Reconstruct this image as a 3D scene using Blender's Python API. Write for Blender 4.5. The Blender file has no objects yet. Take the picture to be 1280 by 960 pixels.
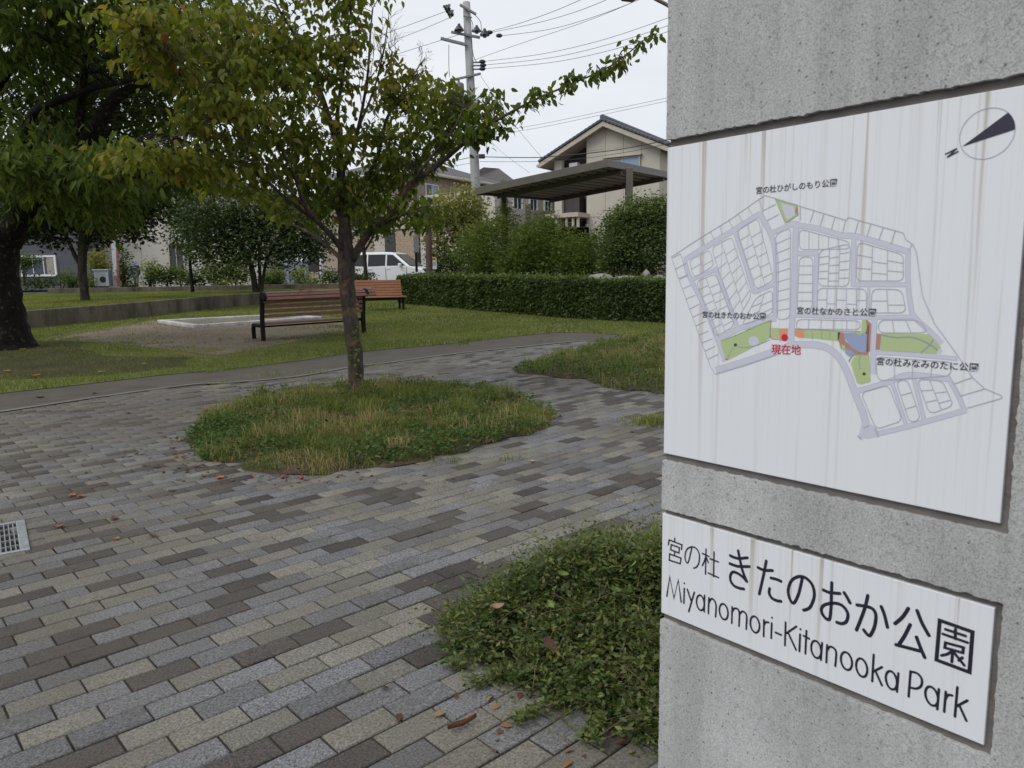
import bpy, bmesh, math, random
import numpy as np
from mathutils import Vector, Matrix
random.seed(7); RNG = np.random.RandomState(11)
S = bpy.context.scene; COL = S.collection

# ---------------------------------------------------------------- camera
CAM_H = 1.25; FPX = 925.0
_v = np.array([748-640, 6850-480, FPX]); _down = _v/np.linalg.norm(_v)
_fw = np.array([0,0,1.])-_down*_down[2]; _fw /= np.linalg.norm(_fw)
_rt = np.cross(_down, _fw); RC = np.array([_rt, _fw, -_down])
cam = bpy.data.cameras.new('camera'); camo = bpy.data.objects.new('camera', cam); COL.objects.link(camo)
cam.sensor_width = 36; cam.lens = 36*FPX/1280; cam.clip_start = 0.05; cam.clip_end = 3000
cam.dof.use_dof = True; cam.dof.focus_distance = 6.0; cam.dof.aperture_fstop = 13
_m = np.eye(4); _m[:3,0] = RC@[1,0,0]; _m[:3,1] = RC@[0,-1,0]; _m[:3,2] = RC@[0,0,-1]; _m[:3,3] = [0,0,CAM_H]
camo.matrix_world = Matrix(_m.tolist()); S.camera = camo

# ---------------------------------------------------------------- overcast sky, one soft sun
W = bpy.data.worlds.new('World'); S.world = W; W.use_nodes = True
nt = W.node_tree; nt.nodes.clear()
SUN_EL, SUN_AZ = math.radians(52), math.radians(232)     # azimuth from north (+Y), clockwise
sky = nt.nodes.new('ShaderNodeTexSky'); sky.sky_type = 'NISHITA'; sky.sun_disc = False
sky.sun_elevation = SUN_EL; sky.sun_rotation = SUN_AZ
tc = nt.nodes.new('ShaderNodeTexCoord'); noi = nt.nodes.new('ShaderNodeTexNoise')
mp = nt.nodes.new('ShaderNodeMapping'); mp.inputs['Scale'].default_value = (1.0,1.0,2.6)
noi.inputs['Scale'].default_value = 2.2; noi.inputs['Detail'].default_value = 5; noi.inputs['Roughness'].default_value = .5
rmp = nt.nodes.new('ShaderNodeValToRGB')
rmp.color_ramp.elements[0].position = .32; rmp.color_ramp.elements[0].color = (7.2,7.7,8.5,1)
rmp.color_ramp.elements[1].position = .68; rmp.color_ramp.elements[1].color = (9.0,9.2,9.5,1)
mx = nt.nodes.new('ShaderNodeMix'); mx.data_type = 'RGBA'; mx.inputs[0].default_value = .93
bg = nt.nodes.new('ShaderNodeBackground'); bg.inputs['Strength'].default_value = .095
wo = nt.nodes.new('ShaderNodeOutputWorld')
L = nt.links.new
L(tc.outputs['Generated'], mp.inputs['Vector']); L(mp.outputs[0], noi.inputs['Vector']); L(noi.outputs['Fac'], rmp.inputs[0])
L(sky.outputs[0], mx.inputs[6]); L(rmp.outputs[0], mx.inputs[7]); L(mx.outputs[2], bg.inputs['Color']); L(bg.outputs[0], wo.inputs[0])
sl = bpy.data.lights.new('sun', 'SUN'); slo = bpy.data.objects.new('sun', sl); COL.objects.link(slo)
sl.energy = 1.6; sl.angle = math.radians(38); sl.color = (1,.97,.93)
_sd = Vector((math.sin(SUN_AZ)*math.cos(SUN_EL), math.cos(SUN_AZ)*math.cos(SUN_EL), math.sin(SUN_EL)))
slo.rotation_euler = _sd.to_track_quat('Z','Y').to_euler()
S.view_settings.view_transform = 'Standard'; S.view_settings.look = 'None'; S.view_settings.exposure = 0.12; S.view_settings.gamma = 1

# ---------------------------------------------------------------- places
def gz(y):
    y = min(y, 42.0); return .011*((y-5)+math.sqrt((y-5)**2+1)) - .001
def gzn(y):
    y = np.minimum(y, 42.0); return .011*((y-5)+np.sqrt((y-5)**2+1)) - .001
def ray(px, py): return RC@np.array([(px-640)/FPX, (py-480)/FPX, 1.])
def at(px, py, Y):
    d = ray(px, py); return Vector(d*(Y/d[1])) + Vector((0,0,CAM_H))
def gp(px, py, dz=0.0):
    d = ray(px, py); t = 3.0
    for _ in range(60):
        t = (gz(d[1]*t)+dz-CAM_H)/d[2] if d[2] < -1e-4 else 40/d[1]
        t = max(.5, min(t, 300))
    return Vector((d[0]*t, d[1]*t, gz(d[1]*t)+dz))
def gpn(px, py, dz=0.0):           # bisection version, robust near the horizon
    d = ray(px, py); lo, hi = .3, 120.
    for _ in range(60):
        m = (lo+hi)/2
        if CAM_H+d[2]*m > gz(d[1]*m)+dz: lo = m
        else: hi = m
    return Vector((d[0]*lo, d[1]*lo, gz(d[1]*lo)+dz))
gp = gpn
def proj(P):                       # world (N,3) -> pixel
    Q = (np.asarray(P)-np.array([0,0,CAM_H]))@RC
    z = np.maximum(Q[:,2], 1e-3); return np.stack([640+FPX*Q[:,0]/z, 480+FPX*Q[:,1]/z, Q[:,2]], 1)
def mpp(Y): return Y/FPX*1.0       # metres per pixel at depth Y
def plane_hit(px, py, P0, a):      # vertical plane through P0 along unit horizontal a -> (s, z)
    d = ray(px, py); n = np.array([a[1], -a[0], 0]); o = np.array([0,0,CAM_H])
    t = ((np.array(P0)-o)@n)/(d@n); p = o+d*t
    return float((p-np.array(P0))@np.array([a[0],a[1],0])), float(p[2])
def hdir(deg): return Vector((math.sin(math.radians(deg)), math.cos(math.radians(deg)), 0))
def inpoly(x, y, poly):
    r = np.zeros(len(x), bool); n = len(poly)
    for i in range(n):
        x1,y1 = poly[i][0],poly[i][1]; x2,y2 = poly[(i+1)%n][0],poly[(i+1)%n][1]
        c = ((y1 > y) != (y2 > y)); xi = (x2-x1)*(y-y1)/((y2-y1) if y2 != y1 else 1e-9)+x1
        r ^= c & (x < xi)
    return r

# ---------------------------------------------------------------- object helpers
def tag(o, label=None, cat=None, group=None, kind=None):
    if label: o['label'] = label
    if cat: o['category'] = cat
    if group: o['group'] = group
    if kind: o['kind'] = kind
    return o
def thing(name, label, cat, loc=(0,0,0), rz=0, group=None):
    o = bpy.data.objects.new(name, None); COL.objects.link(o); o.location = loc; o.rotation_euler = (0,0,rz)
    o.empty_display_size = .1
    return tag(o, label, cat, group)
def link(name, me, parent=None):
    o = bpy.data.objects.new(name, me); COL.objects.link(o)
    if parent is not None: o.parent = parent
    return o
def wparent(o, parent):            # parent, mesh already in world coordinates
    o.parent = parent; o.matrix_parent_inverse = MW(parent).inverted(); return o
def MW(o):
    m = Matrix.LocRotScale(o.location, o.rotation_euler, o.scale)
    return m if o.parent is None else MW(o.parent)@o.matrix_parent_inverse@m
class MB:
    def __init__(s): s.v = []; s.f = []; s.mi = []
    def add(s, vs, fs, mi=0):
        b = len(s.v); s.v += [tuple(v) for v in vs]; s.f += [tuple(i+b for i in f) for f in fs]; s.mi += [mi]*len(fs); return s
    def box(s, c, d, M=None, mi=0):
        x,y,z = d[0]/2,d[1]/2,d[2]/2
        vs = [Vector((c[0]+sx*x, c[1]+sy*y, c[2]+sz*z)) for sz in (-1,1) for sy in (-1,1) for sx in (-1,1)]
        if M is not None: vs = [M@v for v in vs]
        return s.add(vs, [(0,2,3,1),(4,5,7,6),(0,1,5,4),(2,6,7,3),(0,4,6,2),(1,3,7,5)], mi)
    def bbox(s, c, d, bev=.006, M=None, mi=0):   # box with a chamfered outline
        x,y,z = d[0]/2,d[1]/2,d[2]/2; b = min(bev, x*.45, y*.45, z*.45); vs = []
        for (hx,hy,hz) in ((x-b,y-b,-z),(x,y,-z+b),(x,y,z-b),(x-b,y-b,z)):
            for sx,sy in ((-1,-1),(1,-1),(1,1),(-1,1)): vs.append(Vector((c[0]+sx*hx, c[1]+sy*hy, c[2]+hz)))
        if M is not None: vs = [M@v for v in vs]
        fs = [(3,2,1,0),(12,13,14,15)]
        for k in range(3):
            for i in range(4): j = (i+1)%4; fs.append((4*k+i,4*k+j,4*k+4+j,4*k+4+i))
        return s.add(vs, fs, mi)
    def tube(s, pts, r, n=8, cap=True, mi=0, wob=0):
        pts = [Vector(p) for p in pts]; m = len(pts)
        if not hasattr(r, '__len__'): r = [r]*m
        vs = []; t0 = None; ref = None
        for i,p in enumerate(pts):
            t = (pts[min(i+1,m-1)]-pts[max(i-1,0)]).normalized()
            if ref is None:
                ref = t.orthogonal().normalized()
            else:
                ref = (ref-t*ref.dot(t)); ref = ref.normalized() if ref.length > 1e-6 else t.orthogonal().normalized()
            b = t.cross(ref)
            for k in range(n):
                a = 2*math.pi*k/n; rr = r[i]*(1+(random.uniform(-wob,wob) if wob else 0))
                vs.append(p+ref*math.cos(a)*rr+b*math.sin(a)*rr)
        fs = [(i*n+k, i*n+(k+1)%n, (i+1)*n+(k+1)%n, (i+1)*n+k) for i in range(m-1) for k in range(n)]
        if cap: fs += [tuple(range(n-1,-1,-1)), tuple((m-1)*n+k for k in range(n))]
        return s.add(vs, fs, mi)
    def cyl(s, p, q, r, n=10, r2=None, mi=0): return s.tube([p,q], [r, r if r2 is None else r2], n, True, mi)
    def prism(s, poly, h, M=None, mi=0, z0=0.):  # polygon (x,y) raised from z0 to z0+h
        n = len(poly); vs = [Vector((p[0],p[1],z0)) for p in poly]+[Vector((p[0],p[1],z0+h)) for p in poly]
        if M is not None: vs = [M@v for v in vs]
        fs = [tuple(range(n-1,-1,-1)), tuple(range(n,2*n))]+[(i,(i+1)%n,n+(i+1)%n,n+i) for i in range(n)]
        return s.add(vs, fs, mi)
    def poly(s, vs, mi=0): return s.add(vs, [tuple(range(len(vs)))], mi)
    def mesh(s, name, mats, smooth=False, fix=True):
        me = bpy.data.meshes.new(name); me.from_pydata(s.v, [], s.f)
        for m in (mats if isinstance(mats,(list,tuple)) else [mats]): me.materials.append(m)
        if any(s.mi): me.polygons.foreach_set('material_index', s.mi)
        if fix:
            bm = bmesh.new(); bm.from_mesh(me); bmesh.ops.recalc_face_normals(bm, faces=bm.faces); bm.to_mesh(me); bm.free()
        if smooth: me.polygons.foreach_set('use_smooth', [True]*len(me.polygons))
        me.update(); return me
    def build(s, name, mats, parent=None, smooth=False, fix=True, world=False):
        o = link(name, s.mesh(name, mats, smooth, fix))
        if parent is not None:
            if world: wparent(o, parent)
            else: o.parent = parent
        return o
def basis(o, x, y, z):
    m = Matrix.Identity(4)
    for i,v in enumerate((x,y,z)): m[0][i],m[1][i],m[2][i] = v[0],v[1],v[2]
    m[0][3],m[1][3],m[2][3] = o[0],o[1],o[2]; return m
def cat_rom(pts, k=4):
    P = [Vector(p) for p in pts]
    if len(P) < 3: return P
    out = []
    for i in range(len(P)-1):
        p0,p1,p2,p3 = P[max(i-1,0)],P[i],P[i+1],P[min(i+2,len(P)-1)]
        for j in range(k):
            t = j/k
            out.append(.5*((2*p1)+(p2-p0)*t+(2*p0-5*p1+4*p2-p3)*t*t+(3*p1-p0-3*p2+p3)*t**3))
    return out+[P[-1]]
def npmesh(name, V, F, mat, rnd=None, smooth=False):   # V (N,3), F (M,k) all the same k
    me = bpy.data.meshes.new(name); nv, nf, k = len(V), len(F), F.shape[1]
    me.vertices.add(nv); me.vertices.foreach_set('co', np.ascontiguousarray(V,dtype=np.float32).ravel())
    me.loops.add(nf*k); me.loops.foreach_set('vertex_index', np.ascontiguousarray(F,dtype=np.int32).ravel())
    me.polygons.add(nf); me.polygons.foreach_set('loop_start', np.arange(0,nf*k,k,dtype=np.int32))
    for m in (mat if isinstance(mat,(list,tuple)) else [mat]): me.materials.append(m)
    if rnd is not None:
        a = me.attributes.new('rnd','FLOAT','POINT'); a.data.foreach_set('value', np.ascontiguousarray(rnd,dtype=np.float32))
    if smooth: me.polygons.foreach_set('use_smooth', np.ones(nf,bool))
    me.update(calc_edges=True); return me

# ---------------------------------------------------------------- materials
def new_mat(name):
    m = bpy.data.materials.new(name); m.use_nodes = True; n = m.node_tree; n.nodes.clear()
    o = n.nodes.new('ShaderNodeOutputMaterial'); p = n.nodes.new('ShaderNodeBsdfPrincipled'); n.links.new(p.outputs[0], o.inputs[0])
    return m, n, p, o
def pos(n, scale=(1,1,1)):
    g = n.nodes.new('ShaderNodeNewGeometry'); mm = n.nodes.new('ShaderNodeMapping'); mm.inputs['Scale'].default_value = scale
    n.links.new(g.outputs['Position'], mm.inputs['Vector']); return mm.outputs[0]
def noise(n, vec, scale, detail=4, rough=.55):
    t = n.nodes.new('ShaderNodeTexNoise'); t.inputs['Scale'].default_value = scale; t.inputs['Detail'].default_value = detail
    t.inputs['Roughness'].default_value = rough; n.links.new(vec, t.inputs['Vector']); return t.outputs['Fac']
def ramp(n, fac, stops):
    r = n.nodes.new('ShaderNodeValToRGB'); e = r.color_ramp.elements
    while len(e) < len(stops): e.new(.5)
    for k,(p,c) in enumerate(stops):
        e[k].position = p; e[k].color = (c,c,c,1) if not hasattr(c,'__len__') else (*c,1)
    n.links.new(fac, r.inputs[0]); return r.outputs[0]
def mixc(n, fac, a, b, mode='MIX'):
    x = n.nodes.new('ShaderNodeMix'); x.data_type = 'RGBA'; x.blend_type = mode
    for i,v in ((0,fac),(6,a),(7,b)):
        s = x.inputs[i]
        if hasattr(v,'is_output'): n.links.new(v, s)
        elif i == 0: s.default_value = v
        elif hasattr(v,'__len__'): s.default_value = (*v,1)
        else: s.default_value = (v,v,v,1)
    return x.outputs[2]
def math_n(n, op, a, b):
    x = n.nodes.new('ShaderNodeMath'); x.operation = op
    for s,v in ((x.inputs[0],a),(x.inputs[1],b)):
        if hasattr(v,'is_output'): n.links.new(v, s)
        else: s.default_value = v
    return x.outputs[0]
def bump(n, p, h, strength=.3, dist=.01):
    b = n.nodes.new('ShaderNodeBump'); b.inputs['Strength'].default_value = strength; b.inputs['Distance'].default_value = dist
    n.links.new(h, b.inputs['Height']); n.links.new(b.outputs[0], p.inputs['Normal'])
def rndval(n):
    a = n.nodes.new('ShaderNodeAttribute'); a.attribute_type = 'GEOMETRY'; a.attribute_name = 'rnd'
    b = n.nodes.new('ShaderNodeAttribute'); b.attribute_type = 'OBJECT'; b.attribute_name = 'tone'
    return math_n(n, 'ADD', a.outputs['Fac'], b.outputs['Fac'])
def plain(name, c, rough=.6, var=.18, scale=8, bmp=0, spec=.5, metal=0, fine=None):
    m, n, p, o = new_mat(name); v = pos(n)
    f = noise(n, v, scale, 5); d = tuple(x*(1-var) for x in c); l = tuple(min(1,x*(1+var)) for x in c)
    col = ramp(n, f, [(.3,d),(.7,l)])
    if fine:
        g = noise(n, v, fine, 2); col = mixc(n, .35, col, ramp(n, g, [(.35,tuple(x*.6 for x in c)),(.65,tuple(min(1,x*1.35) for x in c))]))
    n.links.new(col, p.inputs['Base Color']); p.inputs['Roughness'].default_value = rough; p.inputs['Metallic'].default_value = metal
    p.inputs['Specular IOR Level'].default_value = spec
    if bmp: bump(n, p, noise(n, v, fine or scale*6, 4), bmp, .01)
    return m
def leafmat(name, stops, rough=.5, trans=.25, spec=.3):
    m, n, p, o = new_mat(name); c = ramp(n, rndval(n), stops)
    n.links.new(c, p.inputs['Base Color']); p.inputs['Roughness'].default_value = rough; p.inputs['Specular IOR Level'].default_value = spec
    t = n.nodes.new('ShaderNodeBsdfTranslucent'); n.links.new(mixc(n, 1., c, (1.5,1.6,.8), 'MULTIPLY'), t.inputs[0])
    x = n.nodes.new('ShaderNodeMixShader'); x.inputs[0].default_value = trans
    n.links.new(p.outputs[0], x.inputs[1]); n.links.new(t.outputs[0], x.inputs[2]); n.links.new(x.outputs[0], o.inputs[0]); return m
def glassy(name, c, rough=.08):
    m, n, p, o = new_mat(name); p.inputs['Base Color'].default_value = (*c,1); p.inputs['Roughness'].default_value = rough
    p.inputs['Specular IOR Level'].default_value = .45; return m
M = {}
def brickmat(name, c, sp):
    m, n, p, o = new_mat(name); v = pos(n); j = rndval(n)
    base = mixc(n, 1., c, ramp(n, j, [(0,.74),(1,1.22)]), 'MULTIPLY')
    g = noise(n, v, 125, 3, .9); w = noise(n, v, 60, 4, .7)
    col = mixc(n, ramp(n, g, [(.36,0.),(.64,1.)]), tuple(x*(1-sp) for x in (1,1,1)), tuple(1+sp for x in (1,1,1)))
    col = mixc(n, 1., base, col, 'MULTIPLY')
    col = mixc(n, math_n(n,'MULTIPLY',ramp(n, w, [(.4,0.),(.75,1.)]),.35), col, tuple(x*.6 for x in c))
    dirt = noise(n, pos(n,(.7,.9,1)), 1.1, 8, .68)
    gp_ = n.nodes.new('ShaderNodeNewGeometry'); sx_ = n.nodes.new('ShaderNodeSeparateXYZ'); n.links.new(gp_.outputs['Position'], sx_.inputs[0])
    zone = math_n(n,'MULTIPLY',ramp(n, math_n(n,'DIVIDE',sx_.outputs[1],10.), [(.34,0.),(.62,1.)]),ramp(n, math_n(n,'ADD',math_n(n,'DIVIDE',sx_.outputs[0],-10.),.2), [(.22,.15),(.5,1.)]))   # soil and leaf stain washed out round the planted beds
    dirt = math_n(n,'ADD',dirt,math_n(n,'MULTIPLY',zone,.16))
    col = mixc(n, math_n(n,'MULTIPLY',ramp(n, dirt, [(.40,0.),(.68,1.)]),.62), col, (.105,.090,.070))
    n.links.new(col, p.inputs['Base Color']); p.inputs['Roughness'].default_value = .85; p.inputs['Specular IOR Level'].default_value = .25
    bump(n, p, g, .7, .003); return m
M['brick'] = [brickmat('brick_brown',(.064,.056,.053),.75), brickmat('brick_beige',(.180,.170,.146),.62), brickmat('brick_grey',(.150,.151,.157),.72)]
M['joint'] = plain('joint_sand',(.042,.036,.028),.95,.3,30,.4,.1)
def concrete(name, c, speck=.5, stain=.5, streak=False, sk=(1.9,1.9,.55)):
    m, n, p, o = new_mat(name); v = pos(n)
    a = noise(n, v, 3.2, 6, .6); f = noise(n, v, 330, 2, .8); g = noise(n, v, 75, 5, .8)
    col = ramp(n, a, [(.25,tuple(x*.8 for x in c)),(.75,tuple(x*1.14 for x in c))])
    col = mixc(n, 1., col, ramp(n, f, [(.32,.62),(.5,1.02),(.7,1.25)]), 'MULTIPLY')
    col = mixc(n, math_n(n,'MULTIPLY',ramp(n, g, [(.55,0.),(.66,1.)]),speck*.6), col, tuple(x*.45 for x in c))
    vo = n.nodes.new('ShaderNodeTexVoronoi'); vo.inputs['Scale'].default_value = 95; n.links.new(v, vo.inputs['Vector'])
    sel = ramp(n, vo.outputs['Color'], [(.66,0.),(.72,1.)])
    pit = math_n(n,'MULTIPLY',ramp(n, vo.outputs['Distance'], [(.10,1.),(.26,0.)]), sel)
    col = mixc(n, math_n(n,'MULTIPLY',pit,speck*.85), col, tuple(x*.25 for x in c))
    big = noise(n, pos(n,(1,1,.6)), 2.1, 7, .7); col = mixc(n, math_n(n,'MULTIPLY',ramp(n, big, [(.52,0.),(.70,1.)]),.38), col, tuple(x*.5 for x in c))
    h = math_n(n,'SUBTRACT', f, math_n(n,'MULTIPLY',pit,1.5))
    if streak:
        s = noise(n, pos(n,sk), 1., 7, .72)
        col = mixc(n, math_n(n,'MULTIPLY',ramp(n, s, [(.42,0.),(.66,1.)]),stain), col, (.03,.026,.02))
    n.links.new(col, p.inputs['Base Color']); p.inputs['Roughness'].default_value = .85; p.inputs['Specular IOR Level'].default_value = .25
    bump(n, p, h, .25, .002); return m
M['pillar'] = concrete('pillar_concrete',(.45,.45,.448),.95,.22,True,(9,9,.7))
M['wallc'] = concrete('weathered_concrete',(.17,.143,.112),.4,.85,True)
M['path'] = concrete('path_concrete',(.092,.081,.067),.35,.3)
M['curb'] = concrete('curb_white',(.60,.60,.575),.5,.45,True,(3,3,2))
M['sealant'] = plain('sealant_grey',(.15,.138,.128),.75,.2,25,.2)
def platemat():
    m, n, p, o = new_mat('plate_white'); v = pos(n,(1,1,1))
    s1 = noise(n, pos(n,(55,55,.7)), 1., 3, .6); s2 = noise(n, pos(n,(160,160,1.6)), 1., 2, .5)
    tcn = n.nodes.new('ShaderNodeTexCoord'); sp = n.nodes.new('ShaderNodeSeparateXYZ'); n.links.new(tcn.outputs['Generated'], sp.inputs[0])
    s3 = noise(n, pos(n,(37,37,.01)), 1., 2, .6); zz = math_n(n,'ADD',sp.outputs[2],math_n(n,'MULTIPLY',s3,1.5))
    fall = math_n(n,'ADD',math_n(n,'MULTIPLY',ramp(n, zz, [(0.,0.),(.30,0.),(1.,.85)]),math_n(n,'POWER',sp.outputs[2],.7)),ramp(n, sp.outputs[2], [(0.,.22),(.12,.12),(.9,.12),(1.,.35)]))
    k = math_n(n,'MULTIPLY',ramp(n, s1, [(.585,0.),(.66,1.)]),fall)
    col = mixc(n, math_n(n,'MULTIPLY',k,.62), (.725,.745,.77), (.36,.315,.255))
    k2 = math_n(n,'MULTIPLY',ramp(n, s2, [(.5,0.),(.8,1.)]),fall)
    col = mixc(n, math_n(n,'MULTIPLY',k2,.3), col, (.48,.46,.42))
    n.links.new(col, p.inputs['Base Color']); p.inputs['Roughness'].default_value = .42; p.inputs['Specular IOR Level'].default_value = .35; return m
M['plate'] = platemat()
def ink(name, c):
    m, n, p, o = new_mat(name); p.inputs['Base Color'].default_value = (*c,1); p.inputs['Roughness'].default_value = .45; return m
M['ink'] = ink('print_navy',(.018,.018,.035)); M['ink_soft'] = ink('print_grey_navy',(.055,.055,.075)); M['line'] = ink('print_line',(.43,.44,.51))
M['street'] = ink('print_street',(.565,.57,.66)); M['lot'] = ink('print_lot',(.655,.695,.755)); M['green'] = ink('print_green',(.42,.52,.26))
M['greend'] = ink('print_green_edge',(.30,.37,.24)); M['orange'] = ink('print_orange',(.66,.30,.17)); M['pond'] = ink('print_pond',(.30,.35,.53))
M['brownp'] = ink('print_brown',(.40,.23,.18)); M['red'] = ink('print_red',(.55,.015,.04)); M['brownd'] = ink('print_dark_brown',(.07,.05,.035)); M['greyl'] = ink('print_path',(.27,.32,.33))
def barkmat(name, c, sc=22, peel=0):
    m, n, p, o = new_mat(name); a = noise(n, pos(n,(1,1,.35)), sc, 6, .65); b = noise(n, pos(n), 7, 3)
    col = ramp(n, a, [(.3,tuple(x*.45 for x in c)),(.7,tuple(x*1.5 for x in c))])
    if peel: col = mixc(n, math_n(n,'MULTIPLY',ramp(n, b, [(.55,0.),(.68,1.)]),peel), col, (.21,.135,.075))
    lich = noise(n, pos(n), 14, 4); col = mixc(n, math_n(n,'MULTIPLY',ramp(n, lich, [(.58,0.),(.7,1.)]),.4), col, (.16,.155,.125))
    n.links.new(col, p.inputs['Base Color']); p.inputs['Roughness'].default_value = .9; p.inputs['Specular IOR Level'].default_value = .15
    bump(n, p, a, .8, .02); return m
M['bark'] = barkmat('bark_grey_brown',(.068,.054,.045),30,.6); M['bark_dark'] = barkmat('bark_dark',(.016,.013,.011),12); M['bark_far'] = barkmat('bark_far',(.05,.042,.033),10)
def woodmat(name, c, ax=(1,1,1)):
    m, n, p, o = new_mat(name); a = noise(n, pos(n,(6,6,60)), 1.5, 5); f = noise(n, pos(n), 3, 3)
    col = ramp(n, a, [(.3,tuple(x*.7 for x in c)),(.7,tuple(x*1.3 for x in c))]); col = mixc(n, ramp(n,f,[(.4,0.),(.8,.35)]), col, tuple(x*.5+.06 for x in c))
    n.links.new(col, p.inputs['Base Color']); p.inputs['Roughness'].default_value = .55; p.inputs['Specular IOR Level'].default_value = .4; return m
M['wood_red'] = woodmat('wood_red_brown',(.195,.088,.064)); M['wood_orange'] = woodmat('wood_orange_brown',(.31,.135,.066))
M['iron'] = plain('cast_iron_black',(.010,.010,.010),.75,.3,20,0,.15); M['galv'] = plain('galvanised_steel',(.36,.38,.40),.45,.2,15,.1,.5,.6)
M['dark'] = plain('dark_hole',(.006,.006,.007),.9,.1)
M['soil'] = plain('soil',(.075,.056,.038),.95,.35,5,.5,.1,0,60); M['dirt'] = plain('dry_dirt',(.205,.168,.128),.95,.22,2.2,.5,.1,0,70)
M['sand'] = plain('sandpit_sand',(.19,.165,.13),.95,.2,3,.4,.1,0,60)
def lawnmat():
    m, n, p, o = new_mat('lawn_turf'); a = noise(n, pos(n), .55, 6, .65); b = noise(n, pos(n), 34, 4, .7)
    col = ramp(n, a, [(.3,(.095,.112,.033)),(.52,(.150,.158,.054)),(.74,(.215,.185,.09))])
    col = mixc(n, 1., col, ramp(n, b, [(.3,.55),(.7,1.4)]), 'MULTIPLY'); n.links.new(col, p.inputs['Base Color'])
    p.inputs['Roughness'].default_value = .95; p.inputs['Specular IOR Level'].default_value = .1; bump(n, p, b, .8, .03); return m
M['lawn'] = lawnmat()
M['asphalt'] = plain('asphalt',(.06,.06,.062),.9,.2,4,.3,.2,0,80)
GREENS = [(0,(.030,.046,.012)),(.4,(.062,.088,.022)),(.7,(.105,.125,.034)),(.85,(.155,.135,.060)),(1,(.20,.150,.085))]
M['blade'] = leafmat('grass_blades', [(0,(.065,.095,.022)),(.35,(.145,.178,.047)),(.6,(.235,.240,.085)),(.8,(.31,.26,.14)),(1,(.30,.20,.125))], .6, .35, .12)
M['weed'] = leafmat('weed_leaves', [(0,(.030,.066,.018)),(.5,(.062,.115,.027)),(.8,(.11,.15,.036)),(1,(.14,.07,.035))], .5, .3, .2)
M['cover'] = leafmat('ground_cover_leaves', [(0,(.022,.046,.014)),(.35,(.060,.100,.026)),(.6,(.125,.155,.042)),(.85,(.21,.215,.065)),(1,(.27,.23,.14))], .42, .3, .3)
M['dogwood'] = leafmat('dogwood_leaves', [(0,(.046,.076,.013)),(.35,(.098,.126,.020)),(.6,(.160,.165,.027)),(.8,(.22,.19,.036)),(.95,(.25,.155,.04)),(1,(.28,.10,.035))], .5, .42, .15)
M['cherry'] = leafmat('cherry_leaves', [(0,(.034,.056,.013)),(.5,(.080,.114,.023)),(.8,(.138,.165,.032)),(.95,(.17,.165,.03)),(1,(.28,.13,.03))], .5, .45, .15)
M['zelk'] = leafmat('dark_tree_leaves', [(0,(.013,.024,.008)),(.6,(.026,.044,.012)),(1,(.05,.072,.018))], .55, .2, .12)
M['camph'] = leafmat('round_tree_leaves', [(0,(.022,.040,.012)),(.5,(.044,.072,.020)),(.9,(.080,.112,.032)),(1,(.11,.14,.05))], .48, .25, .25)
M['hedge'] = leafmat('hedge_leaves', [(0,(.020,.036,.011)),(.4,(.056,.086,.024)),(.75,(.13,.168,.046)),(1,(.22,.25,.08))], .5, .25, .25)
M['shrubL'] = leafmat('light_shrub_leaves', [(0,(.045,.072,.016)),(.5,(.105,.145,.034)),(1,(.22,.245,.065))], .5, .38, .15)
M['shrubY'] = leafmat('yellow_shrub_leaves', [(0,(.095,.115,.022)),(.5,(.19,.19,.05)),(.85,(.28,.25,.09)),(1,(.30,.18,.07))], .5, .38, .15)
M['shrubD'] = leafmat('dark_shrub_leaves', [(0,(.030,.056,.013)),(.5,(.062,.100,.023)),(1,(.12,.16,.04))], .5, .3, .15)
M['deadleaf'] = [plain('leaf_rust',(.22,.075,.035),.6,.3,60), plain('leaf_brown',(.10,.045,.032),.6,.3,60), plain('leaf_yellow',(.40,.26,.05),.6,.2,60), plain('leaf_orange',(.36,.12,.03),.6,.2,60)]
M['fruit'] = plain('fruit_red',(.25,.03,.03),.35,.2,90)
M['tan'] = plain('siding_tan',(.31,.26,.20),.7,.1,2,.1); M['tile'] = plain('brick_tile_tan',(.36,.28,.20),.8,.25,14,.2)
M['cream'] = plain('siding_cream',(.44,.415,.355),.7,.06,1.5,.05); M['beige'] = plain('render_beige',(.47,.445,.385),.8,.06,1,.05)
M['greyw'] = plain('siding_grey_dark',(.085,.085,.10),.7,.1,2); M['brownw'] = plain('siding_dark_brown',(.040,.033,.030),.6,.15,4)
M['trim'] = plain('trim_beige',(.42,.38,.31),.6,.08,3); M['white'] = plain('trim_white',(.72,.72,.71),.5,.05,3); M['alu'] = plain('carport_bronze',(.125,.110,.093),.5,.1,4,0,.5,.3)
M['sheetd'] = plain('carport_sheet_shaded',(.05,.046,.04),.6,.1,4); M['aluL'] = plain('carport_ribs_lit',(.42,.395,.355),.5,.1,4,0,.5,.2)  # sheet darkened, ribs lightened: gap shade and rib highlights painted into the colours
M['roof'] = plain('roof_slate',(.060,.062,.068),.65,.25,6,.2); M['kawara'] = plain('roof_tile_grey',(.075,.082,.092),.45,.2,10,.1); M['roofb'] = plain('roof_brown_slate',(.075,.066,.062),.7,.2,5,.2)
M['glass'] = glassy('window_glass',(.045,.06,.08)); M['glassb'] = glassy('window_glass_sky_reflection',(.20,.32,.46),.15); M['curtain'] = plain('curtain_cream',(.45,.42,.36),.8,.1,20)  # glassb has a pale sky reflection painted into its pane colour
M['shutter'] = plain('shutter_dark',(.045,.042,.045),.5,.15,30); M['pole'] = plain('pole_concrete',(.31,.315,.32),.8,.1,3,.1); M['steel'] = plain('fitting_grey',(.19,.20,.21),.5,.2,10,0,.5,.4)
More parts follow.
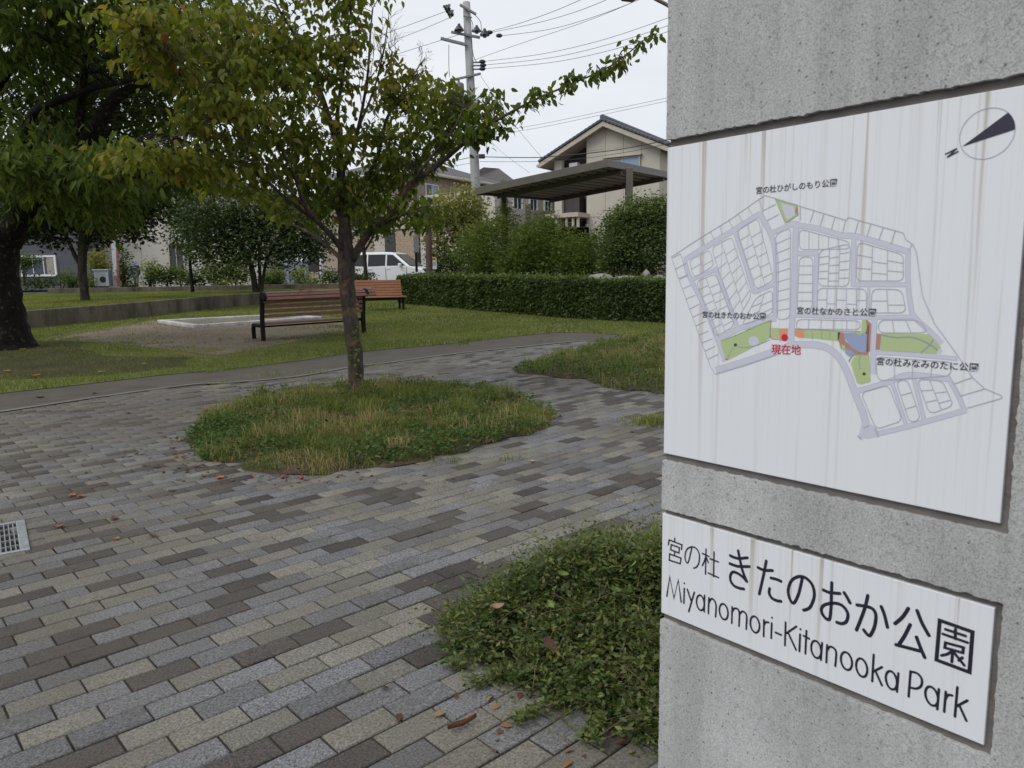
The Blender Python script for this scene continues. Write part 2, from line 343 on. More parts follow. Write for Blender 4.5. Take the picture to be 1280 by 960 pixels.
M['insul'] = plain('insulator_dark',(.025,.028,.032),.35,.2,10); M['wire'] = plain('wire_black',(.03,.032,.035),.5,.1,4); M['wirel'] = plain('wire_grey',(.22,.235,.25),.5,.1,4)
M['carw'] = glassy('car_paint_white',(.74,.76,.78),.22); M['carb'] = glassy('car_paint_black',(.012,.013,.015),.2); M['carglass'] = glassy('car_glass',(.012,.013,.015),.12); M['rubber'] = plain('rubber',(.016,.016,.017),.8,.1)
M['silver'] = plain('car_silver_trim',(.38,.40,.42),.3,.1,5,0,.5,.7); M['yellow'] = plain('sign_yellow',(.68,.50,.03),.5,.05); M['signw'] = plain('sign_white',(.66,.69,.68),.5,.05); M['signb'] = plain('sign_blue',(.10,.20,.45),.5,.1)
M['cabinet'] = plain('cabinet_blue_grey',(.20,.225,.26),.5,.1,3); M['bluef'] = plain('panel_pale_blue',(.26,.30,.36),.5,.1,3); M['redf'] = plain('banner_red',(.26,.070,.058),.7,.1); M['greyf'] = plain('banner_pale',(.42,.44,.50),.7,.1)
M['jacket'] = plain('jacket_navy',(.022,.030,.075),.8,.2,12); M['cap'] = plain('cap_blue',(.09,.33,.70),.7,.1,12); M['trousers'] = plain('trousers_grey',(.10,.10,.09),.8,.2,12); M['skin'] = plain('skin',(.42,.27,.20),.5,.05); M['towel'] = plain('towel_pale',(.62,.66,.68),.8,.1); M['hairm'] = plain('hair_dark',(.02,.017,.015),.6,.1)
M['woodpole'] = plain('pole_brown',(.085,.052,.045),.7,.2,6); M['stone'] = plain('stone_grey',(.20,.195,.185),.9,.25,5,.4); M['lampw'] = plain('pole_white',(.55,.56,.56),.5,.08); M['lowall'] = plain('low_wall_sand',(.50,.42,.31),.8,.08,3)
M['lamphead'] = plain('lamp_brown',(.16,.12,.10),.5,.1)
# ================================================================= SIGN PILLAR
PA = math.radians(-40.4)
EU = Vector((-math.sin(PA), -math.cos(PA), 0)); EN = EU.cross(Vector((0,0,1)))
P0 = at(832, 400, 1.45); P0.z = 0
SM = basis(P0, EU, Vector((0,0,1)), EN)                 # local (u, z, n) -> world
def uz(px, py):
    s, z = plane_hit(px, py, P0, (EU.x, EU.y)); return (s, z)
pillar = thing('sign_pillar', 'grey speckled concrete park sign pillar with inset white map and name plates', 'sign pillar', P0)
def wob(a, b, amp=.0011, step=.012):                     # a chipped cast edge from a to b
    d = math.hypot(b[0]-a[0], b[1]-a[1]); n = max(1, int(d/step)); out = []
    for i in range(n):
        t = i/n; j = random.gauss(0, amp) if i else 0
        nx, ny = -(b[1]-a[1])/d, (b[0]-a[0])/d; out.append((a[0]+(b[0]-a[0])*t+nx*j, a[1]+(b[1]-a[1])*t+ny*j))
    return out
PUL, PUR, PZ0, PZ1 = -.004, .80, -.1, 2.35
R1 = (.5985, .8785, 1.5015); R2 = (.6005, .5385, .7785)   # recesses: right edge, bottom, top
ol = [(PUL,PZ0),(PUR,PZ0),(PUR,PZ1),(PUL,PZ1),(PUL,R1[2]),(R1[0],R1[2]),(R1[0],R1[1]),(PUL,R1[1]),(PUL,R2[2]),(R2[0],R2[2]),(R2[0],R2[1]),(PUL,R2[1])]
poly = []
for i in range(len(ol)): poly += wob(ol[i], ol[(i+1)%len(ol)], .0004 if ol[i][0] == ol[(i+1)%len(ol)][0] and ol[i][0] == PUL or i < 3 else .0008, .007)
mb = MB(); mb.prism(poly, .020, SM, 0, -.020); mb.prism([(PUL+.001,PZ0),(PUR-.001,PZ0),(PUR-.001,PZ1-.001),(PUL+.001,PZ1-.001)], .26, SM, 0, -.2805)
mb.build('concrete_column', M['pillar'], pillar, world=True)
mb = MB()
for r in (R1, R2): mb.prism([(PUL+.002,r[1]-.004),(r[0]+.004,r[1]-.004),(r[0]+.004,r[2]+.004),(PUL+.002,r[2]+.004)], .009, SM, 0, -.0203)
mb.build('sealant_joint', M['sealant'], pillar, world=True)
def plate(name, u0, u1, z0, z1, label):
    m = MB(); m.bbox(((u0+u1)/2,(z0+z1)/2,-.0075),(u1-u0,z1-z0,.008),.0008,SM)
    o = m.build(name, M['plate'], pillar, world=True); o['label'] = label; return o
mapp = plate('map_plate', -.0035, .5875, .893, 1.487, 'white square plate printed with a map of the housing estate and its parks')
namep = plate('name_plate', -.0045, .5895, .5530, .7670, 'white plate with the park name in Japanese and English')
PN = -.0035
class Print:
    """flat print a few hundredths of a millimetre proud of the plate; each shape its own height so none coincide"""
    def __init__(s, base): s.m = MB(); s.k = 0; s.base = base
    def off(s): s.k += 1; return PN+s.base+s.k*.0000025
    def put(s, pts, mi=0): n = s.off(); s.m.poly([SM@Vector((p[0],p[1],n)) for p in pts], mi)
    def stroke(s, pts, w, mi=0, cap=True, smooth=False):
        if smooth: pts = [(v.x,v.y) for v in cat_rom([(p[0],p[1],0) for p in pts], 5)]
        n = s.off(); P = [Vector((p[0],p[1])) for p in pts]; P = [p for i,p in enumerate(P) if i == 0 or (p-P[i-1]).length > 1e-6]
        closed = (P[0]-P[-1]).length < 1e-5
        if closed: P = P[:-1]
        m = len(P); Lp = []; Rp = []
        for i in range(m):
            a = P[i]-P[(i-1)%m] if (i or closed) else P[1]-P[0]; b = P[(i+1)%m]-P[i] if (i < m-1 or closed) else P[-1]-P[-2]
            a.normalize(); b.normalize(); na = Vector((-a.y,a.x)); nb = Vector((-b.y,b.x)); q = na+nb
            q = q.normalized() if q.length > 1e-4 else na; k = 1/max(.45, q.dot(na)); Lp.append(P[i]+q*w/2*k); Rp.append(P[i]-q*w/2*k)
        V = [SM@Vector((p.x,p.y,n)) for p in Lp]+[SM@Vector((p.x,p.y,n)) for p in Rp]
        F = [(i,(i+1)%m,m+(i+1)%m,m+i) for i in range(m if closed else m-1)]
        s.m.add(V, F, mi)
        if cap and not closed:
            for e,(p,o) in enumerate(((P[0],P[1]),(P[-1],P[-2]))):
                d = (p-o).normalized(); a0 = math.atan2(d.y,d.x)-math.pi/2
                s.m.poly([SM@Vector((p.x+w/2*math.cos(a0+math.pi*k/8), p.y+w/2*math.sin(a0+math.pi*k/8), n)) for k in range(9)], mi)
    def build(s, name, mats, parent): return s.m.build(name, mats, parent, world=True, fix=False)
# ---- name plate lettering, traced stroke by stroke on the plate
def Z(ox, oy, k): return lambda pts: [uz(ox+x/k, oy+y/k) for x,y in pts]
zA = Z(824,660,6.86); zB = Z(900,680,8.); zC = Z(980,700,6.86); zD = Z(1060,730,6.86); zE = Z(1120,760,6.)
pr = Print(.0002)
for s in ([(125,90),(125,116)],[(70,148),(76,105),(186,148),(183,186)],[(95,146),(90,190),(160,218),(165,172),(95,146)],[(126,206),(122,240)],[(80,226),(78,280),(172,310),(178,262),(80,226)],
          [(393,185),(388,400)],[(362,222),(418,248)],[(390,250),(378,290),(362,325)],[(395,255),(412,300)],[(462,210),(458,420)],[(428,268),(498,295)],[(412,390),(500,430)]):
    pr.stroke(zA(s), .0034)
pr.stroke(zA([(272,167),(262,215),(240,298),(220,290),(213,240),(230,187),(272,165),(312,182),(335,230),(332,300),(312,338),(288,348)]), .0033, smooth=True)
B = .0058
for f, s, sm in ((zB,[(172,72),(185,140),(215,270),(258,380)],1),(zB,[(92,120),(130,138),(180,149),(265,142)],1),(zB,[(88,200),(130,217),(180,229),(285,230)],1),
    (zB,[(256,378),(200,320),(130,284),(97,310),(95,368),(128,420),(180,446),(228,455)],1),
    (zB,[(453,175),(440,245),(425,320),(383,505)],1),(zB,[(370,240),(405,258),(440,268),(515,270)],1),(zB,[(500,345),(560,360),(600,378)],1),(zB,[(487,450),(482,497),(508,545),(556,571),(600,578)],1),
    (zC,[(148,160),(135,225),(112,310),(75,374),(42,340),(28,260),(58,180),(120,146),(180,160),(235,220),(252,310),(225,395),(195,425),(160,435)],1),
    (zC,[(402,200),(398,320),(395,420),(380,514),(335,490),(312,432),(340,390),(420,375),(490,395),(538,460),(530,528),(490,551),(445,540)],1),(zC,[(330,262),(360,276),(390,285),(470,292)],1),(zC,[(508,285),(530,320),(558,372)],1),
    (zD,[(162,105),(140,200),(105,300),(65,400)],1),(zD,[(70,185),(160,200),(210,225),(232,280),(220,370),(185,443),(160,440),(128,400)],1),(zD,[(278,200),(305,270),(330,375)],1),
    (zD,[(510,215),(460,290),(395,345)],1),(zE,[(152,25),(190,120),(240,210)],1),(zE,[(100,130),(60,210),(15,280)],1),(zE,[(-6,281),(190,332)],0),(zE,[(148,225),(180,310),(208,375)],1),
    (zE,[(322,98),(568,185),(545,488),(297,395),(322,98)],0)):
    pr.stroke(f(s), B, smooth=bool(sm))
for s in ([(365,165),(515,215)],[(440,165),(438,236)],[(345,200),(530,265)],[(365,265),(360,303),(495,342),(500,302),(365,265)],[(422,325),(380,352),(335,362)],[(420,326),(412,410)],[(430,340),(505,435)],[(492,378),(465,400)]):
    pr.stroke(zE(s), .0044)
def ell(cx, cy, rx, ry, sh, n=26):
    return [(cx+rx*math.cos(2*math.pi*k/n), cy+sh*rx*math.cos(2*math.pi*k/n)+ry*math.sin(2*math.pi*k/n)) for k in range(n)]+[(cx+rx, cy+sh*rx)]
En = .0039
for f, s, sm in ((zA,[(57,588),(82,420),(118,608),(155,450),(180,638)],0),(zA,[(207,522),(203,648)],0),(zA,[(233,530),(265,628)],0),(zA,[(293,555),(245,720)],0),(zA,[(381,582),(377,722)],0),
    (zA,[(418,603),(413,738)],0),(zA,[(415,652),(438,612),(466,628),(480,676),(475,765)],1),(zB,[(112,635),(108,797)],0),(zB,[(110,688),(133,651),(165,655),(184,694),(180,826)],1),(zB,[(184,710),(212,680),(243,694),(258,738),(252,857)],1),
    (zB,[(430,765),(427,930)],0),(zB,[(429,822),(448,788),(476,790)],1),(zB,[(508,797),(502,948)],0),(zB,[(545,890),(603,915)],0),(zC,[(6,540),(0,738)],0),(zC,[(98,575),(14,632)],0),(zC,[(26,626),(95,775)],0),
    (zC,[(130,642),(124,788)],0),(zC,[(185,612),(175,808)],0),(zC,[(160,655),(208,680)],0),(zC,[(319,715),(308,862)],0),(zC,[(362,735),(355,884)],0),(zC,[(359,785),(384,750),(418,760),(440,802),(432,915)],1),
    (zD,[(213,612),(200,840)],0),(zD,[(285,718),(212,756)],0),(zD,[(228,752),(283,875)],0),(zD,[(425,772),(412,930)],0),
    (zE,[(103,480),(88,670)],0),(zE,[(103,482),(155,497),(187,540),(182,590),(145,610),(96,600)],1),(zE,[(316,615),(303,766)],0),(zE,[(368,635),(355,784)],0),(zE,[(361,700),(382,660),(415,662)],1),(zE,[(455,600),(436,820)],0),(zE,[(530,700),(452,741)],0),(zE,[(470,738),(522,852)],0)):
    pr.stroke(f(s), En, smooth=bool(sm))
for f, e in ((zA,(345,645,33,64,.36)),(zA,(545,722,37,66,.4)),(zB,(340,810,46,80,.4)),(zC,(268,772,43,72,.42)),(zC,(528,872,48,74,.42)),(zD,(110,723,48,76,.46)),(zD,(365,832,48,76,.48)),(zE,(262,667,48,68,.5))):
    pr.stroke(f(ell(*e)), En)
for f, c in ((zA,(207,478)),(zB,(512,742)),(zC,(133,598))):
    u, z = f([c])[0]; pr.put([(u+.0021*math.cos(a*math.pi/6), z+.0021*math.sin(a*math.pi/6)) for a in range(12)])
pr.build('lettering', M['ink'], namep)['label'] = 'park name in rounded dark navy Japanese characters over English letters'
# ---- map print
def Q(*pts): return [uz(x,y) for x,y in pts]
st = Print(.00005)
ROADS = [([(854,325),(912,290),(949,267)],6.5),([(948,266),(963,295),(968,320),(969,347),(967.6,398)],6.5),([(854,324),(860,345),(880,385),(898,431),(905,452)],6),([(917,289),(932,336),(941,366)],5),
 ([(892,334),(907,371),(920,409)],5),([(863,350),(894,337)],4.5),([(940,366),(968,355)],5),([(897,425),(922,411),(957,400),(969,398)],7),([(962,292),(990,280),(996,281)],6),([(993,281),(1022,286),(1050,294),(1066,295),(1100,304),(1135,315)],7),
 ([(994,279),(993,300),(991,365),(989,400),(987.5,432)],7.5),([(996,317),(1021,317)],6),([(1019.5,316),(1017.5,387)],5.5),([(1066,295),(1065.8,330),(1065.4,358)],6),([(1064,356),(1133,356)],6),([(1134,313),(1133.8,352),(1137,380),(1142,396),(1166,419),(1176,430)],6.5),
 ([(988,394),(1042,396),(1090,397),(1144,396)],5.5),([(1085,357),(1084,396)],3.5),([(1092,396),(1090.5,440),(1090,468)],7),
 ([(893,463),(930,452),(971,438),(988,432),(1005,431),(1022,432),(1036,437),(1048,448),(1057,464),(1067,490),(1077,515),(1082,533)],8.5),([(1067,490),(1090,484),(1112,477),(1135,469),(1185,474)],7.5),([(1183,471),(1195,492),(1205,514)],6.5),
 ([(1114,479),(1132,533)],5),([(1141,472),(1155,530)],5.5),([(1094,543),(1136,533),(1207,513)],7),([(1088,441),(1130,443),(1178,447),(1196,449)],6)]
def pxw(x, w): return w*mpp(1.45-.72*max(0,(x-832)/445.))*1.16
for pts, w in ROADS:
    st.stroke(Q(*pts), pxw(pts[len(pts)//2][0], w), 1, cap=False, smooth=True)
for pts, w in ROADS:
    st.stroke(Q(*pts), pxw(pts[len(pts)//2][0], w-1.3), 0, cap=False, smooth=True)
st.put(Q((1075,532),(1080,527),(1094,534),(1097,546),(1083,549),(1072,547)))
for s in ([(1078,535),(1085,533)],[(1071,545),(1076,550)],[(1093,536),(1097,547)]): st.stroke(Q(*s), .0034, 1, cap=False)
st.build('street_print', [M['street'],M['line']], mapp)
ln = Print(.00035); LW = .00105
def bl(a, b, c, d, nx, ny, rnd_=True):       # a block of lots: corners TL, TR, BR, BL in the photograph; nx columns, ny rows
    A,Bq,C,D = (Vector(q) for q in Q(a,b,c,d))
    r = .10
    def lerp(u,v): return (A*(1-u)+Bq*u)*(1-v)+(D*(1-u)+C*u)*v
    W_, H_ = (Bq-A).length, (D-A).length; ru = min(.4,.0085/max(W_,1e-4)); rv = min(.4,.0085/max(H_,1e-4))
    pts = []
    for (cx,cy,s0) in ((0,0,180),(1,0,270),(1,1,0),(0,1,90)):
        for k in range(4):
            a_ = math.radians(s0+30*k); ox = ru if cx == 0 else 1-ru; oy = rv if cy == 0 else 1-rv
            q = lerp(ox+ru*math.cos(a_), oy+rv*math.sin(a_)); pts.append((q.x,q.y))
    ln.stroke(pts+[pts[0]], LW*1.1, 0)
    for i in range(1,nx): ln.stroke([tuple(lerp(i/nx,0.)),tuple(lerp(i/nx,1.))], LW, 0, cap=False)
    for i in range(1,ny):
        for c in range(nx):
            j = (i+(.33 if c%2 else 0))/ny
            if j < 1: ln.stroke([tuple(lerp(c/nx,j)),tuple(lerp((c+1)/nx,j))], LW, 0, cap=False)
for b in (((860,326),(886,312),(891,332),(866,347),2,2),((888,310),(913,296),(938,370),(918,403),2,7),((920,288),(946,272),(966,350),(944,362),2,6),((869,352),(893,342),(917,407),(893,421),2,7),((944,372),(964,362),(965,392),(925,408),2,3),
    ((968,293),(987,284),(986,398),(970,400),1,9),((998,286),(1060,302),(1060,311),(998,312),5,1),((998,321),(1015,321),(1014,387),(995,387),1,6),((1023,313),(1062,304),(1060,358),(1021,357),3,5),((1021,360),(1082,361),(1082,390),(1020,389),5,2),
    ((1071,302),(1128,318),(1128,351),(1069,351),3,3),((1089,361),(1126,362),(1132,391),(1087,391),2,2),((995,399),(1074,401),(1074,412),(994,411),5,1),((1098,400),(1148,400),(1160,416),(1096,416),3,1),
    ((1075,491),(1109,481),(1127,526),(1094,537),1,1),((1119,477),(1133,474),(1150,524),(1136,529),1,3),((1145,474),(1177,476),(1191,507),(1161,518),2,3),((1093,446),(1190,453),(1186,470),(1096,476),4,1)):
    bl(*b)
for s in ([(838,321),(874.5,297),(912,274),(947,249),(955,244),(967,247.5),(997,257),(1056,275),(1059.5,271.5),(1128,291),(1131,299),(1139.5,305),(1141,307.5),(1144.4,315),(1152,370),(1167.5,405),(1193,440),(1214.7,472),(1230,486),(1251,494.7),(1251,498),(1208.4,510.3)],
          [(838,321),(844.5,341),(887,459),(893,468),(930,457),(971,443)],[(840,322),(849,317),(852,324)],[(1056,275),(1052,291)],[(1139,305),(1135,313)],[(1186,470),(1200,495),(1230,486)],[(1192,480),(1214,472)]): ln.stroke(Q(*s), LW*1.1, 0, cap=False)
z1 = lambda x,y: (832+x/8,230+y/8); z3 = lambda x,y: (832+x/8,340+y/8); z2 = lambda x,y: (980+x/8,230+y/8)
for f, a, b in [(z1,(340,535),(380,605)),(z1,(440,480),(475,548)),(z1,(535,410),(552,505)),(z1,(620,355),(660,435)),(z1,(715,290),(757,375)),(z1,(815,230),(858,310)),(z1,(920,150),(962,270)),(z1,(970,262),(1090,200)),(z1,(1005,365),(1125,300)),
    (z1,(90,850),(195,790)),(z1,(120,945),(212,905)),(z3,(130,70),(210,30)),(z3,(165,165),(240,130)),(z3,(195,270),(285,230)),(z3,(230,370),(325,320)),(z3,(260,450),(360,405)),(z3,(290,540),(395,490)),(z3,(320,630),(420,590)),(z3,(350,710),(455,668)),(z3,(385,790),(488,740)),(z3,(415,870),(518,822)),
    (z2,(155,220),(155,360)),(z2,(290,265),(250,385)),(z2,(390,295),(352,415)),(z2,(500,330),(465,450)),(z2,(740,360),(700,490)),(z2,(860,395),(820,520)),(z2,(985,430),(940,555)),(z2,(1105,465),(1060,600))]:
    ln.stroke(Q(f(*a),f(*b)), LW, 0, cap=False)
ln.build('lot_outlines', [M['line']], mapp)
pk = Print(.00022); z4 = lambda x,y: (980+x/8,340+y/8); z6 = lambda x,y: (1040+x/8,380+y/8)
def pz(f, pts, mi): pk.put([uz(*f(*p)) for p in pts], mi)
def ps(f, pts, w, mi): pk.stroke([uz(*f(*p)) for p in pts], w, mi, cap=False, smooth=True)
# 0 green 1 edge 2 orange 3 pond 4 brown 5 red 6 dark brown 7 path 8 street
pz(z3,[(538,690),(700,628),(1008,493),(1045,500),(1032,660),(960,705),(800,790),(618,882),(588,868),(545,735)],0); ps(z3,[(545,690),(700,632),(1010,498),(1040,520),(1030,662)],.0022,1)
pz(z3,[(870+52*math.cos(a/3),692+48*math.sin(a/3)) for a in range(19)],8); ps(z3,[(700,740),(760,757),(880,742),(1030,680)],.0016,7); ps(z3,[(690,735),(640,800),(612,868)],.0016,7)
pz(z3,[(688+17*math.cos(a),730+17*math.sin(a)) for a in np.arange(0,6.2,.6)],6); pz(z3,[(580,862),(618,872),(608,886),(584,880)],4); pz(z3,[(795,580),(840,562),(842,572),(800,590)],4); pz(z3,[(1010,490),(1046,495),(1040,512)],4)
pz(z3,[(1050,560),(1122,560),(1120,660),(1045,655)],0); pz(z3,[(1122,565),(1215,565),(1205,692),(1128,690)],2); ps(z3,[(1040,560),(1045,660),(1125,672)],.002,4)
pz(z4,[(100,575),(192,578),(192,662),(140,660),(98,640)],2); pz(z4,[(194,582),(540,598),(540,692),(440,684),(300,666),(194,662)],0)
for x in (275,365,450): ps(z4,[(x,592),(x,676)],.0014,1)
ps(z4,[(100,570),(300,578),(540,592),(760,598)],.0018,1); pz(z4,[(528,602),(556,603),(552,690),(526,680)],6)
pz(z4,[(552,603),(585,606),(605,690),(690,770),(780,800),(850,800),(862,520),(830,482),(800,480),(812,500),(842,540),(836,835),(700,838),(640,790),(560,770),(535,690)],4)
pz(z4,[(585,608),(690,608),(742,636),(800,606),(820,625),(812,806),(745,800),(660,750),(604,672)],3); pz(z4,[(768,480),(806,482),(822,530),(812,600),(742,634),(690,606),(765,600)],0); pz(z4,[(606,770),(660,785),(700,830),(640,850),(600,810)],3)
pz(z4,[(566,725),(604,740),(596,800),(572,780)],0); ps(z4,[(640,900),(670,845),(720,815)],.0026,7)
pz(z6,[(180,600),(200,545),(250,512),(365,515),(378,780),(285,808),(240,792)],0); ps(z6,[(275,515),(262,580),(275,655)],.0015,7); pz(z6,[(312+17*math.cos(a),702+17*math.sin(a)) for a in np.arange(0,6.2,.6)],6)
pz(z6,[(436,295),(482,300),(470,462),(425,457)],4); pz(z6,[(482,292),(960,302),(1000,345),(1085,440),(1040,500),(860,488),(474,464)],0); ps(z6,[(480,308),(620,338),(780,335),(930,385),(1055,468)],.0024,7); ps(z6,[(1008,358),(960,420),(880,490)],.0022,7); pz(z6,[(1065,440),(1100,470),(1075,500),(1040,490)],8)
pz(z1,[(1080,142),(1280+30,205),(1320,310),(1230,375),(1185,395)],1); pz(z1,[(1092,158),(1300,215),(1298,310),(1220,365),(1190,380)],0); pz(z1,[(1140,190),(1275,222),(1285,312),(1200,360)],8); pz(z2,[(108,235),(132,240),(122,300),(98,292)],4)
u0, w0 = uz(979.6,422.2); pk.put([(u0+.0062*math.cos(a*math.pi/10), w0+.0062*math.sin(a*math.pi/10)) for a in range(20)], 5)
pk.build('park_print', [M[k] for k in ('green','greend','orange','pond','brownp','red','brownd','greyl','street')], mapp)
cp = Print(.0005); cL, cR = uz(1198.3,174), uz(1268.2,159); cc = ((cL[0]+cR[0])/2,(cL[1]+cR[1])/2); cr = (cR[0]-cL[0])/2
ring = [(cc[0]+cr*math.cos(2*math.pi*k/48), cc[1]+cr*math.sin(2*math.pi*k/48)) for k in range(48)]; cp.stroke(ring+[ring[0]], .0011, 1)
a1 = math.atan2(uz(1258.3,141)[1]-cc[1], uz(1258.3,141)[0]-cc[0]); a2 = math.atan2(uz(1267.5,161.5)[1]-cc[1], uz(1267.5,161.5)[0]-cc[0])
cp.put([uz(1201.5,183)]+[(cc[0]+cr*math.cos(a2+(a1-a2)*k/8), cc[1]+cr*math.sin(a2+(a1-a2)*k/8)) for k in range(9)], 0)
z8 = lambda x,y: (1160+x/8,100+y/8)
for a, b in (((162,742),(282,682)),((280,684),(182,772)),((180,772),(297,710))): cp.stroke(Q(z8(*a),z8(*b)), .0021, 0, cap=False)
cp.build('compass_print', [M['ink'],M['line']], mapp)
def text_print(name, body, a, b, mat, bold):
    c = bpy.data.curves.new('text','FONT'); c.body = body; c.size = 1; c.offset = bold; c.resolution_u = 3
    o = link('text', c); dg = bpy.context.evaluated_depsgraph_get(); me = bpy.data.meshes.new_from_object(o.evaluated_get(dg))
    bpy.data.objects.remove(o); n = len(me.vertices); V = np.zeros(n*3); me.vertices.foreach_get('co', V); V = V.reshape(-1,3)
    (ua,za),(ub,zb) = a,b; k = (ub-ua)/(V[:,0].max()-V[:,0].min()); x = (V[:,0]-V[:,0].min())*k+ua; z = (V[:,1]-(V[:,1].min()+V[:,1].max())/2)*k+za+(zb-za)*(x-ua)/(ub-ua)
    G = np.array([SM@Vector((x[i],z[i],PN+.0007)) for i in range(n)]); me.vertices.foreach_set('co', G.ravel()); me.materials.clear(); me.materials.append(mat); me.update()
    t = link(name, me); wparent(t, mapp); return t
text_print('park_caption', '宮の杜ひがしのもり公園', uz(944,238), uz(1045,227.5), M['ink_soft'], .012)
text_print('park_caption', '宮の杜きたのおか公園', uz(877,393), uz(956,395.5), M['ink_soft'], .016)
text_print('park_caption', '宮の杜なかのさと公園', uz(995,388), uz(1094,390.5), M['ink_soft'], .014)
text_print('park_caption', '宮の杜みなみのたに公園', uz(1095,451.5), uz(1222,459.5), M['ink_soft'], .014)
text_print('you_are_here_caption', '現在地', uz(963,436.5), uz(1000,437.5), M['red'], .012)
# ================================================================= GROUND
def sheet(name, poly, mat, dz, zf=None, step=1.0, parent=None, kind='structure'):
    zf = zf or (lambda x,y: gz(y)); bm = bmesh.new(); bm.faces.new([bm.verts.new((p[0],p[1],0)) for p in poly])
    for ax in (0,1):
        lo = min(p[ax] for p in poly); hi = max(p[ax] for p in poly); k = lo+step
        while k < hi:
            n = [0,0,0]; n[ax] = 1; c = [0,0,0]; c[ax] = k
            bmesh.ops.bisect_plane(bm, geom=bm.verts[:]+bm.edges[:]+bm.faces[:], plane_co=c, plane_no=n); k += step
    for v in bm.verts: v.co.z = zf(v.co.x, v.co.y)+dz
    bmesh.ops.recalc_face_normals(bm, faces=bm.faces)
    if sum(f.normal.z for f in bm.faces) < 0: bmesh.ops.reverse_faces(bm, faces=bm.faces)
    me = bpy.data.meshes.new(name); bm.to_mesh(me); bm.free(); me.materials.append(mat); o = link(name, me, parent)
    if kind: o['kind'] = kind
    return o
def xy(*px): return [tuple(gp(x,y)[:2]) for x,y in px]
# base ground to the horizon
g = MB(); ys = list(np.arange(-30,60,2.))+[80,140,300,900]; xs = [-900,-300,-90,-40,-20,-10,0,10,20,40,90,300,900]
g.v = [(x,y,gz(y)-.10-(.3 if abs(x) > 50 or y > 50 else 0)) for y in ys for x in xs]; nx = len(xs)
g.f = [(j*nx+i,j*nx+i+1,(j+1)*nx+i+1,(j+1)*nx+i) for j in range(len(ys)-1) for i in range(nx-1)]
o = g.build('ground', M['soil']); o['kind'] = 'structure'
STRIP_LO = xy((0,515),(120,497),(240,481),(280,479),(367,471.5),(433,460),(490,453),(560,443.5),(640,435),(720,427),(790,423))
STRIP_HI = xy((0,493),(100,482),(200,470),(280,463),(385,450.5),(433,442),(560,430.5),(640,421.5),(690,416.5),(730,416),(765,418.5),(800,421))
d0 = Vector(STRIP_LO[0])-Vector(STRIP_LO[1]); d0.normalize(); far_l = tuple(Vector(STRIP_LO[0])+d0*9); far_h = tuple(Vector(STRIP_HI[0])+d0*9)
PAVE = [far_l]+STRIP_LO+[(3.4,12.0),(5.5,10),(6.5,6),(6.5,-2.5),(-6,-2.5),(-9.5,2)]
paving = sheet('paving', PAVE, M['joint'], -.007)
sheet('concrete_path', [far_l]+STRIP_LO+STRIP_HI[::-1]+[far_h], M['path'], .006)
m_ = MB()                                               # thin pale edging line between path and bricks
pts = [Vector((*far_l,0))]+[Vector((p[0],p[1],0)) for p in STRIP_LO]; pts = [Vector((p.x,p.y,gz(p.y)+.0078)) for p in cat_rom(pts,3)]
for i in range(len(pts)-1):
    d = (pts[i+1]-pts[i]); n = Vector((-d.y,d.x,0)).normalized()*.05; b = len(m_.v)
    m_.v += [tuple(pts[i]-n),tuple(pts[i+1]-n),tuple(pts[i+1]+n),tuple(pts[i]+n)]; m_.f.append((b,b+1,b+2,b+3))
o = m_.build('path_edging', plain('edging_concrete',(.135,.125,.108),.85,.2,6,.2)); o['kind'] = 'structure'
# planted islands in the paving
ISL = xy((228,548),(250,520),(300,500),(380,487),(470,481),(560,481),(620,486),(665,500),(690,512),(698,524),(660,540),(600,560),(520,578),(450,590),(385,597),(330,594),(270,582),(238,568))
ISR = xy((643,462),(668,452),(700,442),(740,432),(775,424),(810,419),(850,414))+[(3.9,12.5),(4.6,10.0),(3.9,8.2)]+xy((850,497),(810,492),(770,486),(725,475),(690,471),(655,468))
COV = xy((560,780),(600,752),(640,742),(700,728),(770,715),(860,700))+[(1.9,2.75),(2.2,2.1),(1.7,1.2)]+xy((880,960),(820,925),(760,908),(700,890),(645,868),(600,830),(568,805))
def ragged(poly, amp, seed, step=.09):
    r = random.Random(seed); out = []; n = len(poly); j = 0.
    for i in range(n):
        a, b = Vector(poly[i]), Vector(poly[(i+1)%n]); L_ = (b-a).length; m = max(1, min(40, int(L_/step)))
        for q in range(m):
            j = .55*j+r.gauss(0,amp); d = (b-a).normalized() if L_ > 0 else Vector((1,0)); p = a.lerp(b, q/m)+Vector((-d.y,d.x))*j; out.append((p.x,p.y))
    return out
ISL = ragged(ISL,.03,5); ISR = ragged(ISR,.035,6); COV = ragged(COV,.03,7,.06)
def shrink(poly, k):
    cx = sum(p[0] for p in poly)/len(poly); cy = sum(p[1] for p in poly)/len(poly); return [(cx+(p[0]-cx)*k, cy+(p[1]-cy)*k) for p in poly]
def edgedist(x, y, poly):
    d = np.full(len(x), 1e9); n = len(poly)
    for i in range(n):
        ax,ay = poly[i][:2]; bx,by = poly[(i+1)%n][:2]; vx,vy = bx-ax,by-ay; t = np.clip(((x-ax)*vx+(y-ay)*vy)/(vx*vx+vy*vy+1e-12),0,1)
        d = np.minimum(d, np.hypot(x-ax-t*vx, y-ay-t*vy))
    return d
GR_TR, GR_BR = gp(31,651), gp(38,688)
ga = (GR_BR-GR_TR).to_2d().normalized(); gb = Vector((-ga.y, ga.x)); gb = gb if gb.x < 0 else -gb; GL = (GR_BR-GR_TR).to_2d().length
GRATE = [tuple(GR_TR.to_2d()), tuple(GR_BR.to_2d()), tuple(GR_BR.to_2d()+gb*GL), tuple(GR_TR.to_2d()+gb*GL)]
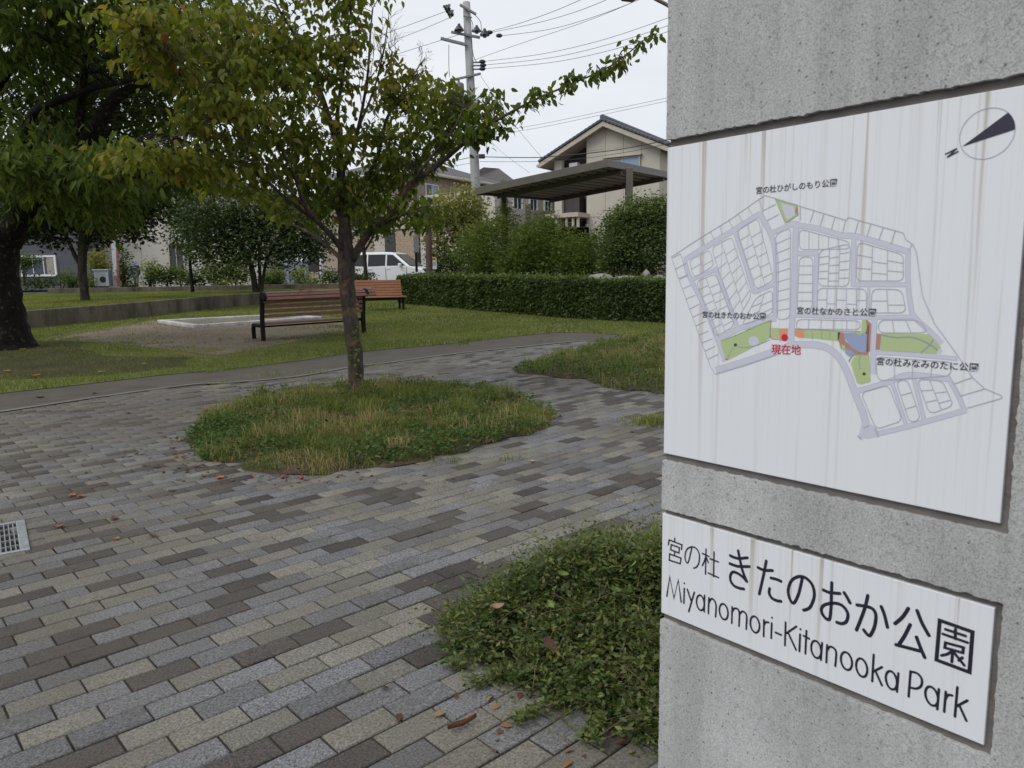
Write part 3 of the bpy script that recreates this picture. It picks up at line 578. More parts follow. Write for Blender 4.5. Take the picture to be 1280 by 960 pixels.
# bricks in running bond
BL, BW, TH = .2045, .1015, math.radians(42.6); JNT = .006
eu2 = np.array([math.cos(TH),math.sin(TH)]); ev2 = np.array([-math.sin(TH),math.cos(TH)])
rows = []
for r in range(-60,160):
    for c in range(-80,90):
        u = .4665+.5*BL+c*BL+(.5*BL if r%2 else 0); v = 2.523+r*BW; p = eu2*u+ev2*v
        if -8.5 < p[0] < 5 and -.6 < p[1] < 14: rows.append((p[0],p[1]))
P = np.array(rows); keep = inpoly(P[:,0],P[:,1],PAVE)&~inpoly(P[:,0],P[:,1],shrink(ISL,.93))&~inpoly(P[:,0],P[:,1],shrink(ISR,.94))&~inpoly(P[:,0],P[:,1],shrink(GRATE,1.0))&~inpoly(P[:,0],P[:,1],shrink(COV,.6))
P = P[keep]; px = proj(np.c_[P, gzn(P[:,1])]); vis = (px[:,0] > -60)&(px[:,0] < 1330)&(px[:,1] < 1040)&(P[:,1] > .5)
P = P[vis]; px = px[vis]; tone = RNG.choice(3, len(P), p=[.22,.39,.39]); jit = RNG.rand(len(P))
infr = (px[:,0] > -25)&(px[:,0] < 822)&(px[:,1] < 985); order = np.argsort(np.where(infr, px[:,2], 1e9)); first = set(order[:300].tolist())
def brickmesh():
    l,w,b,h = (BL-JNT)/2,(BW-JNT)/2,.0034,.05; V = []
    for (x,y,z) in ((l,w,-h),(l,w,-b),(l-b,w-b,0)): V += [(-x,-y,z),(x,-y,z),(x,y,z),(-x,y,z)]
    F = [(8,9,10,11)]+[(4*k+i,4*k+(i+1)%4,4*k+4+(i+1)%4,4*k+4+i) for k in (0,1) for i in range(4)]
    return V, F
BV, BF = brickmesh(); bmeshes = []
for k in range(3):
    me = bpy.data.meshes.new('brick'); me.from_pydata(BV,[],BF); me.materials.append(M['brick'][k]); me.update(); bmeshes.append(me)
BVn = np.array(BV); BFn = np.array(BF); ct, sn = math.cos(TH), math.sin(TH)
allV = [[],[],[]]; allR = [[],[],[]]
for i in range(len(P)):
    dz = RNG.normal(0,.0014); t1, t2 = RNG.normal(0,.007,2); z = gz(P[i,1]); sl_ = (gz(P[i,1]+.1)-gz(P[i,1]-.1))/.2; a = TH+RNG.normal(0,.004)
    if i in first:
        o = link('brick', bmeshes[tone[i]]); o.matrix_world = Matrix.Translation((P[i,0],P[i,1],z+dz))@Matrix.Rotation(math.atan(sl_),4,'X')@Matrix.Rotation(a,4,'Z')@Matrix.Rotation(t1,4,'X')@Matrix.Rotation(t2*.5,4,'Y')
        o.parent = paving; o['tone'] = float(jit[i])
    else:
        v = BVn.copy(); c_, s_ = math.cos(a), math.sin(a); v[:,2] += v[:,1]*t1+v[:,0]*t2*.5
        w = np.stack([P[i,0]+v[:,0]*c_-v[:,1]*s_, P[i,1]+v[:,0]*s_+v[:,1]*c_, v[:,2]], 1); w[:,2] += gzn(w[:,1])+dz
        allV[tone[i]].append(w); allR[tone[i]].append(np.full(12,jit[i]))
V = np.concatenate([np.concatenate(x) for x in allV]); R_ = np.concatenate([np.concatenate(x) for x in allR]); nb = [len(x) for x in allV]
F = np.concatenate([BFn+12*i for i in range(sum(nb))]); me = npmesh('far_bricks', V, F, M['brick'], R_)
me.polygons.foreach_set('material_index', np.repeat([0,1,2],[n*9 for n in nb]).astype(np.int32)); o = link('far_bricks', me, paving); o['kind'] = 'stuff'
# drain grate
gr = thing('drain_grate', 'galvanised steel drain grate set flush in the brick paving', 'drain grate', GR_TR)
GM = basis(Vector((GR_TR.x,GR_TR.y,.002)), Vector((ga.x,ga.y,0)), Vector((-gb.x,-gb.y,0)), Vector((0,0,1)))
if GM.to_3x3().determinant() < 0: GM = basis(Vector((GR_TR.x,GR_TR.y,.002)), Vector((ga.x,ga.y,0)), Vector((gb.x,gb.y,0)), Vector((0,0,1)))
sy = 1 if (GM@Vector((0,1,0))-GM@Vector((0,0,0))).to_2d().dot(gb) > 0 else -1
m1 = MB(); fw = .022
for c,d in (((GL/2,sy*.02,0),(GL,.04,.02)),((GL/2,sy*(GL-.02),0),(GL,.04,.02)),((.011,sy*GL/2,0),(fw,GL-.082,.02)),((GL-.011,sy*GL/2,0),(fw,GL-.082,.02))): m1.bbox(c,d,.003,GM)
m1.build('frame', M['galv'], gr, world=True)
m1 = MB()
for k in range(4): m1.box((fw+(GL-2*fw)*(k+.9)/4.8, sy*GL/2, -.004),(.006,GL-.085,.018),GM)
m1.build('cross_bars', M['galv'], gr, world=True)['kind'] = 'stuff'
m1 = MB(); nb_ = int((GL-.08)/.02)
for k in range(nb_): m1.box((GL/2, sy*(.045+(GL-.09)*(k+.5)/nb_), -.006),(GL-2*fw-.002,.005,.02),GM)
m1.build('bearing_bars', M['galv'], gr, world=True)['kind'] = 'stuff'
m1 = MB()
for a_,b_,c_,d_ in ((-.10,-.10,GL+.10,-.002),(GL+.002,-.10,GL+.10,GL+.1),(-.10,0,-.002,GL+.1)): m1.box(((a_+c_)/2,sy*(b_+d_)/2,-.030),(c_-a_,d_-b_,.05),GM)
m1.build('mortar_bed', M['brick'][1], gr, world=True)
m1 = MB(); m1.box((GL/2,sy*GL/2,-.06),(GL-.002,GL-.002,.03),GM); m1.build('drain_well', M['dark'], gr, world=True)
# lawn, dirt, terrace
WALL1 = [Vector(gp(-90,424)), Vector(gp(40,411)), Vector(gp(160,399)), Vector(gp(280,385.5)), Vector(gp(340,380.5)), Vector(gp(395,376.5))]
w1e = Vector((WALL1[-1].x+3.6, WALL1[-1].y-.7, 0)); WALL1.append(w1e)
LAWN = [far_h]+STRIP_HI+[(3.5,12.7),(6,13.5),(8,16),(8,30),(-2,34),tuple(w1e[:2])]+[tuple(p[:2]) for p in WALL1[::-1][1:]]+[(-22,14),(-22,8)]
sheet('lawn', LAWN, M['lawn'], .012)
DIRT = xy((60,425),(95,418),(125,412.5),(165,406),(200,401),(260,398),(330,395),(400,397),(432,402),(440,412),(430,418),(390,424),(345,433),(310,440),(270,446),(225,440),(200,437),(140,430),(95,428))
SHADE_SOIL = [(-12.5,11.6),(-10.5,10.2),(-8.6,9.3),(-6.6,9.0),(-5.0,9.3),(-4.3,10.0),(-4.7,10.9),(-6.2,11.3),(-7.2,12.2),(-7.6,13.4),(-9.5,14.0),(-12.5,13.6)]
SHADE_SOIL = ragged(SHADE_SOIL,.05,9,.25); sheet('tree_shade_soil', SHADE_SOIL, plain('tree_shade_turf',(.062,.056,.028),.95,.35,1.6,.5,.1,0,50), .016)  # thin turf drawn as dark soil, painting in the cherry's shade on the lawn
sheet('dirt_patch', DIRT, M['dirt'], .018)
TZ = lambda x,y: .66+.013*(y-16)
sheet('terrace_lawn', [(-26,15)]+[(p.x-.05,p.y+.1) for p in WALL1]+[(w1e.x+1,32.2),(-26,32.2)], M['lawn'], 0, TZ, 2.)
sheet('planting_bed', [(-26,32.2),(w1e.x+1,32.2),(w1e.x+1,38),(-26,38)], M['soil'], 0, lambda x,y: 1.0-.02*(y-32), 3.)
sheet('road', [(-60,38),(-2,38),(-2,32),(14,30),(40,60),(-60,60)], M['asphalt'], 0, lambda x,y: .80, 8.)
def wallrun(name, label, pts, h, th, zf=None, base=-.12):
    zf = zf or (lambda p: gz(p.y)); t = thing(name, label, 'retaining wall', (pts[1].x,pts[1].y,zf(pts[1])))
    Lp, Rp = [], []
    for i,p in enumerate(pts):
        d = (pts[min(i+1,len(pts)-1)]-pts[max(i-1,0)]).to_2d().normalized(); n = Vector((-d.y,d.x))
        Lp.append(p.to_2d()); Rp.append(p.to_2d()+n*th)
    m = MB(); N = len(pts); b = .012
    for i,p in enumerate(pts):
        z = zf(p); n = (Rp[i]-Lp[i]).normalized()*b
        for q,zz in ((Lp[i],z+base),(Lp[i],z+h-b),(Lp[i]+n,z+h),(Rp[i]-n,z+h),(Rp[i],z+h-b),(Rp[i],z+base)): m.v.append((q.x,q.y,zz))
    for i in range(N-1):
        for k in range(5): m.f.append((6*i+k,6*(i+1)+k,6*(i+1)+k+1,6*i+k+1))
    m.f += [tuple(range(6)), tuple(6*(N-1)+k for k in range(5,-1,-1))]
    m.build('concrete_wall', M['wallc'], t, world=True); return t
def resamp(pts, k=4):
    out = []
    for i in range(len(pts)-1):
        for j in range(k): out.append(pts[i].lerp(pts[i+1], j/k))
    return out+[pts[-1]]
wallrun('retaining_wall', 'low stained concrete retaining wall bending behind the sandpit and bench', WALL1, .415, .2)
WALL2 = [at(60,368,30.3), at(160,366,30.6), at(280,364,31.), at(430,360,31.5)]
w2 = wallrun('retaining_wall', 'lower dark concrete wall farther back below the row of garden shrubs', WALL2, 1.085, .2, lambda p: .0, base=.5)
# sandpit
sb = [gp(196.5,404.3), gp(242,411.3), gp(403,399.6), gp(345,396.6)]
sp = thing('sandpit', 'shallow sandpit with a white concrete rim beside the dark bench', 'sandpit', sb[0]); cx = sum((p for p in sb), Vector())/4
for i in range(4):
    a, b = sb[i], sb[(i+1)%4]; d = (b-a).to_2d().normalized(); n = Vector((-d.y,d.x)); n = n if n.dot((cx-a).to_2d()) > 0 else -n; w = .16
    e = .0 if i%2 == 0 else w
    q = [a.to_2d()+d*e, b.to_2d()-d*e, b.to_2d()-d*e+n*w, a.to_2d()+d*e+n*w]; m = MB()
    m.v = [(p.x,p.y,gz(p.y)-.05) for p in q]+[(p.x,p.y,gz(p.y)+.085) for p in q]; m.f = [(3,2,1,0),(4,5,6,7)]+[(k,(k+1)%4,4+(k+1)%4,4+k) for k in range(4)]
    r = m.build('rim', M['curb'], sp, world=True); bv = r.modifiers.new('bevel','BEVEL'); bv.width = .012; bv.segments = 2
m = MB(); m.v = [(p.x*.97+cx.x*.03,p.y*.97+cx.y*.03,gz(p.y)+.028) for p in sb]; m.f = [(0,1,2,3)]; m.build('sand', M['sand'], sp, world=True)

# ================================================================= GRASS AND WEEDS
def blades(name, X, Y, Z0, H, Wd, mat, rnd, lean=.5, seg=2, parent=None, kind='stuff'):
    n = len(X); a = RNG.rand(n)*2*np.pi; la = RNG.rand(n)*2*np.pi; ln_ = np.abs(RNG.normal(0,lean,n))*H
    sx, sy_ = np.cos(a)*Wd/2, np.sin(a)*Wd/2; lx, ly = np.cos(la)*ln_, np.sin(la)*ln_; base = np.stack([X,Y,Z0],1); V = []
    side = np.stack([sx,sy_,np.zeros(n)],1)
    if seg == 1:
        tip = base+np.stack([lx,ly,H],1); V = np.stack([base-side,base+side,tip],1).reshape(-1,3); F = np.arange(3*n).reshape(-1,3); r = np.repeat(rnd,3)
    else:
        mid = base+np.stack([lx*.32,ly*.32,H*.62],1); tip = base+np.stack([lx,ly,H*np.clip(1-.35*ln_/H,.3,1)],1)
        V = np.stack([base-side,base+side,mid+side*.75,mid-side*.75,tip],1).reshape(-1,3); i = np.arange(n)*5
        F = np.concatenate([np.stack([i,i+1,i+2],1),np.stack([i,i+2,i+3],1),np.stack([i+3,i+2,i+4],1)]); r = np.repeat(rnd,5)
    o = link(name, npmesh(name, V, F, mat, r), parent); 
    if kind: o['kind'] = kind
    return o
def vnoise(x, y, f, seed):                              # cheap smooth 2-D value noise in 0..1
    r = np.random.RandomState(seed); T = r.rand(64,64); u, v = x*f, y*f; i, j = np.floor(u).astype(int), np.floor(v).astype(int); fu, fv = u-i, v-j; fu = fu*fu*(3-2*fu); fv = fv*fv*(3-2*fv)
    g_ = lambda a,b: T[a%64,b%64]
    return (g_(i,j)*(1-fu)+g_(i+1,j)*fu)*(1-fv)+(g_(i,j+1)*(1-fu)+g_(i+1,j+1)*fu)*fv
def sample(poly, n, k=1.0):
    xs_ = [p[0] for p in poly]; ys_ = [p[1] for p in poly]; X = RNG.uniform(min(xs_),max(xs_),int(n)); Y = RNG.uniform(min(ys_),max(ys_),int(n)); q = inpoly(X,Y,poly); return X[q], Y[q]
def onscreen(X, Y, Z_, mx_=60):
    p = proj(np.stack([X,Y,Z_],1)); return (p[:,0] > -mx_)&(p[:,0] < 850+mx_)&(p[:,1] < 1000)
# lawn blades, denser where near; some spill over the path edge
X, Y = sample([far_h]+[(p[0],p[1]-.55) for p in STRIP_HI]+LAWN[len(STRIP_HI)+1:], 1600000); ed = edgedist(X,Y,STRIP_HI+STRIP_HI[::-1]); inl = inpoly(X,Y,LAWN); q = inl|(ed < .55*vnoise(X,Y,1.6,77)**2-.02); X, Y = X[q], Y[q]; q = onscreen(X,Y,gzn(Y))&(RNG.rand(len(X)) < np.clip((12./np.maximum(Y,8))**1.6,.1,1)); X, Y = X[q], Y[q]
nd = edgedist(X,Y,DIRT); ind = inpoly(X,Y,DIRT); patch = vnoise(X,Y,.9,3); fine_ = vnoise(X,Y,5,4)
nz = .75*vnoise(X,Y,2.3,6)+.35*vnoise(X,Y,7,13)-.25; q = np.where(ind, (RNG.rand(len(X)) < .03+.14*(fine_ > .66)+.75*(nd < nz)+.22*(vnoise(X,Y,1.1,12) > .68)), RNG.rand(len(X)) < np.where(nd < .35*vnoise(X,Y,3,14), .2, .55+.45*patch)); X, Y, patch, fine_ = X[q], Y[q], patch[q], fine_[q]
bd = edgedist(X,Y,SHADE_SOIL); inb = inpoly(X,Y,SHADE_SOIL); q = ~inb|(RNG.rand(len(X)) < np.clip(.62-.5*bd,.24,1)); X, Y, patch, fine_, inb = X[q], Y[q], patch[q], fine_[q], inb[q]
ed = edgedist(X,Y,STRIP_HI+STRIP_HI[::-1]); H = RNG.uniform(.02,.05,len(X))*(1+.7*np.exp(-ed/.15))*(.7+.6*fine_); rn = np.clip(.30+.42*(patch-.4)+.22*(fine_-.5)+RNG.normal(0,.13,len(X))-.16*inb,0,1)  # blades inside the patch tinted darker for the tree's shade
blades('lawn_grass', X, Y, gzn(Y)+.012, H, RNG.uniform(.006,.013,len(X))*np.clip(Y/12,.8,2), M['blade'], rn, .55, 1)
X, Y = sample([(-25,15.5)]+[(p.x,p.y+.3) for p in WALL1]+[(w1e.x,31.5),(-25,31.5)], 150000); q = onscreen(X,Y,TZ(X,Y)); X, Y = X[q], Y[q]; f_ = vnoise(X,Y,.8,5)
blades('terrace_grass', X, Y, TZ(X,Y), RNG.uniform(.03,.07,len(X)), np.full(len(X),.028), M['blade'], np.clip(.42+.4*(f_-.4)+RNG.normal(0,.12,len(X)),0,1), .5, 1)

TPL = np.array([(0,0,0),(.33,.26,.05),(.33,0,.0),(.33,-.26,.05),(.70,.20,-.03),(.70,0,-.09),(.70,-.20,-.03),(1,0,-.26)],float)
TPF = np.array([(0,2,1),(0,3,2),(1,2,4),(2,5,4),(2,3,5),(3,6,5),(4,5,7),(5,6,7)])
TQL = np.array([(0,0,0),(.45,.28,.06),(1,0,-.06),(.45,-.28,.06)],float); TQF = np.array([(0,3,2),(0,2,1)])
def unit(a): return a/np.maximum(np.linalg.norm(a,axis=1,keepdims=True),1e-9)
def frames(D, up=.8):
    D = unit(D); R = RNG.normal(0,.55,(len(D),3)); R[:,2] += up; Zv = unit(R-D*np.sum(R*D,1,keepdims=True)); return D, np.cross(Zv,D), Zv
def leafmesh(name, Pn, Ln, D, mat, rnd, wid=1., full=False, up=.8, parent=None, kind='stuff'):
    T, Fx = (TPL,TPF) if full else (TQL,TQF); Xv,Yv,Zv = frames(D,up); n = len(Pn); k = len(T)
    V = Pn[:,None,:]+Ln[:,None,None]*(T[None,:,0:1]*Xv[:,None,:]+wid*T[None,:,1:2]*Yv[:,None,:]+T[None,:,2:3]*Zv[:,None,:])
    F = (Fx[None]+(np.arange(n)*k)[:,None,None]).reshape(-1,3); o = link(name, npmesh(name, V.reshape(-1,3), F, mat, np.repeat(rnd,k)), parent)
    if kind: o['kind'] = kind
    return o
M['litter'] = leafmat('litter',[(0,(.05,.03,.02)),(.5,(.12,.065,.04)),(.8,(.20,.11,.06)),(1,(.25,.18,.09))],.7,.1,.1)
def island(base, label, poly, nb, seed, hmax=.085):
    t = thing(base, label, 'grass bed', (sum(p[0] for p in poly)/len(poly), sum(p[1] for p in poly)/len(poly), 0))
    hf = lambda X,Y: hmax*(1-np.exp(-edgedist(X,Y,poly)/.35))+.02*(vnoise(X,Y,3,seed)-.5)
    m = MB(); bm = bmesh.new(); bm.faces.new([bm.verts.new((p[0],p[1],0)) for p in shrink(poly,.985)])
    for ax in (0,1):
        lo = min(p[ax] for p in poly); hi = max(p[ax] for p in poly)
        for k in np.arange(lo+.15,hi,.18):
            n = [0,0,0]; n[ax] = 1; c = [0,0,0]; c[ax] = k; bmesh.ops.bisect_plane(bm, geom=bm.verts[:]+bm.edges[:]+bm.faces[:], plane_co=c, plane_no=n)
    co = np.array([v.co[:2] for v in bm.verts]); hz = hf(co[:,0],co[:,1])
    for v,h in zip(bm.verts,hz): v.co.z = gz(v.co.y)+max(-.004,h*.8-.004)
    bmesh.ops.recalc_face_normals(bm, faces=bm.faces)
    if sum(f.normal.z for f in bm.faces) < 0: bmesh.ops.reverse_faces(bm, faces=bm.faces)
    me = bpy.data.meshes.new('soil_mound'); bm.to_mesh(me); bm.free(); me.materials.append(M['soil']); wparent(link('soil_mound',me), t)
    X, Y = sample(poly, nb*1.7); q = onscreen(X,Y,gzn(Y),90); X, Y = X[q], Y[q]; pn = vnoise(X,Y,2.2,seed+1); pf = vnoise(X,Y,8,seed+2)
    q = (RNG.rand(len(X)) < .15+.85*pf)&(edgedist(X,Y,poly) > .16*vnoise(X,Y,5,seed+7)**2-.01); X, Y, pn, pf = X[q], Y[q], pn[q], pf[q]
    tall = (vnoise(X,Y,4,seed+5) > .62)
    H = RNG.uniform(.022,.07,len(X))*np.where(tall&(RNG.rand(len(X)) < .35),2.6,1.)*(.6+.8*pn); dry = (.6*vnoise(X,Y,2.3,seed+3)+.4*vnoise(X,Y,9,seed+4) > .53)
    rn = np.where(dry&(RNG.rand(len(X)) < .62), RNG.uniform(.60,1.,len(X)), RNG.uniform(.02,.55,len(X)))
    o = blades('grass_blades', X, Y, gzn(Y)+hf(X,Y)*.8-.01, H, RNG.uniform(.0035,.0085,len(X)), M['blade'], rn, .85, 2); wparent(o,t)
    # taller tufts standing out of the rest
    tp = []
    for _ in range(46):
        k = RNG.randint(len(X)); m_k = RNG.randint(25,70); tp.append(np.c_[X[k]+RNG.normal(0,.045,m_k), Y[k]+RNG.normal(0,.045,m_k), np.full(m_k,RNG.choice([.12,.28,.36,.45,.8])), np.full(m_k,RNG.uniform(.08,.19))])
    tp = np.concatenate(tp); tp = tp[inpoly(tp[:,0],tp[:,1],poly)]
    o = blades('grass_tufts', tp[:,0], tp[:,1], gzn(tp[:,1])+hf(tp[:,0],tp[:,1])*.8-.01, tp[:,3]*RNG.uniform(.55,1.15,len(tp)), RNG.uniform(.004,.0085,len(tp)), M['blade'], np.clip(tp[:,2]+RNG.normal(0,.08,len(tp)),0,1), .8, 2); wparent(o,t)
    X2, Y2 = sample(poly, 900); q = onscreen(X2,Y2,gzn(Y2),80); X2, Y2 = X2[q], Y2[q]; D2 = np.c_[RNG.normal(0,1,(len(X2),2)), RNG.normal(0,.4,len(X2))]
    o = leafmesh('dead_leaves', np.c_[X2,Y2,gzn(Y2)+hf(X2,Y2)*.8+RNG.uniform(0,.05,len(X2))], RNG.uniform(.02,.05,len(X2)), D2, M['litter'], RNG.rand(len(X2)), .9, True, 1.); wparent(o,t)
    return t, hf
isl1, hf1 = island('grass_island', 'grassy bed in the brick paving around the foot of the middle tree', ISL, 52000, 21)
isl2, hf2 = island('grass_island', 'grassy weed bed at the right of the paving next to the sign pillar', ISR, 52000, 41, .10)
def weeds(t, poly, hf, fn, n, size, seed, mat='weed', hh=.07):
    X, Y = sample(poly, n); w = fn(X,Y); q = (RNG.rand(len(X)) < w)&onscreen(X,Y,gzn(Y),80); X, Y = X[q], Y[q]
    h = RNG.rand(len(X))**.7*hh*(.5+vnoise(X,Y,6,seed)); Pn = np.stack([X,Y,gzn(Y)+hf(X,Y)*.8+h],1); D = RNG.normal(0,1,(len(X),3)); D[:,2] = D[:,2]*.35+.1
    o = leafmesh('weed_leaves', Pn, RNG.uniform(.6,1.3,len(X))*size, D, M[mat], np.clip(RNG.beta(2,3,len(X)),0,1), 1.3, False); wparent(o,t)
front1 = lambda X,Y: np.clip(1.25-edgedist(X,Y,ISL)/.45,0,1)*(vnoise(X,Y,1.1,9) > .36)*((Y < 6.2)|(X > -.4))*.9+.30*(vnoise(X,Y,3,8) > .45)
weeds(isl1, ISL, hf1, front1, 46000, .028, 9); front2 = lambda X,Y: np.clip(1.3-edgedist(X,Y,ISR)/.75,0,1)*(Y < 9.6)+.25
weeds(isl2, ISR, hf2, front2, 30000, .032, 19)
# tufts in the joints near the pillar and at the path edge
tl = []
for (a,b,n,s) in ((810,530,260,.10),(822,527,200,.08),(345,470,150,.22),(395,467,60,.1),(470,458,60,.1),(675,427,60,.12),(560,578,40,.06),(640,575,30,.05),(285,479,40,.1)):
    c = gp(a,b); tl.append(np.stack([c.x+RNG.normal(0,s,n), c.y+RNG.normal(0,s*.7,n), RNG.uniform(.02,.06,n)*(1.5 if a > 800 else 1)],1))
T_ = np.concatenate(tl); blades('joint_weeds', T_[:,0], T_[:,1], gzn(T_[:,1])+.004, T_[:,2], np.full(len(T_),.006), M['blade'], RNG.uniform(.2,.75,len(T_)), .8, 2)

# ================================================================= GROUND COVER BESIDE THE PILLAR
cv = thing('ground_cover_shrub', 'low spreading evergreen shrub with tiny leaves growing round the foot of the pillar', 'shrub', (1.,2.,0))
def covh(X,Y):
    d = edgedist(X,Y,COV); return ((.25+.13*np.clip((X+.35*Y-.75)/.7,0,1))*(1-np.exp(-d/.25))+.13*(vnoise(X,Y,6,61)-.45)*np.clip(d/.2,0,1))*np.where(inpoly(X,Y,COV),1,0)
m = MB(); g_ = np.arange(-.1,2.4,.06); gy_ = np.arange(1.2,3.2,.06); XX, YY = np.meshgrid(g_,gy_); hz = covh(XX.ravel(),YY.ravel())*.62-.02; nxx = len(g_)
m.v = list(zip(XX.ravel(),YY.ravel(),hz)); m.f = [(j*nxx+i,j*nxx+i+1,(j+1)*nxx+i+1,(j+1)*nxx+i) for j in range(len(gy_)-1) for i in range(nxx-1) if max(hz[j*nxx+i],hz[(j+1)*nxx+i+1]) > -.005]
m.build('stem_mat', plain('stem_mat',(.022,.020,.011),.95,.4,30,.5,.1), cv, world=True, smooth=True)
X, Y = sample(COV, 46000); q = onscreen(X,Y,np.full(len(X),.1),200)&(RNG.rand(len(X)) < .42+.58*(vnoise(X,Y,9,65) > .42)); X, Y = X[q], Y[q]
# short shoots, each carrying a row of small leaves
n = len(X); h0 = covh(X,Y); dr = RNG.rand(n)*2*np.pi; k = 6; Lsh = np.where(RNG.rand(n) < .12, RNG.uniform(.14,.24,n), RNG.uniform(.04,.13,n)); up = RNG.uniform(-.15,.75,n)
Dx, Dy = np.cos(dr)*np.sqrt(1-np.clip(up,0,.95)**2), np.sin(dr)*np.sqrt(1-np.clip(up,0,.95)**2); dep = RNG.rand(n)**1.5*.10
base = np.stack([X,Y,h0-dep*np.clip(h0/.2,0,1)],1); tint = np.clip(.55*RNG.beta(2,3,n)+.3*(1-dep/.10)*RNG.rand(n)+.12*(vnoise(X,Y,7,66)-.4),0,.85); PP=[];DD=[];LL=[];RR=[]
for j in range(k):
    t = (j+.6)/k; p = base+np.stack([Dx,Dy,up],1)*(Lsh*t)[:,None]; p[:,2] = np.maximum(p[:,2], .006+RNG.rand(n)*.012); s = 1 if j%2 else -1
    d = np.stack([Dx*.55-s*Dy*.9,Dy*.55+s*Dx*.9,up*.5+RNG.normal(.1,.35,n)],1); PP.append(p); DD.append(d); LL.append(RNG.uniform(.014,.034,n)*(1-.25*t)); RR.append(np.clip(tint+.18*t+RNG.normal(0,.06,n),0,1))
PP = np.concatenate(PP); q = RNG.rand(len(PP)) < .9
tipv = base+np.stack([Dx,Dy,up],1)*Lsh[:,None]; lg = Lsh > .09; sd = np.stack([-Dy,Dx,np.zeros(n)],1)*.0012; b_, t_v, sd = base[lg], tipv[lg], sd[lg]; b_[:,2] = np.maximum(b_[:,2],.006); t_v[:,2] = np.maximum(t_v[:,2],.010)
o = link('shoot_stems', npmesh('shoot_stems', np.stack([b_-sd,b_+sd,t_v],1).reshape(-1,3), np.arange(3*len(b_)).reshape(-1,3), plain('shoot_stem',(.15,.12,.05),.7,.3,30))); o['kind'] = 'stuff'; wparent(o,cv)
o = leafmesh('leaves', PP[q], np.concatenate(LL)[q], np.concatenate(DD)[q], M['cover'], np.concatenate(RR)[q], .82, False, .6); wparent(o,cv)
m = MB()
for _ in range(150):
    i = RNG.randint(n); p = Vector(base[i]); a = dr[i]; pts = []
    for j in range(5): pts.append(p+Vector((math.cos(a)*.05*j+random.gauss(0,.006), math.sin(a)*.05*j+random.gauss(0,.006), .025*math.sin(j*.7)+.01)))
    m.tube([(v.x,v.y,max(v.z,.008)) for v in pts], [.0014,.0013,.0011,.0009,.0005], 4)
m.build('twigs', plain('cover_twig',(.16,.10,.055),.8,.3,30), cv, world=True)['kind'] = 'stuff'
# runners creeping over the bricks
PPr=[];DDr=[]; m = MB()
for (a,b,c,d) in ((620,765,555,770),(640,800,560,805),(615,830,548,838),(640,850,590,862),(690,885,640,905),(600,790,560,790),(700,742,655,742),(750,905,730,930),(640,745,600,757)):
    A, Bq = gp(a,b), gp(c,d); pts = [A.lerp(Bq,t)+Vector((random.gauss(0,.012),random.gauss(0,.012),.02+.012*math.sin(t*7))) for t in (0,.25,.5,.75,1)]; m.tube(pts,[.002,.0018,.0016,.0014,.0008],4)
    for v in cat_rom(pts,14):
        for _ in range(3): PPr.append(v+Vector((random.gauss(0,.014),random.gauss(0,.014),random.uniform(-.008,.016)))); DDr.append((random.gauss(0,1),random.gauss(0,1),.25))
m.build('runners', plain('runner_stem',(.16,.12,.06),.8), cv, world=True)['kind'] = 'stuff'
PPr = np.array(PPr); PPr[:,2] = np.maximum(PPr[:,2],.008); o = leafmesh('runner_leaves', PPr, RNG.uniform(.015,.026,len(PPr)), np.array(DDr), M['cover'], RNG.uniform(.3,.8,len(PPr)), .85, False); wparent(o,cv)

# leaf litter swept against the island
lt = []
for (a,b,n,sx_,sy_) in ((215,565,60,.25,.35),(240,585,40,.2,.12),(330,600,36,.35,.07),(450,597,20,.4,.08),(130,520,24,.5,.4),(60,600,14,.4,.5),(760,905,30,.10,.12),(600,880,14,.15,.12)):
    c = gp(a,b); lt.append(np.stack([c.x+RNG.normal(0,sx_,n), c.y+RNG.normal(0,sy_,n)],1))
lt = np.concatenate(lt); lt = lt[~inpoly(lt[:,0],lt[:,1],COV)]; D0 = np.c_[RNG.normal(0,1,(len(lt),2)), RNG.normal(0,.1,len(lt))]
leafmesh('leaf_litter', np.c_[lt, gzn(lt[:,1])+.006], RNG.uniform(.015,.045,len(lt)), D0, M['litter'], RNG.rand(len(lt)), 1., True, 2.)
# ================================================================= LOOSE LEAVES AND FRUIT
def curled(name, label, cat, p, size, mat, rz, group=None, curl=.35, tilt=0, wide=.75):
    m = MB(); nu, nv = 7, 5
    for i in range(nu):
        t = i/(nu-1); w = wide*.5*math.sin(math.pi*min(1,t*.93+.05))**.8
        for j in range(nv):
            s = (j/(nv-1)*2-1); m.v.append(((t-.5)*size, s*w*size, size*(curl*(.28*s*s+.5*(t-.5)**2)+.02*math.sin(9*t+5*s))+.003))
    m.f = [(i*nv+j,(i+1)*nv+j,(i+1)*nv+j+1,i*nv+j+1) for i in range(nu-1) for j in range(nv-1)]
    o = m.build(name, mat, None, smooth=True, fix=False); o.location = p; o.rotation_euler = (tilt, tilt*.5, rz); return tag(o, label, cat, group)
D_ = M['deadleaf']
def cov_at(px_, py_):
    best = None
    for Y in np.arange(1.6,3.2,.01):
        v = at(px_,py_,Y)
        if v.z <= float(covh(np.array([v.x]),np.array([v.y]))[0])+.02: return v+Vector((0,0,.025))
    return gp(px_,py_)+Vector((0,0,.02))
curled('fallen_leaf','large dull maroon dead leaf lying on top of the ground cover shrub','leaf',cov_at(688,817),.066,plain('leaf_maroon',(.12,.055,.05),.6,.2,60),.9,None,.15,.55,.95)
curled('fallen_leaf','pale tan folded dead leaf at the left edge of the ground cover shrub','leaf',cov_at(622,778)+Vector((0,0,.02)),.05,plain('leaf_tan',(.27,.18,.11),.7,.2,60),.3,None,.8)
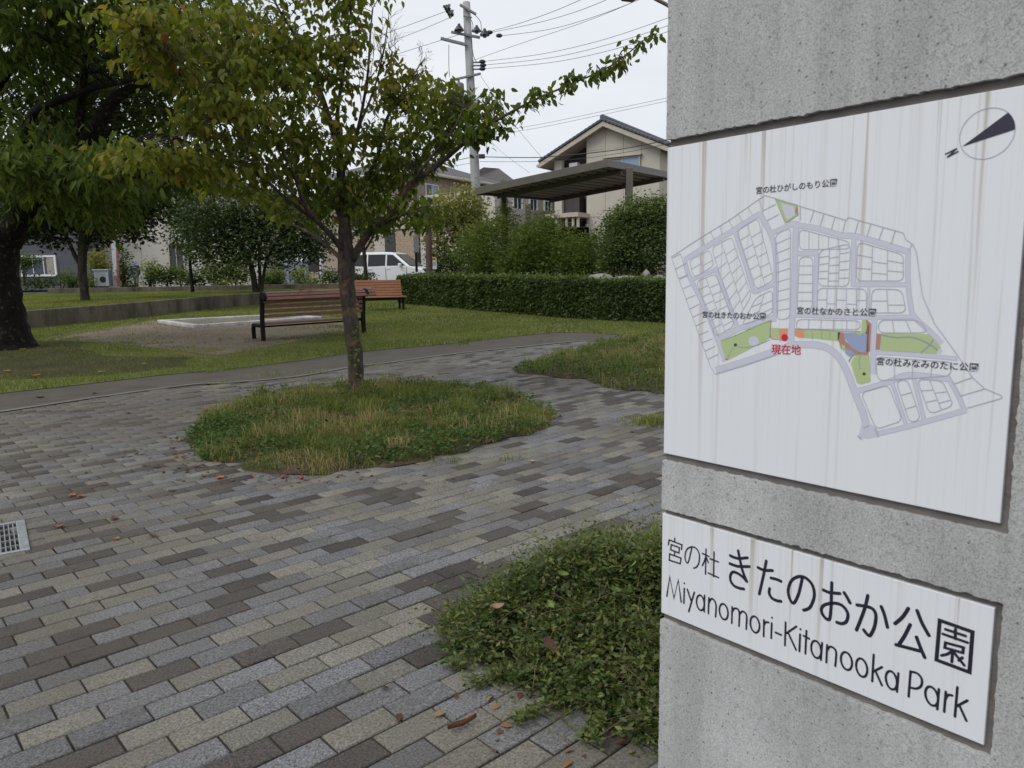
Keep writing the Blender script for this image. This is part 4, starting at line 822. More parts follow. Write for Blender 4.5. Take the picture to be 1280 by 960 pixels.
curled('fallen_leaf','long rust brown curled leaf on the bricks nearest the camera','leaf',gp(578,908,.006),.095,plain('leaf_strip',(.15,.06,.032),.6,.3,60),.62,None,.5,0,.16)
YL = ['ground cover tip, left of a pair','ground cover tip, right of a pair','upper middle of the ground cover shrub','ground cover beside the pillar, highest on its right','left middle of the ground cover, lowest of all','ground cover just left of the name plate']
for k,(x,y) in enumerate([(703,731),(716,736),(755,727),(793,722),(690,770),(768,752)]):
    curled('young_leaf','broad bright green young leaf at the '+YL[k],'leaf',cov_at(x,y)+Vector((0,0,.012)),.042,M['lime'] if 'lime' in M else M.setdefault('lime',plain('leaf_lime',(.105,.18,.03),.45,.15,40)),k*1.3,'bright young leaves on the ground cover',.5,.55,.5)
for x,y,k,s,w in [(74,659,0,.06,'just right of the drain grate'),(146,674,3,.04,'on the bricks two steps right of the drain grate'),(143,649,1,.07,'right of the drain grate, above an orange one'),(191,670,1,.06,'lying alone on bricks right of the orange one'),(101,621,0,.07,'above the drain grate, right one of two touching'),(90,620,3,.06,'above the drain grate, left one of two touching'),(216,560,0,.055,'below the left tip of the grassy island'),(222,552,0,.05,'touching the left tip of the grassy island'),
  (200,541,0,.05,'highest of the cluster left of the grassy island'),(230,572,1,.06,'at the lower left edge of the grassy island'),(245,583,0,.05,'at the island edge, left of the two larger ones'),(205,546,1,.05,'in the cluster left of the grassy island'),(275,598,3,.08,'large, under the lower left edge of the grassy island'),(215,614,1,.05,'on open bricks below the island cluster'),(255,596,1,.05,'beside the large orange one below the island'),
  (50,497,1,.10,'on the concrete path, leftmost'),(118,492,1,.08,'on the concrete path, right of the leftmost one'),(210,500,1,.06,'where bricks meet the path above the island cluster'),(160,517,1,.06,'on the bricks below the concrete path'),(300,485,1,.07,'on the bricks behind the left half of the island'),(530,472,1,.05,'on the bricks behind the tree trunk'),(665,577,2,.05,'on the bricks right of the grassy island'),(790,540,1,.05,'on the bricks beside the sign pillar')]:
    curled('fallen_leaf','%s dry leaf %s'%(['rusty red','brown','yellow','orange'][k],w),'leaf',gp(x,y,.009 if y < 500 else .004),s*.8,D_[k],random.uniform(0,6),'fallen leaves on the paving',.4)
for x,y,k,s,w in [(9,464,2,.10,'nearest the left picture edge'),(44,470,3,.13,'largest, nearest the path'),(127,465,2,.09,'near the path in the middle of the shade'),(180,455,2,.08,'between the dirt patch and the path'),(230,445,3,.08,'at the lower rim of the dirt patch'),(28,437,2,.10,'at the foot of the big trunk'),(56,431,2,.10,'just right of the big trunk'),(200,420,1,.08,'on the dirt patch, left one'),(275,424,1,.08,'on the dirt patch, right one')]:
    curled('fallen_leaf','%s dry leaf on the lawn, %s'%(['rusty','brown','yellow','orange'][k],w),'leaf',gp(x,y,.035),s,D_[k],random.uniform(0,6),'fallen leaves on the lawn',.3)
for x,y,w in ((353.5,596,'left'),(377,597,'right')):
    m = MB(); N=8; r = .014
    for i in range(1,6):
        for j in range(N): a=math.pi*i/6; b=2*math.pi*j/N; m.v.append((r*math.sin(a)*math.cos(b),r*math.sin(a)*math.sin(b),r*math.cos(a)*.95))
    m.v += [(0,0,r*.82),(0,0,-r*.95)]; m.f = [(i*N+j,(i+1)*N+j,(i+1)*N+(j+1)%N,i*N+(j+1)%N) for i in range(4) for j in range(N)]+[(30+10,j,(j+1)%N) for j in range(N)]+[(41,4*N+(j+1)%N,4*N+j) for j in range(N)]
    o = m.build('fallen_fruit', M['fruit'], None, smooth=True); o.location = gp(x,y,.013); tag(o,'%s one of two small round red fruits lying at the grass bed edge'%w,'fruit','red fruits at the edge of the grass bed')
# ================================================================= TREES
def limb(m, pts, n=9, k=4, wob=.05):                     # pts: (px, py, depth, width in px)
    P = [at(x,y,Y) for x,y,Y,w in pts]; R = [w/2*Y/FPX*WS for x,y,Y,w in pts]
    C = cat_rom([tuple(p) for p in P], k); rr = [float(v) for v in np.interp(np.arange(len(C))/k, range(len(R)), R)] if len(P) > 2 else R
    m.tube(C, rr, n, True, 0, wob); return C
def crown_twigs(clumps, seed, flat=1.0, shell=.35):
    """clumps: (px, py, depth, rx px, ry px, depth radius m, twigs, tint) -> twig ends and tints"""
    r = np.random.RandomState(seed); out = []; tn = []
    for (x,y,Y,rx,ry,rd,n,tint) in clumps:
        d = unit(r.normal(0,1,(n,3))); d *= (shell+(1-shell)*r.rand(n)**.5)[:,None]; c = at(x,y,Y); k = Y/FPX
        out.append(np.array([c.x,c.y,c.z])+d*np.array([rx*k,rd,ry*k])); tn.append(np.full(n,tint)+r.normal(0,.07,n))
    return np.concatenate(out), np.concatenate(tn)
def twig_leaves(T, tn, seed, per, spread, size, droop, tvar=.12, flat=1.):
    r = np.random.RandomState(seed); n = len(T); P = np.repeat(T,per,0); off = r.normal(0,1,(n*per,3))*spread; off[:,2] *= flat; P = P+off
    D = unit(np.c_[r.normal(0,1,(n*per,2)), np.zeros(n*per)])*1.0; D = D+off/np.maximum(spread,1e-6)*.35; D[:,2] = -droop+r.normal(0,.35,n*per)
    L = r.uniform(.65,1.2,n*per)*size; t = np.clip(np.repeat(tn,per)+r.normal(0,tvar,n*per),0,1); return P, L, D, t
def twigs_mesh(name, T, limbs, mat, parent, r0=.006, frac=1., seed=1):
    r = np.random.RandomState(seed); S_ = np.array([p for l in limbs for p in l]); m = MB()
    for t in T[r.rand(len(T)) < frac]:
        d = np.linalg.norm(S_-t,axis=1)+np.maximum(0,S_[:,2]-t[2])*.8; q = S_[d.argmin()]; v = t-q; ln_ = np.linalg.norm(v)
        side = np.array([r.normal(0,.06),r.normal(0,.06),.10])*ln_
        m.tube([q, q+v*.4+side, q+v*.75+side*.7, t], [r0*(.6+.25*ln_), r0*.75, r0*.5, r0*.25], 4, False)
    o = m.build(name, mat, parent, world=True, fix=False, smooth=True); o['kind'] = 'stuff'; return o
def split_leaves(t, P, L, D, tn, mat, seed, nobj, dmax_, name='leaf', wid_=1.):
    """the leaves that show largest become objects of their own, the rest one mesh"""
    px = proj(P); ok = (px[:,0] > 2)&(px[:,0] < 826)&(px[:,1] > 2)&(px[:,1] < 520); sc = np.where(ok, L/px[:,2], 0); idx = np.argsort(-sc)[:nobj]; mask = np.ones(len(P),bool); mask[idx] = False
    o = leafmesh('foliage', P[mask], L[mask], D[mask], mat, tn[mask], wid_, True); wparent(o,t)
    vs = []
    for k in range(4):
        Tm = TPL.copy(); Tm[:,2] += -.10*Tm[:,0]**2*k*.6; Tm[:,1] *= (.95+.09*k)*wid_; me = bpy.data.meshes.new(name); me.from_pydata(Tm.tolist(),[],TPF.tolist()); me.materials.append(mat); me.update(); vs.append(me)
    X_,Y_,Z_ = frames(D[idx]); inv = MW(t).inverted()
    for j,i in enumerate(idx):
        o = link(name, vs[j%4]); o.parent = t; mtx = basis(P[i],X_[j]*L[i],Y_[j]*L[i],Z_[j]*L[i]); o.matrix_basis = inv@mtx; o['tone'] = float(tn[i])
WS = .54
# ---- middle tree (kousa dogwood look) in the grass island
TY = 7.55
base = gp(445,499); TY = base.y
dt = thing('dogwood_tree', 'slender branching tree with yellowing leaves standing in the grassy island of the paving', 'tree', base)
m = MB(); LB = []
LB.append(limb(m, [(446,508,TY,44),(445,490,TY,38),(443.5,440,TY,35),(435.5,380,TY,35),(432.5,335,TY,39),(432,305,TY,33),(430,270,TY,24)], 12, 5, .07))
for pts in ([(432,300,TY,22),(427,230,TY,20),(424,190,TY-.05,17),(412,150,TY-.1,13),(395,100,TY-.15,10),(372,50,TY-.2,7),(345,5,TY-.3,5),(330,-40,TY-.3,4)],
  [(440,325,TY,20),(462,290,TY-.05,18),(490,268,TY-.1,17),(512,232,TY-.15,14),(545,208,TY-.2,12),(585,175,TY-.3,9),(620,151,TY-.4,7),(668,125,TY-.5,5),(709,107,TY-.6,4.2),(764,82,TY-.7,3.4),(812,44,TY-.8,2)],
  [(433,318,TY,16),(410,290,TY-.2,13),(385,262,TY-.5,11),(366,215,TY-.7,8),(345,175,TY-.9,7),(318,140,TY-1.1,5),(280,105,TY-1.3,4)],
  [(425,215,TY,12),(440,190,TY+.1,10),(452,140,TY+.2,7),(460,90,TY+.3,5.5),(463,40,TY+.3,4),(466,10,TY+.35,3)],
  [(424,185,TY,12),(422,140,TY-.1,9),(430,85,TY-.1,7),(434,45,TY-.15,5),(440,5,TY-.2,4),(446,-40,TY-.2,3)],
  [(436,275,TY,12),(452,235,TY+.2,10),(472,195,TY+.3,9),(482,152,TY+.4,7),(500,120,TY+.45,5),(515,96,TY+.5,4)],
  [(512,232,TY-.15,9),(540,195,TY-.35,7),(565,165,TY-.4,5),(580,135,TY-.4,4)],
  [(432,290,TY,12),(412,240,TY+.3,9),(392,205,TY+.5,7),(360,160,TY+.7,5),(330,120,TY+.9,4)],
  [(400,280,TY-.3,9),(360,250,TY-.6,7),(320,215,TY-.9,5),(270,190,TY-1.1,4),(215,170,TY-1.2,3)],
  [(432,330,TY,12),(412,310,TY+.1,9),(385,290,TY+.3,7),(350,275,TY+.5,4)],
  [(470,282,TY,8),(500,270,TY-.3,6),(530,262,TY-.5,4)],[(486,20,TY+.3,2),(480,60,TY+.3,3),(468,110,TY+.2,4.5),(446,165,TY+.1,6)],
  [(385,262,TY-.5,7),(350,225,TY-1.,5),(300,170,TY-1.4,4),(240,90,TY-1.7,3),(180,45,TY-1.9,2)],[(395,100,TY-.15,6),(350,70,TY-.5,4),(300,50,TY-.8,3)]):
    LB.append(limb(m, pts, 8))
m.build('trunk', M['bark'], dt, smooth=True, world=True)
G, Yw, Or = .36, .60, .76
CL = [(330,55,TY-.5,62,42,.6,46,.52),(275,45,TY-1.,55,34,.5,34,.56),(215,42,TY-1.6,62,26,.45,30,.62),(160,35,TY-1.8,38,20,.4,14,.66),(255,90,TY-1.3,62,30,.5,28,.56),(200,70,TY-1.7,45,16,.4,12,.66),(310,105,TY-.9,66,34,.5,44,.5),(360,95,TY-.4,45,50,.5,36,.5),(390,55,TY-.2,36,40,.5,18,.5),
 (415,18,TY-.2,42,26,.5,20,.55),(440,12,TY-.2,22,22,.4,10,.55),(300,150,TY-1.2,62,28,.5,30,.60),(350,150,TY-.7,52,34,.5,30,.5),(250,140,TY-1.5,36,26,.4,14,.55),(345,195,TY-.6,58,32,.6,30,.48),(290,195,TY-1.,46,26,.5,20,.52),(390,190,TY-.3,40,38,.5,24,.45),(230,200,TY-1.5,44,16,.4,16,.62),(180,195,TY-1.7,44,13,.35,14,.62),(265,218,TY-1.2,44,16,.4,16,.58),
 (400,225,TY,40,30,.5,20,.42),(345,235,TY-.5,45,22,.5,18,.46),(375,270,TY+.1,40,20,.5,14,.40),(440,240,TY+.2,30,30,.5,24,.42),(475,195,TY+.2,42,32,.5,34,.46),(450,160,TY+.1,28,24,.4,10,.50),(490,145,TY+.4,40,30,.5,22,.52),(520,110,TY+.4,42,24,.4,28,.66),(545,145,TY+.1,46,30,.5,36,.52),(590,145,TY-.2,36,24,.4,17,.30),(600,122,TY-.2,30,15,.3,9,.26),(555,120,TY,26,20,.35,10,.52),
 (580,170,TY-.3,36,18,.4,12,.24),(610,168,TY-.35,18,9,.25,4,.2),(530,178,TY,42,22,.5,28,.44),(520,205,TY-.1,34,18,.4,11,.34),(480,235,TY+.1,34,20,.4,20,.40),(505,262,TY-.3,42,16,.4,16,.28),(470,268,TY-.1,34,18,.4,18,.34),(540,262,TY-.5,24,12,.3,6,.28),(520,280,TY-.5,26,10,.3,5,.28),(445,105,TY,16,12,.3,3,.60),(440,62,TY-.1,30,16,.3,8,.55),(480,72,TY+.3,14,14,.3,2,.7),(470,118,TY+.2,24,14,.3,6,.7),(415,115,TY-.1,30,34,.4,12,.48),(420,70,TY-.1,24,24,.4,8,.52),(495,92,TY+.4,26,12,.3,6,.70),
 (430,175,TY-.3,24,20,.3,6,.74),(415,195,TY-.4,18,14,.3,4,.5)]
CLb = [(x,y,TY-.4-(x-620)*.0022,rx,ry,.06,n,.28) for x,y,rx,ry,n in ((588,172,16,8,4),(625,160,8,6,2),(640,145,11,7,3),(655,130,8,6,3),(672,122,14,11,7),(690,118,12,7,4),(702,110,11,7,4),(720,97,14,8,7),(742,90,12,8,6),(752,86,9,8,4),(768,78,13,9,7),(776,70,6,6,3),(786,63,5,3,1),(800,52,8,9,5),(814,43,7,5,3),(641,140,5,5,1),(600,158,16,10,5))]
CLh = [(x,y,TY-.3,rx,ry,.8,n,.5) for x,y,rx,ry,n in ((380,-60,110,50,34),(280,-40,110,40,26),(450,-50,50,40,14),(180,-20,60,30,10))]
T, tn = crown_twigs(CL+CLh, 5); P, Lh, D, t_ = twig_leaves(T, tn, 6, 12, .064, .084, .85, flat=.6)
Tb, tb = crown_twigs(CLb, 7, shell=.2); Pb, Lb_, Db, tb_ = twig_leaves(Tb, tb, 8, 5, .032, .078, .9, .08)
t_ = np.where(RNG.rand(len(t_)) < .02, np.clip(t_+.3,0,1), np.clip(t_-.06,0,.96))
split_leaves(dt, np.r_[P,Pb], np.r_[Lh,Lb_], np.r_[D,Db], np.r_[t_,tb_], M['dogwood'], 9, 300, 6, wid_=.95)
twigs_mesh('twigs', np.r_[T,Tb], LB, M['bark'], dt, .0055, .75)
m = MB(); rr = random.Random(4)                        # bare twigs against the sky
def bare(p, d, ln_, r, dep):
    q = p+d*ln_; mid = p+d*ln_*.5+Vector((rr.gauss(0,.02),rr.gauss(0,.02),rr.gauss(0,.02))); m.tube([p,mid,q],[r,r*.8,r*.55],4,False)
    if dep > 0:
        for _ in range(rr.choice((2,3))): bare(p.lerp(q,rr.uniform(.35,1)), (d+Vector((rr.gauss(0,.5),rr.gauss(0,.3),rr.gauss(0,.35)))).normalized(), ln_*rr.uniform(.45,.7), r*.6, dep-1)
for x,y,x2,y2 in ((468,110,490,25),(450,150,470,62),(480,95,505,45),(500,120,530,72),(512,100,538,62),(470,90,478,30),(452,130,450,80)):
    a, b = at(x,y,TY+.25), at(x2,y2,TY+.3); bare(a, (b-a).normalized(), (b-a).length*.75, .006, 3)
o = m.build('bare_twigs', M['bark'], dt, world=True, fix=False); o['kind'] = 'stuff'
# suckers at the trunk foot
X = RNG.normal(0,.05,46); zz = RNG.uniform(.02,.75,46); Pn = np.stack([base.x+.05+X*.7, base.y-.16+RNG.normal(0,.02,46), gz(base.y)+zz],1)
D0 = RNG.normal(0,1,(46,3)); D0[:,1] -= .8; o = leafmesh('sucker_leaves', Pn, RNG.uniform(.03,.055,46), D0, M['shrubL'], RNG.uniform(.2,.8,46), 1.2, True); wparent(o,dt)
WS = .86
# ---- big dark cherry at the left
CY = 12.6
b2 = at(4,432,CY); ct_ = thing('cherry_tree', 'big dark cherry tree with thick black trunk and drooping leaves at far left', 'tree', (b2.x,b2.y,gz(CY)))
m = MB(); LC = []
LC.append(limb(m, [(2,442,CY,106),(0,428,CY,86),(-3,395,CY,70),(-8,350,CY,64),(-8,310,CY,66),(-4,280,CY,74)], 14, 5, .06))
for pts in ([(8,300,CY,42),(30,262,CY-.3,36),(55,232,CY-.6,30),(95,195,CY-1,26),(112,172,CY-1.2,22),(130,142,CY-1.4,19),(150,118,CY-1.6,15),(185,104,CY-1.9,10),(230,90,CY-2.2,6)],
  [(-10,300,CY,40),(-25,240,CY-.2,34),(-30,170,CY-.5,28),(-10,110,CY-.9,22),(20,72,CY-1.2,18),(56,42,CY-1.6,15),(90,10,CY-2,10),(110,-30,CY-2.2,7)],
  [(20,265,CY-.2,20),(32,215,CY-.6,15),(38,148,CY-1.,12),(68,128,CY-1.3,10),(118,110,CY-1.7,8),(165,100,CY-2,5)],[(95,195,CY-1,16),(99,160,CY-1.1,13),(103,120,CY-1.2,10),(110,60,CY-1.3,8),(125,0,CY-1.4,6)],
  [(-8,290,CY,34),(-60,240,CY+.3,28),(-120,180,CY+.6,22),(-180,100,CY+.9,14)],[(0,290,CY,30),(30,250,CY+1,22),(70,190,CY+2,16),(110,120,CY+2.6,10)],[(20,72,CY-1.2,9),(22,30,CY-1.3,7),(24,-20,CY-1.4,6)],
  [(55,232,CY-.6,14),(100,230,CY-1.6,9),(150,225,CY-2.6,6),(190,215,CY-3.2,4)]):
    LC.append(limb(m, pts, 10))
m.build('trunk', M['bark_dark'], ct_, smooth=True, world=True)
CC = [(40,15,CY-2.6,60,36,.9,52,.45),(110,20,CY-2.2,60,34,.9,48,.45),(170,10,CY-1.8,45,28,.9,28,.5),(240,20,CY-1.2,60,30,.8,40,.55),(20,60,CY-2,50,40,1.,46,.40),(80,70,CY+.7,56,40,1.,54,.40),(150,65,CY+.7,56,36,1.,50,.42),(215,75,CY-.8,50,40,.9,40,.45),
 (30,120,CY+.7,56,40,1.1,54,.40),(100,130,CY+.7,60,36,1.2,54,.42),(165,130,CY+.7,56,40,1.2,52,.42),(225,125,CY-.4,46,42,1.1,36,.40),(40,175,CY-1.6,60,30,1.,50,.42),(110,180,CY+.7,60,32,1.2,54,.36),(180,180,CY+.7,50,36,1.2,44,.36),(240,175,CY+.2,40,36,1.1,30,.36),
 (210,215,CY+.4,45,26,1.,26,.34),(150,225,CY-1.,55,24,1.1,34,.36),(100,220,CY-2.2,60,22,.9,42,.5),(60,210,CY-2.6,60,22,.8,42,.55),(15,205,CY-2.8,44,26,.7,30,.55),(150,205,CY-3.,48,18,.7,28,.58),(30,250,CY-.6,50,18,1.,24,.36),(95,255,CY-.8,55,16,1.,26,.36),(130,268,CY-1.6,34,12,.6,12,.50),(255,230,CY+.6,36,20,.9,14,.34),
 (0,30,CY,60,60,1.5,26,.4),(70,100,CY+1.5,90,80,1.2,44,.4),(160,90,CY+1.8,80,80,1.2,40,.4),(230,60,CY+1.6,60,60,1.,28,.45),(300,45,CY+1.8,60,45,.9,34,.5),(350,70,CY+2.2,50,50,.9,24,.45),(290,130,CY+2,60,50,1.,32,.4),(70,200,CY+1.,70,50,1.2,34,.36),(290,200,CY+2.,50,40,1.,24,.36),(0,190,CY+.6,60,60,1.2,40,.32),(8,225,CY-.6,40,26,.9,30,.4)]
CCh = [(80,-150,CY-3.2,240,60,1.5,110,.4),(-60,-90,CY-2.6,120,60,1.5,60,.4),(60,-80,CY-.5,170,70,2.2,95,.4),(-120,60,CY,90,110,2.2,90,.4),(220,-60,CY+.5,110,60,2.,26,.45),(-60,-180,CY,200,70,2.5,70,.4),(150,-180,CY,150,60,2.2,20,.4),(-220,150,CY,90,100,2.,40,.4)]  # crown out of view; nearer clumps added to shade the left lawn
T, tn = crown_twigs(CC, 15); P, Lh, D, t_ = twig_leaves(T, tn, 16, 14, .11, .155, 1.05); t_ = np.where(RNG.rand(len(t_)) < .008, .98, t_*.9)
split_leaves(ct_, P, Lh, D, t_, M['cherry'], 17, 300, 9, wid_=.66)
T2, tn2 = crown_twigs(CCh, 18); P, Lh, D, t_ = twig_leaves(T2, tn2, 19, 9, .22, .24, .6); o = leafmesh('upper_shade_foliage', P, Lh, D, M['cherry'], t_, .9, False); wparent(o,ct_)
twigs_mesh('twigs', T, LC, M['bark_dark'], ct_, .008, .55)
# ---- trees on the terrace behind the low wall
def far_tree(name, label, limbs, clumps, mat, bark, seed, per, spread, size, droop, flat=1., wid=1.):
    Yb = limbs[0][0][2]; b = at(limbs[0][0][0],limbs[0][0][1],Yb); t = thing(name, label, 'tree', b); m = MB(); LL_ = [limb(m, l, 8, 4) for l in limbs]; m.build('trunk', bark, t, smooth=True, world=True)
    T, tn = crown_twigs(clumps, seed, shell=.3); P, Lh, D, t_ = twig_leaves(T, tn, seed+1, per, spread, size, droop, .15, flat); o = leafmesh('foliage', P, Lh, D, mat, t_, wid, False); wparent(o,t)
    twigs_mesh('twigs', T, LL_, bark, t, .014, .5); return t
Y2 = 22.
far_tree('zelkova_tree','dark spreading tree with layered branches and grey trunk behind the low wall',
 [[(108,386,Y2,14),(105,360,Y2,12),(103,335,Y2,12),(104,300,Y2,13),(106,275,Y2,9),(110,250,Y2,6)],[(101,332,Y2,7),(93,318,Y2,6),(85,300,Y2,5),(70,275,Y2,4),(50,255,Y2,3)],[(106,315,Y2,7),(115,290,Y2,6),(130,270,Y2,4),(160,250,Y2,3)],[(104,300,Y2,7),(96,275,Y2,5),(88,250,Y2,4)],[(115,290,Y2,4),(140,285,Y2,3),(170,272,Y2,2)]],
 [(60,268,Y2,44,13,1.6,60,.4),(115,262,Y2,44,16,1.8,70,.4),(165,255,Y2,38,18,1.5,60,.4),(185,262,Y2,24,12,1.,28,.4),(150,282,Y2-.5,36,9,1.,34,.4),(90,240,Y2,70,18,1.8,80,.35),(170,235,Y2,40,16,1.5,44,.4),(50,295,Y2,26,6,.9,14,.35),(40,283,Y2,34,9,1.,26,.4),(95,285,Y2+.6,36,8,1.,22,.3),(125,298,Y2-.4,20,5,.6,8,.35),(165,293,Y2,14,4,.6,8,.4),(70,302,Y2,18,4,.6,8,.35),(120,215,Y2,90,20,1.8,60,.4)],
 M['zelk'], M['bark_far'], 31, 26, .26, .15, .25, .45)
Y3 = 27.
far_tree('round_tree','dense dark green tree with several stems behind the low wall and left of the bench',
 [[(321,374,Y3,9),(319,352,Y3,6),(315,334,Y3,6),(308,315,Y3,5),(296,290,Y3,4)],[(324,374,Y3,7),(325,345,Y3,5),(324,320,Y3,5),(328,290,Y3,4)],[(326,372,Y3,6),(330,340,Y3,4.5),(335,320,Y3,4),(352,295,Y3,3)],[(319,372,Y3,6),(314,338,Y3,5),(309,318,Y3,4.5),(290,298,Y3,3)]],
 [(300,290,Y3,44,32,1.4,95,.42),(345,285,Y3,42,34,1.4,95,.38),(385,290,Y3,34,30,1.2,62,.34),(270,280,Y3,34,34,1.2,64,.46),(320,255,Y3,60,26,1.5,80,.42),(260,312,Y3-.4,22,16,.7,26,.46),(300,318,Y3-.6,40,10,.9,34,.42),(350,318,Y3-.4,34,10,.9,28,.36),(395,308,Y3,22,18,.9,26,.3),(245,258,Y3,30,22,1.,30,.44),(380,255,Y3,40,26,1.2,40,.34),(240,290,Y3-.3,18,20,.7,16,.44)],
 M['camph'], M['bark_far'], 37, 24, .24, .15, .45)
Y4 = 29.
far_tree('young_tree','thin dark stemmed young tree with a small green crown in front of the beige house',
 [[(241,366,Y4,5.5),(239,345,Y4,5),(237,322,Y4,4),(236,300,Y4,3),(236,270,Y4,2)]],
 [(236,285,Y4,20,22,.7,36,.5),(225,268,Y4,16,18,.6,26,.5),(248,272,Y4,18,22,.7,30,.5),(236,312,Y4,16,11,.6,16,.5),(222,300,Y4,10,9,.4,10,.5),(238,252,Y4,22,16,.7,26,.45)], M['camph'], M['bark_dark'], 43, 22, .2, .14, .45)
Y5 = 31.
far_tree('small_tree','slim pale trunked tree behind the brown bench in front of the white car',
 [[(458,352,Y5,6),(456,325,Y5,5.5),(453,298,Y5,5),(450,270,Y5,3.5)],[(455,315,Y5,4),(464,300,Y5,3),(472,285,Y5,2)]],
 [(452,268,Y5,26,16,.9,46,.5),(470,285,Y5,18,10,.6,20,.5),(440,285,Y5,14,12,.6,16,.5)], M['camph'], M['bark_far'], 47, 20, .24, .16, .5)
# ================================================================= BENCHES
def strip(m, poly, w, M_): m.prism(poly, w, M_)
def bench_frame_world(A, B_):                            # A left rear foot, B_ right rear foot; x along, y towards the sitter's front
    d = (B_-A); d.z = 0; ln_ = d.length; x = d.normalized(); y = Vector((-x.y,x.x,0)); return ln_, basis(A, x, y, Vector((0,0,1)))
A = gp(327.5,427.5); B_ = A+Vector((.80,.60,0))*2.0; B_.z = gz(B_.y)
ln_, BM = bench_frame_world(A, B_); sl_ = (gz(B_.y)-gz(A.y))/ln_
Sh = Matrix.Identity(4); Sh[2][0] = sl_; BM = BM@Sh
bn = thing('bench', 'dark red slatted park bench with black iron ends and a rolled top, seen from behind', 'bench', A)
def flat_curve(m, pts, w, th, x0, M_):                   # a flat iron bar following (y,z) points, w wide along x
    P = [Vector((p[0],p[1])) for p in pts]; n = len(P); Lp=[];Rp=[]
    for i in range(n):
        t = (P[min(i+1,n-1)]-P[max(i-1,0)]).normalized(); q = Vector((-t.y,t.x)); Lp.append(P[i]+q*th/2); Rp.append(P[i]-q*th/2)
    V = [M_@Vector((x0+sx,p.x,p.y)) for sx in (-w/2,w/2) for p in Lp+Rp]; F = []
    for i in range(n-1): F += [(i,i+1,2*n+i+1,2*n+i),(n+i,3*n+i,3*n+i+1,n+i+1),(i,n+i,n+i+1,i+1),(2*n+i,2*n+i+1,3*n+i+1,3*n+i)]
    F += [(0,2*n,3*n,n),(n-1,2*n-1,4*n-1,3*n-1)]; m.add(V,F)
def cr2(pts, k=4): return [(v.x,v.y) for v in cat_rom([(p[0],p[1],0) for p in pts], k)]
BACK = cr2([(0,-.03),(.005,.2),(.0,.42),(-.03,.60),(-.035,.72),(-.05,.80),(-.10,.835),(-.165,.805),(-.215,.74)])
for x0 in (.03, ln_-.03):
    m = MB(); flat_curve(m, BACK, .06, .08, x0, BM); flat_curve(m, cr2([(.0,.29),(.2,.275),(.42,.285),(.49,.26),(.515,.18),(.505,-.03)]), .06, .055, x0, BM)
    flat_curve(m, [(.0,.34),(.06,.29)], .045, .05, x0, BM); m.build('end_frame', M['iron'], bn, world=True)
def slat(y, z, ang, w, th, x0, x1, mat, parent, M_):
    R = M_@Matrix.Translation(((x0+x1)/2,y,z))@Matrix.Rotation(ang,4,'X'); m = MB(); m.bbox((0,0,0),(x1-x0,w,th),.006,R); return m.build('slat', mat, parent, world=True)
for y,z,a in ((-.034,.450,1.66),(-.044,.537,1.66),(-.056,.624,1.62)): slat(y,z,a,.058,.028,.06,ln_-.06,M['wood_red'],bn,BM)
for y,z,a in ((-.064,.712,1.62),(-.055,.862,.10),(-.122,.853,.38),(-.182,.815,.80),(-.228,.758,1.15)): slat(y,z,a,.058,.03,.045,ln_+(.14 if z > .74 else -.06),M['wood_red'],bn,BM)
for y in (.075,.165,.255,.345,.435): slat(y,.310 if y < .42 else .304,0 if y < .42 else -.25,.078,.032,.0,ln_,M['wood_red'],bn,BM)
m = MB(); m.tube([BM@Vector((.03,.2,.255)),BM@Vector((ln_-.03,.2,.255))],.016,8); m.build('stretcher', M['iron'], bn, world=True)
for k,(px_,py_) in enumerate(((381,369.5),(391,371))):
    curled('fallen_leaf',('left','right')[k]+' one of two yellow dead leaves on the dark red bench top','leaf',BM@Vector(((px_-334)/129*ln_*1.0,-.12-.03*k,.885)),.12,D_[2],.5+k,'yellow leaves on the bench',.5)
# brown bench facing the camera
A2, B2 = gp(503,386.5), gp(446,389)
ln2, BM2 = bench_frame_world(A2, B2)
bn2 = thing('bench', 'orange brown slatted bench with a straight back in front of the hedge, facing the camera', 'bench', A2)
Hs = 1.0
for x0 in (.09, ln2-.09):
    m = MB(); flat_curve(m, [(.04,-.03),(.05,.32)], .05,.05,x0,BM2); flat_curve(m, [(.42,-.03),(.41,.34)], .05,.05,x0,BM2); flat_curve(m, [(-.02,.33),(.47,.335)], .05,.045,x0,BM2); flat_curve(m, [(.0,.34),(-.06,.60),(-.12,.86)], .045,.03,x0,BM2); m.build('end_frame', M['iron'], bn2, world=True)
for i in range(6):
    t = (i+.5)/6; slat(.015-.115*t, .40+.455*t, 1.80, .068, .03, 0, ln2, M['wood_orange'], bn2, BM2)
for y in (.07,.15,.23,.31,.39,.46): slat(y,.375,0,.068,.034,0,ln2,M['wood_orange'],bn2,BM2)
m = MB(); m.box((ln2/2,.44,.315),(ln2-.04,.03,.06),BM2); m.box((ln2/2,.05,.315),(ln2-.04,.03,.06),BM2); m.build('seat_rail', M['iron'], bn2, world=True)

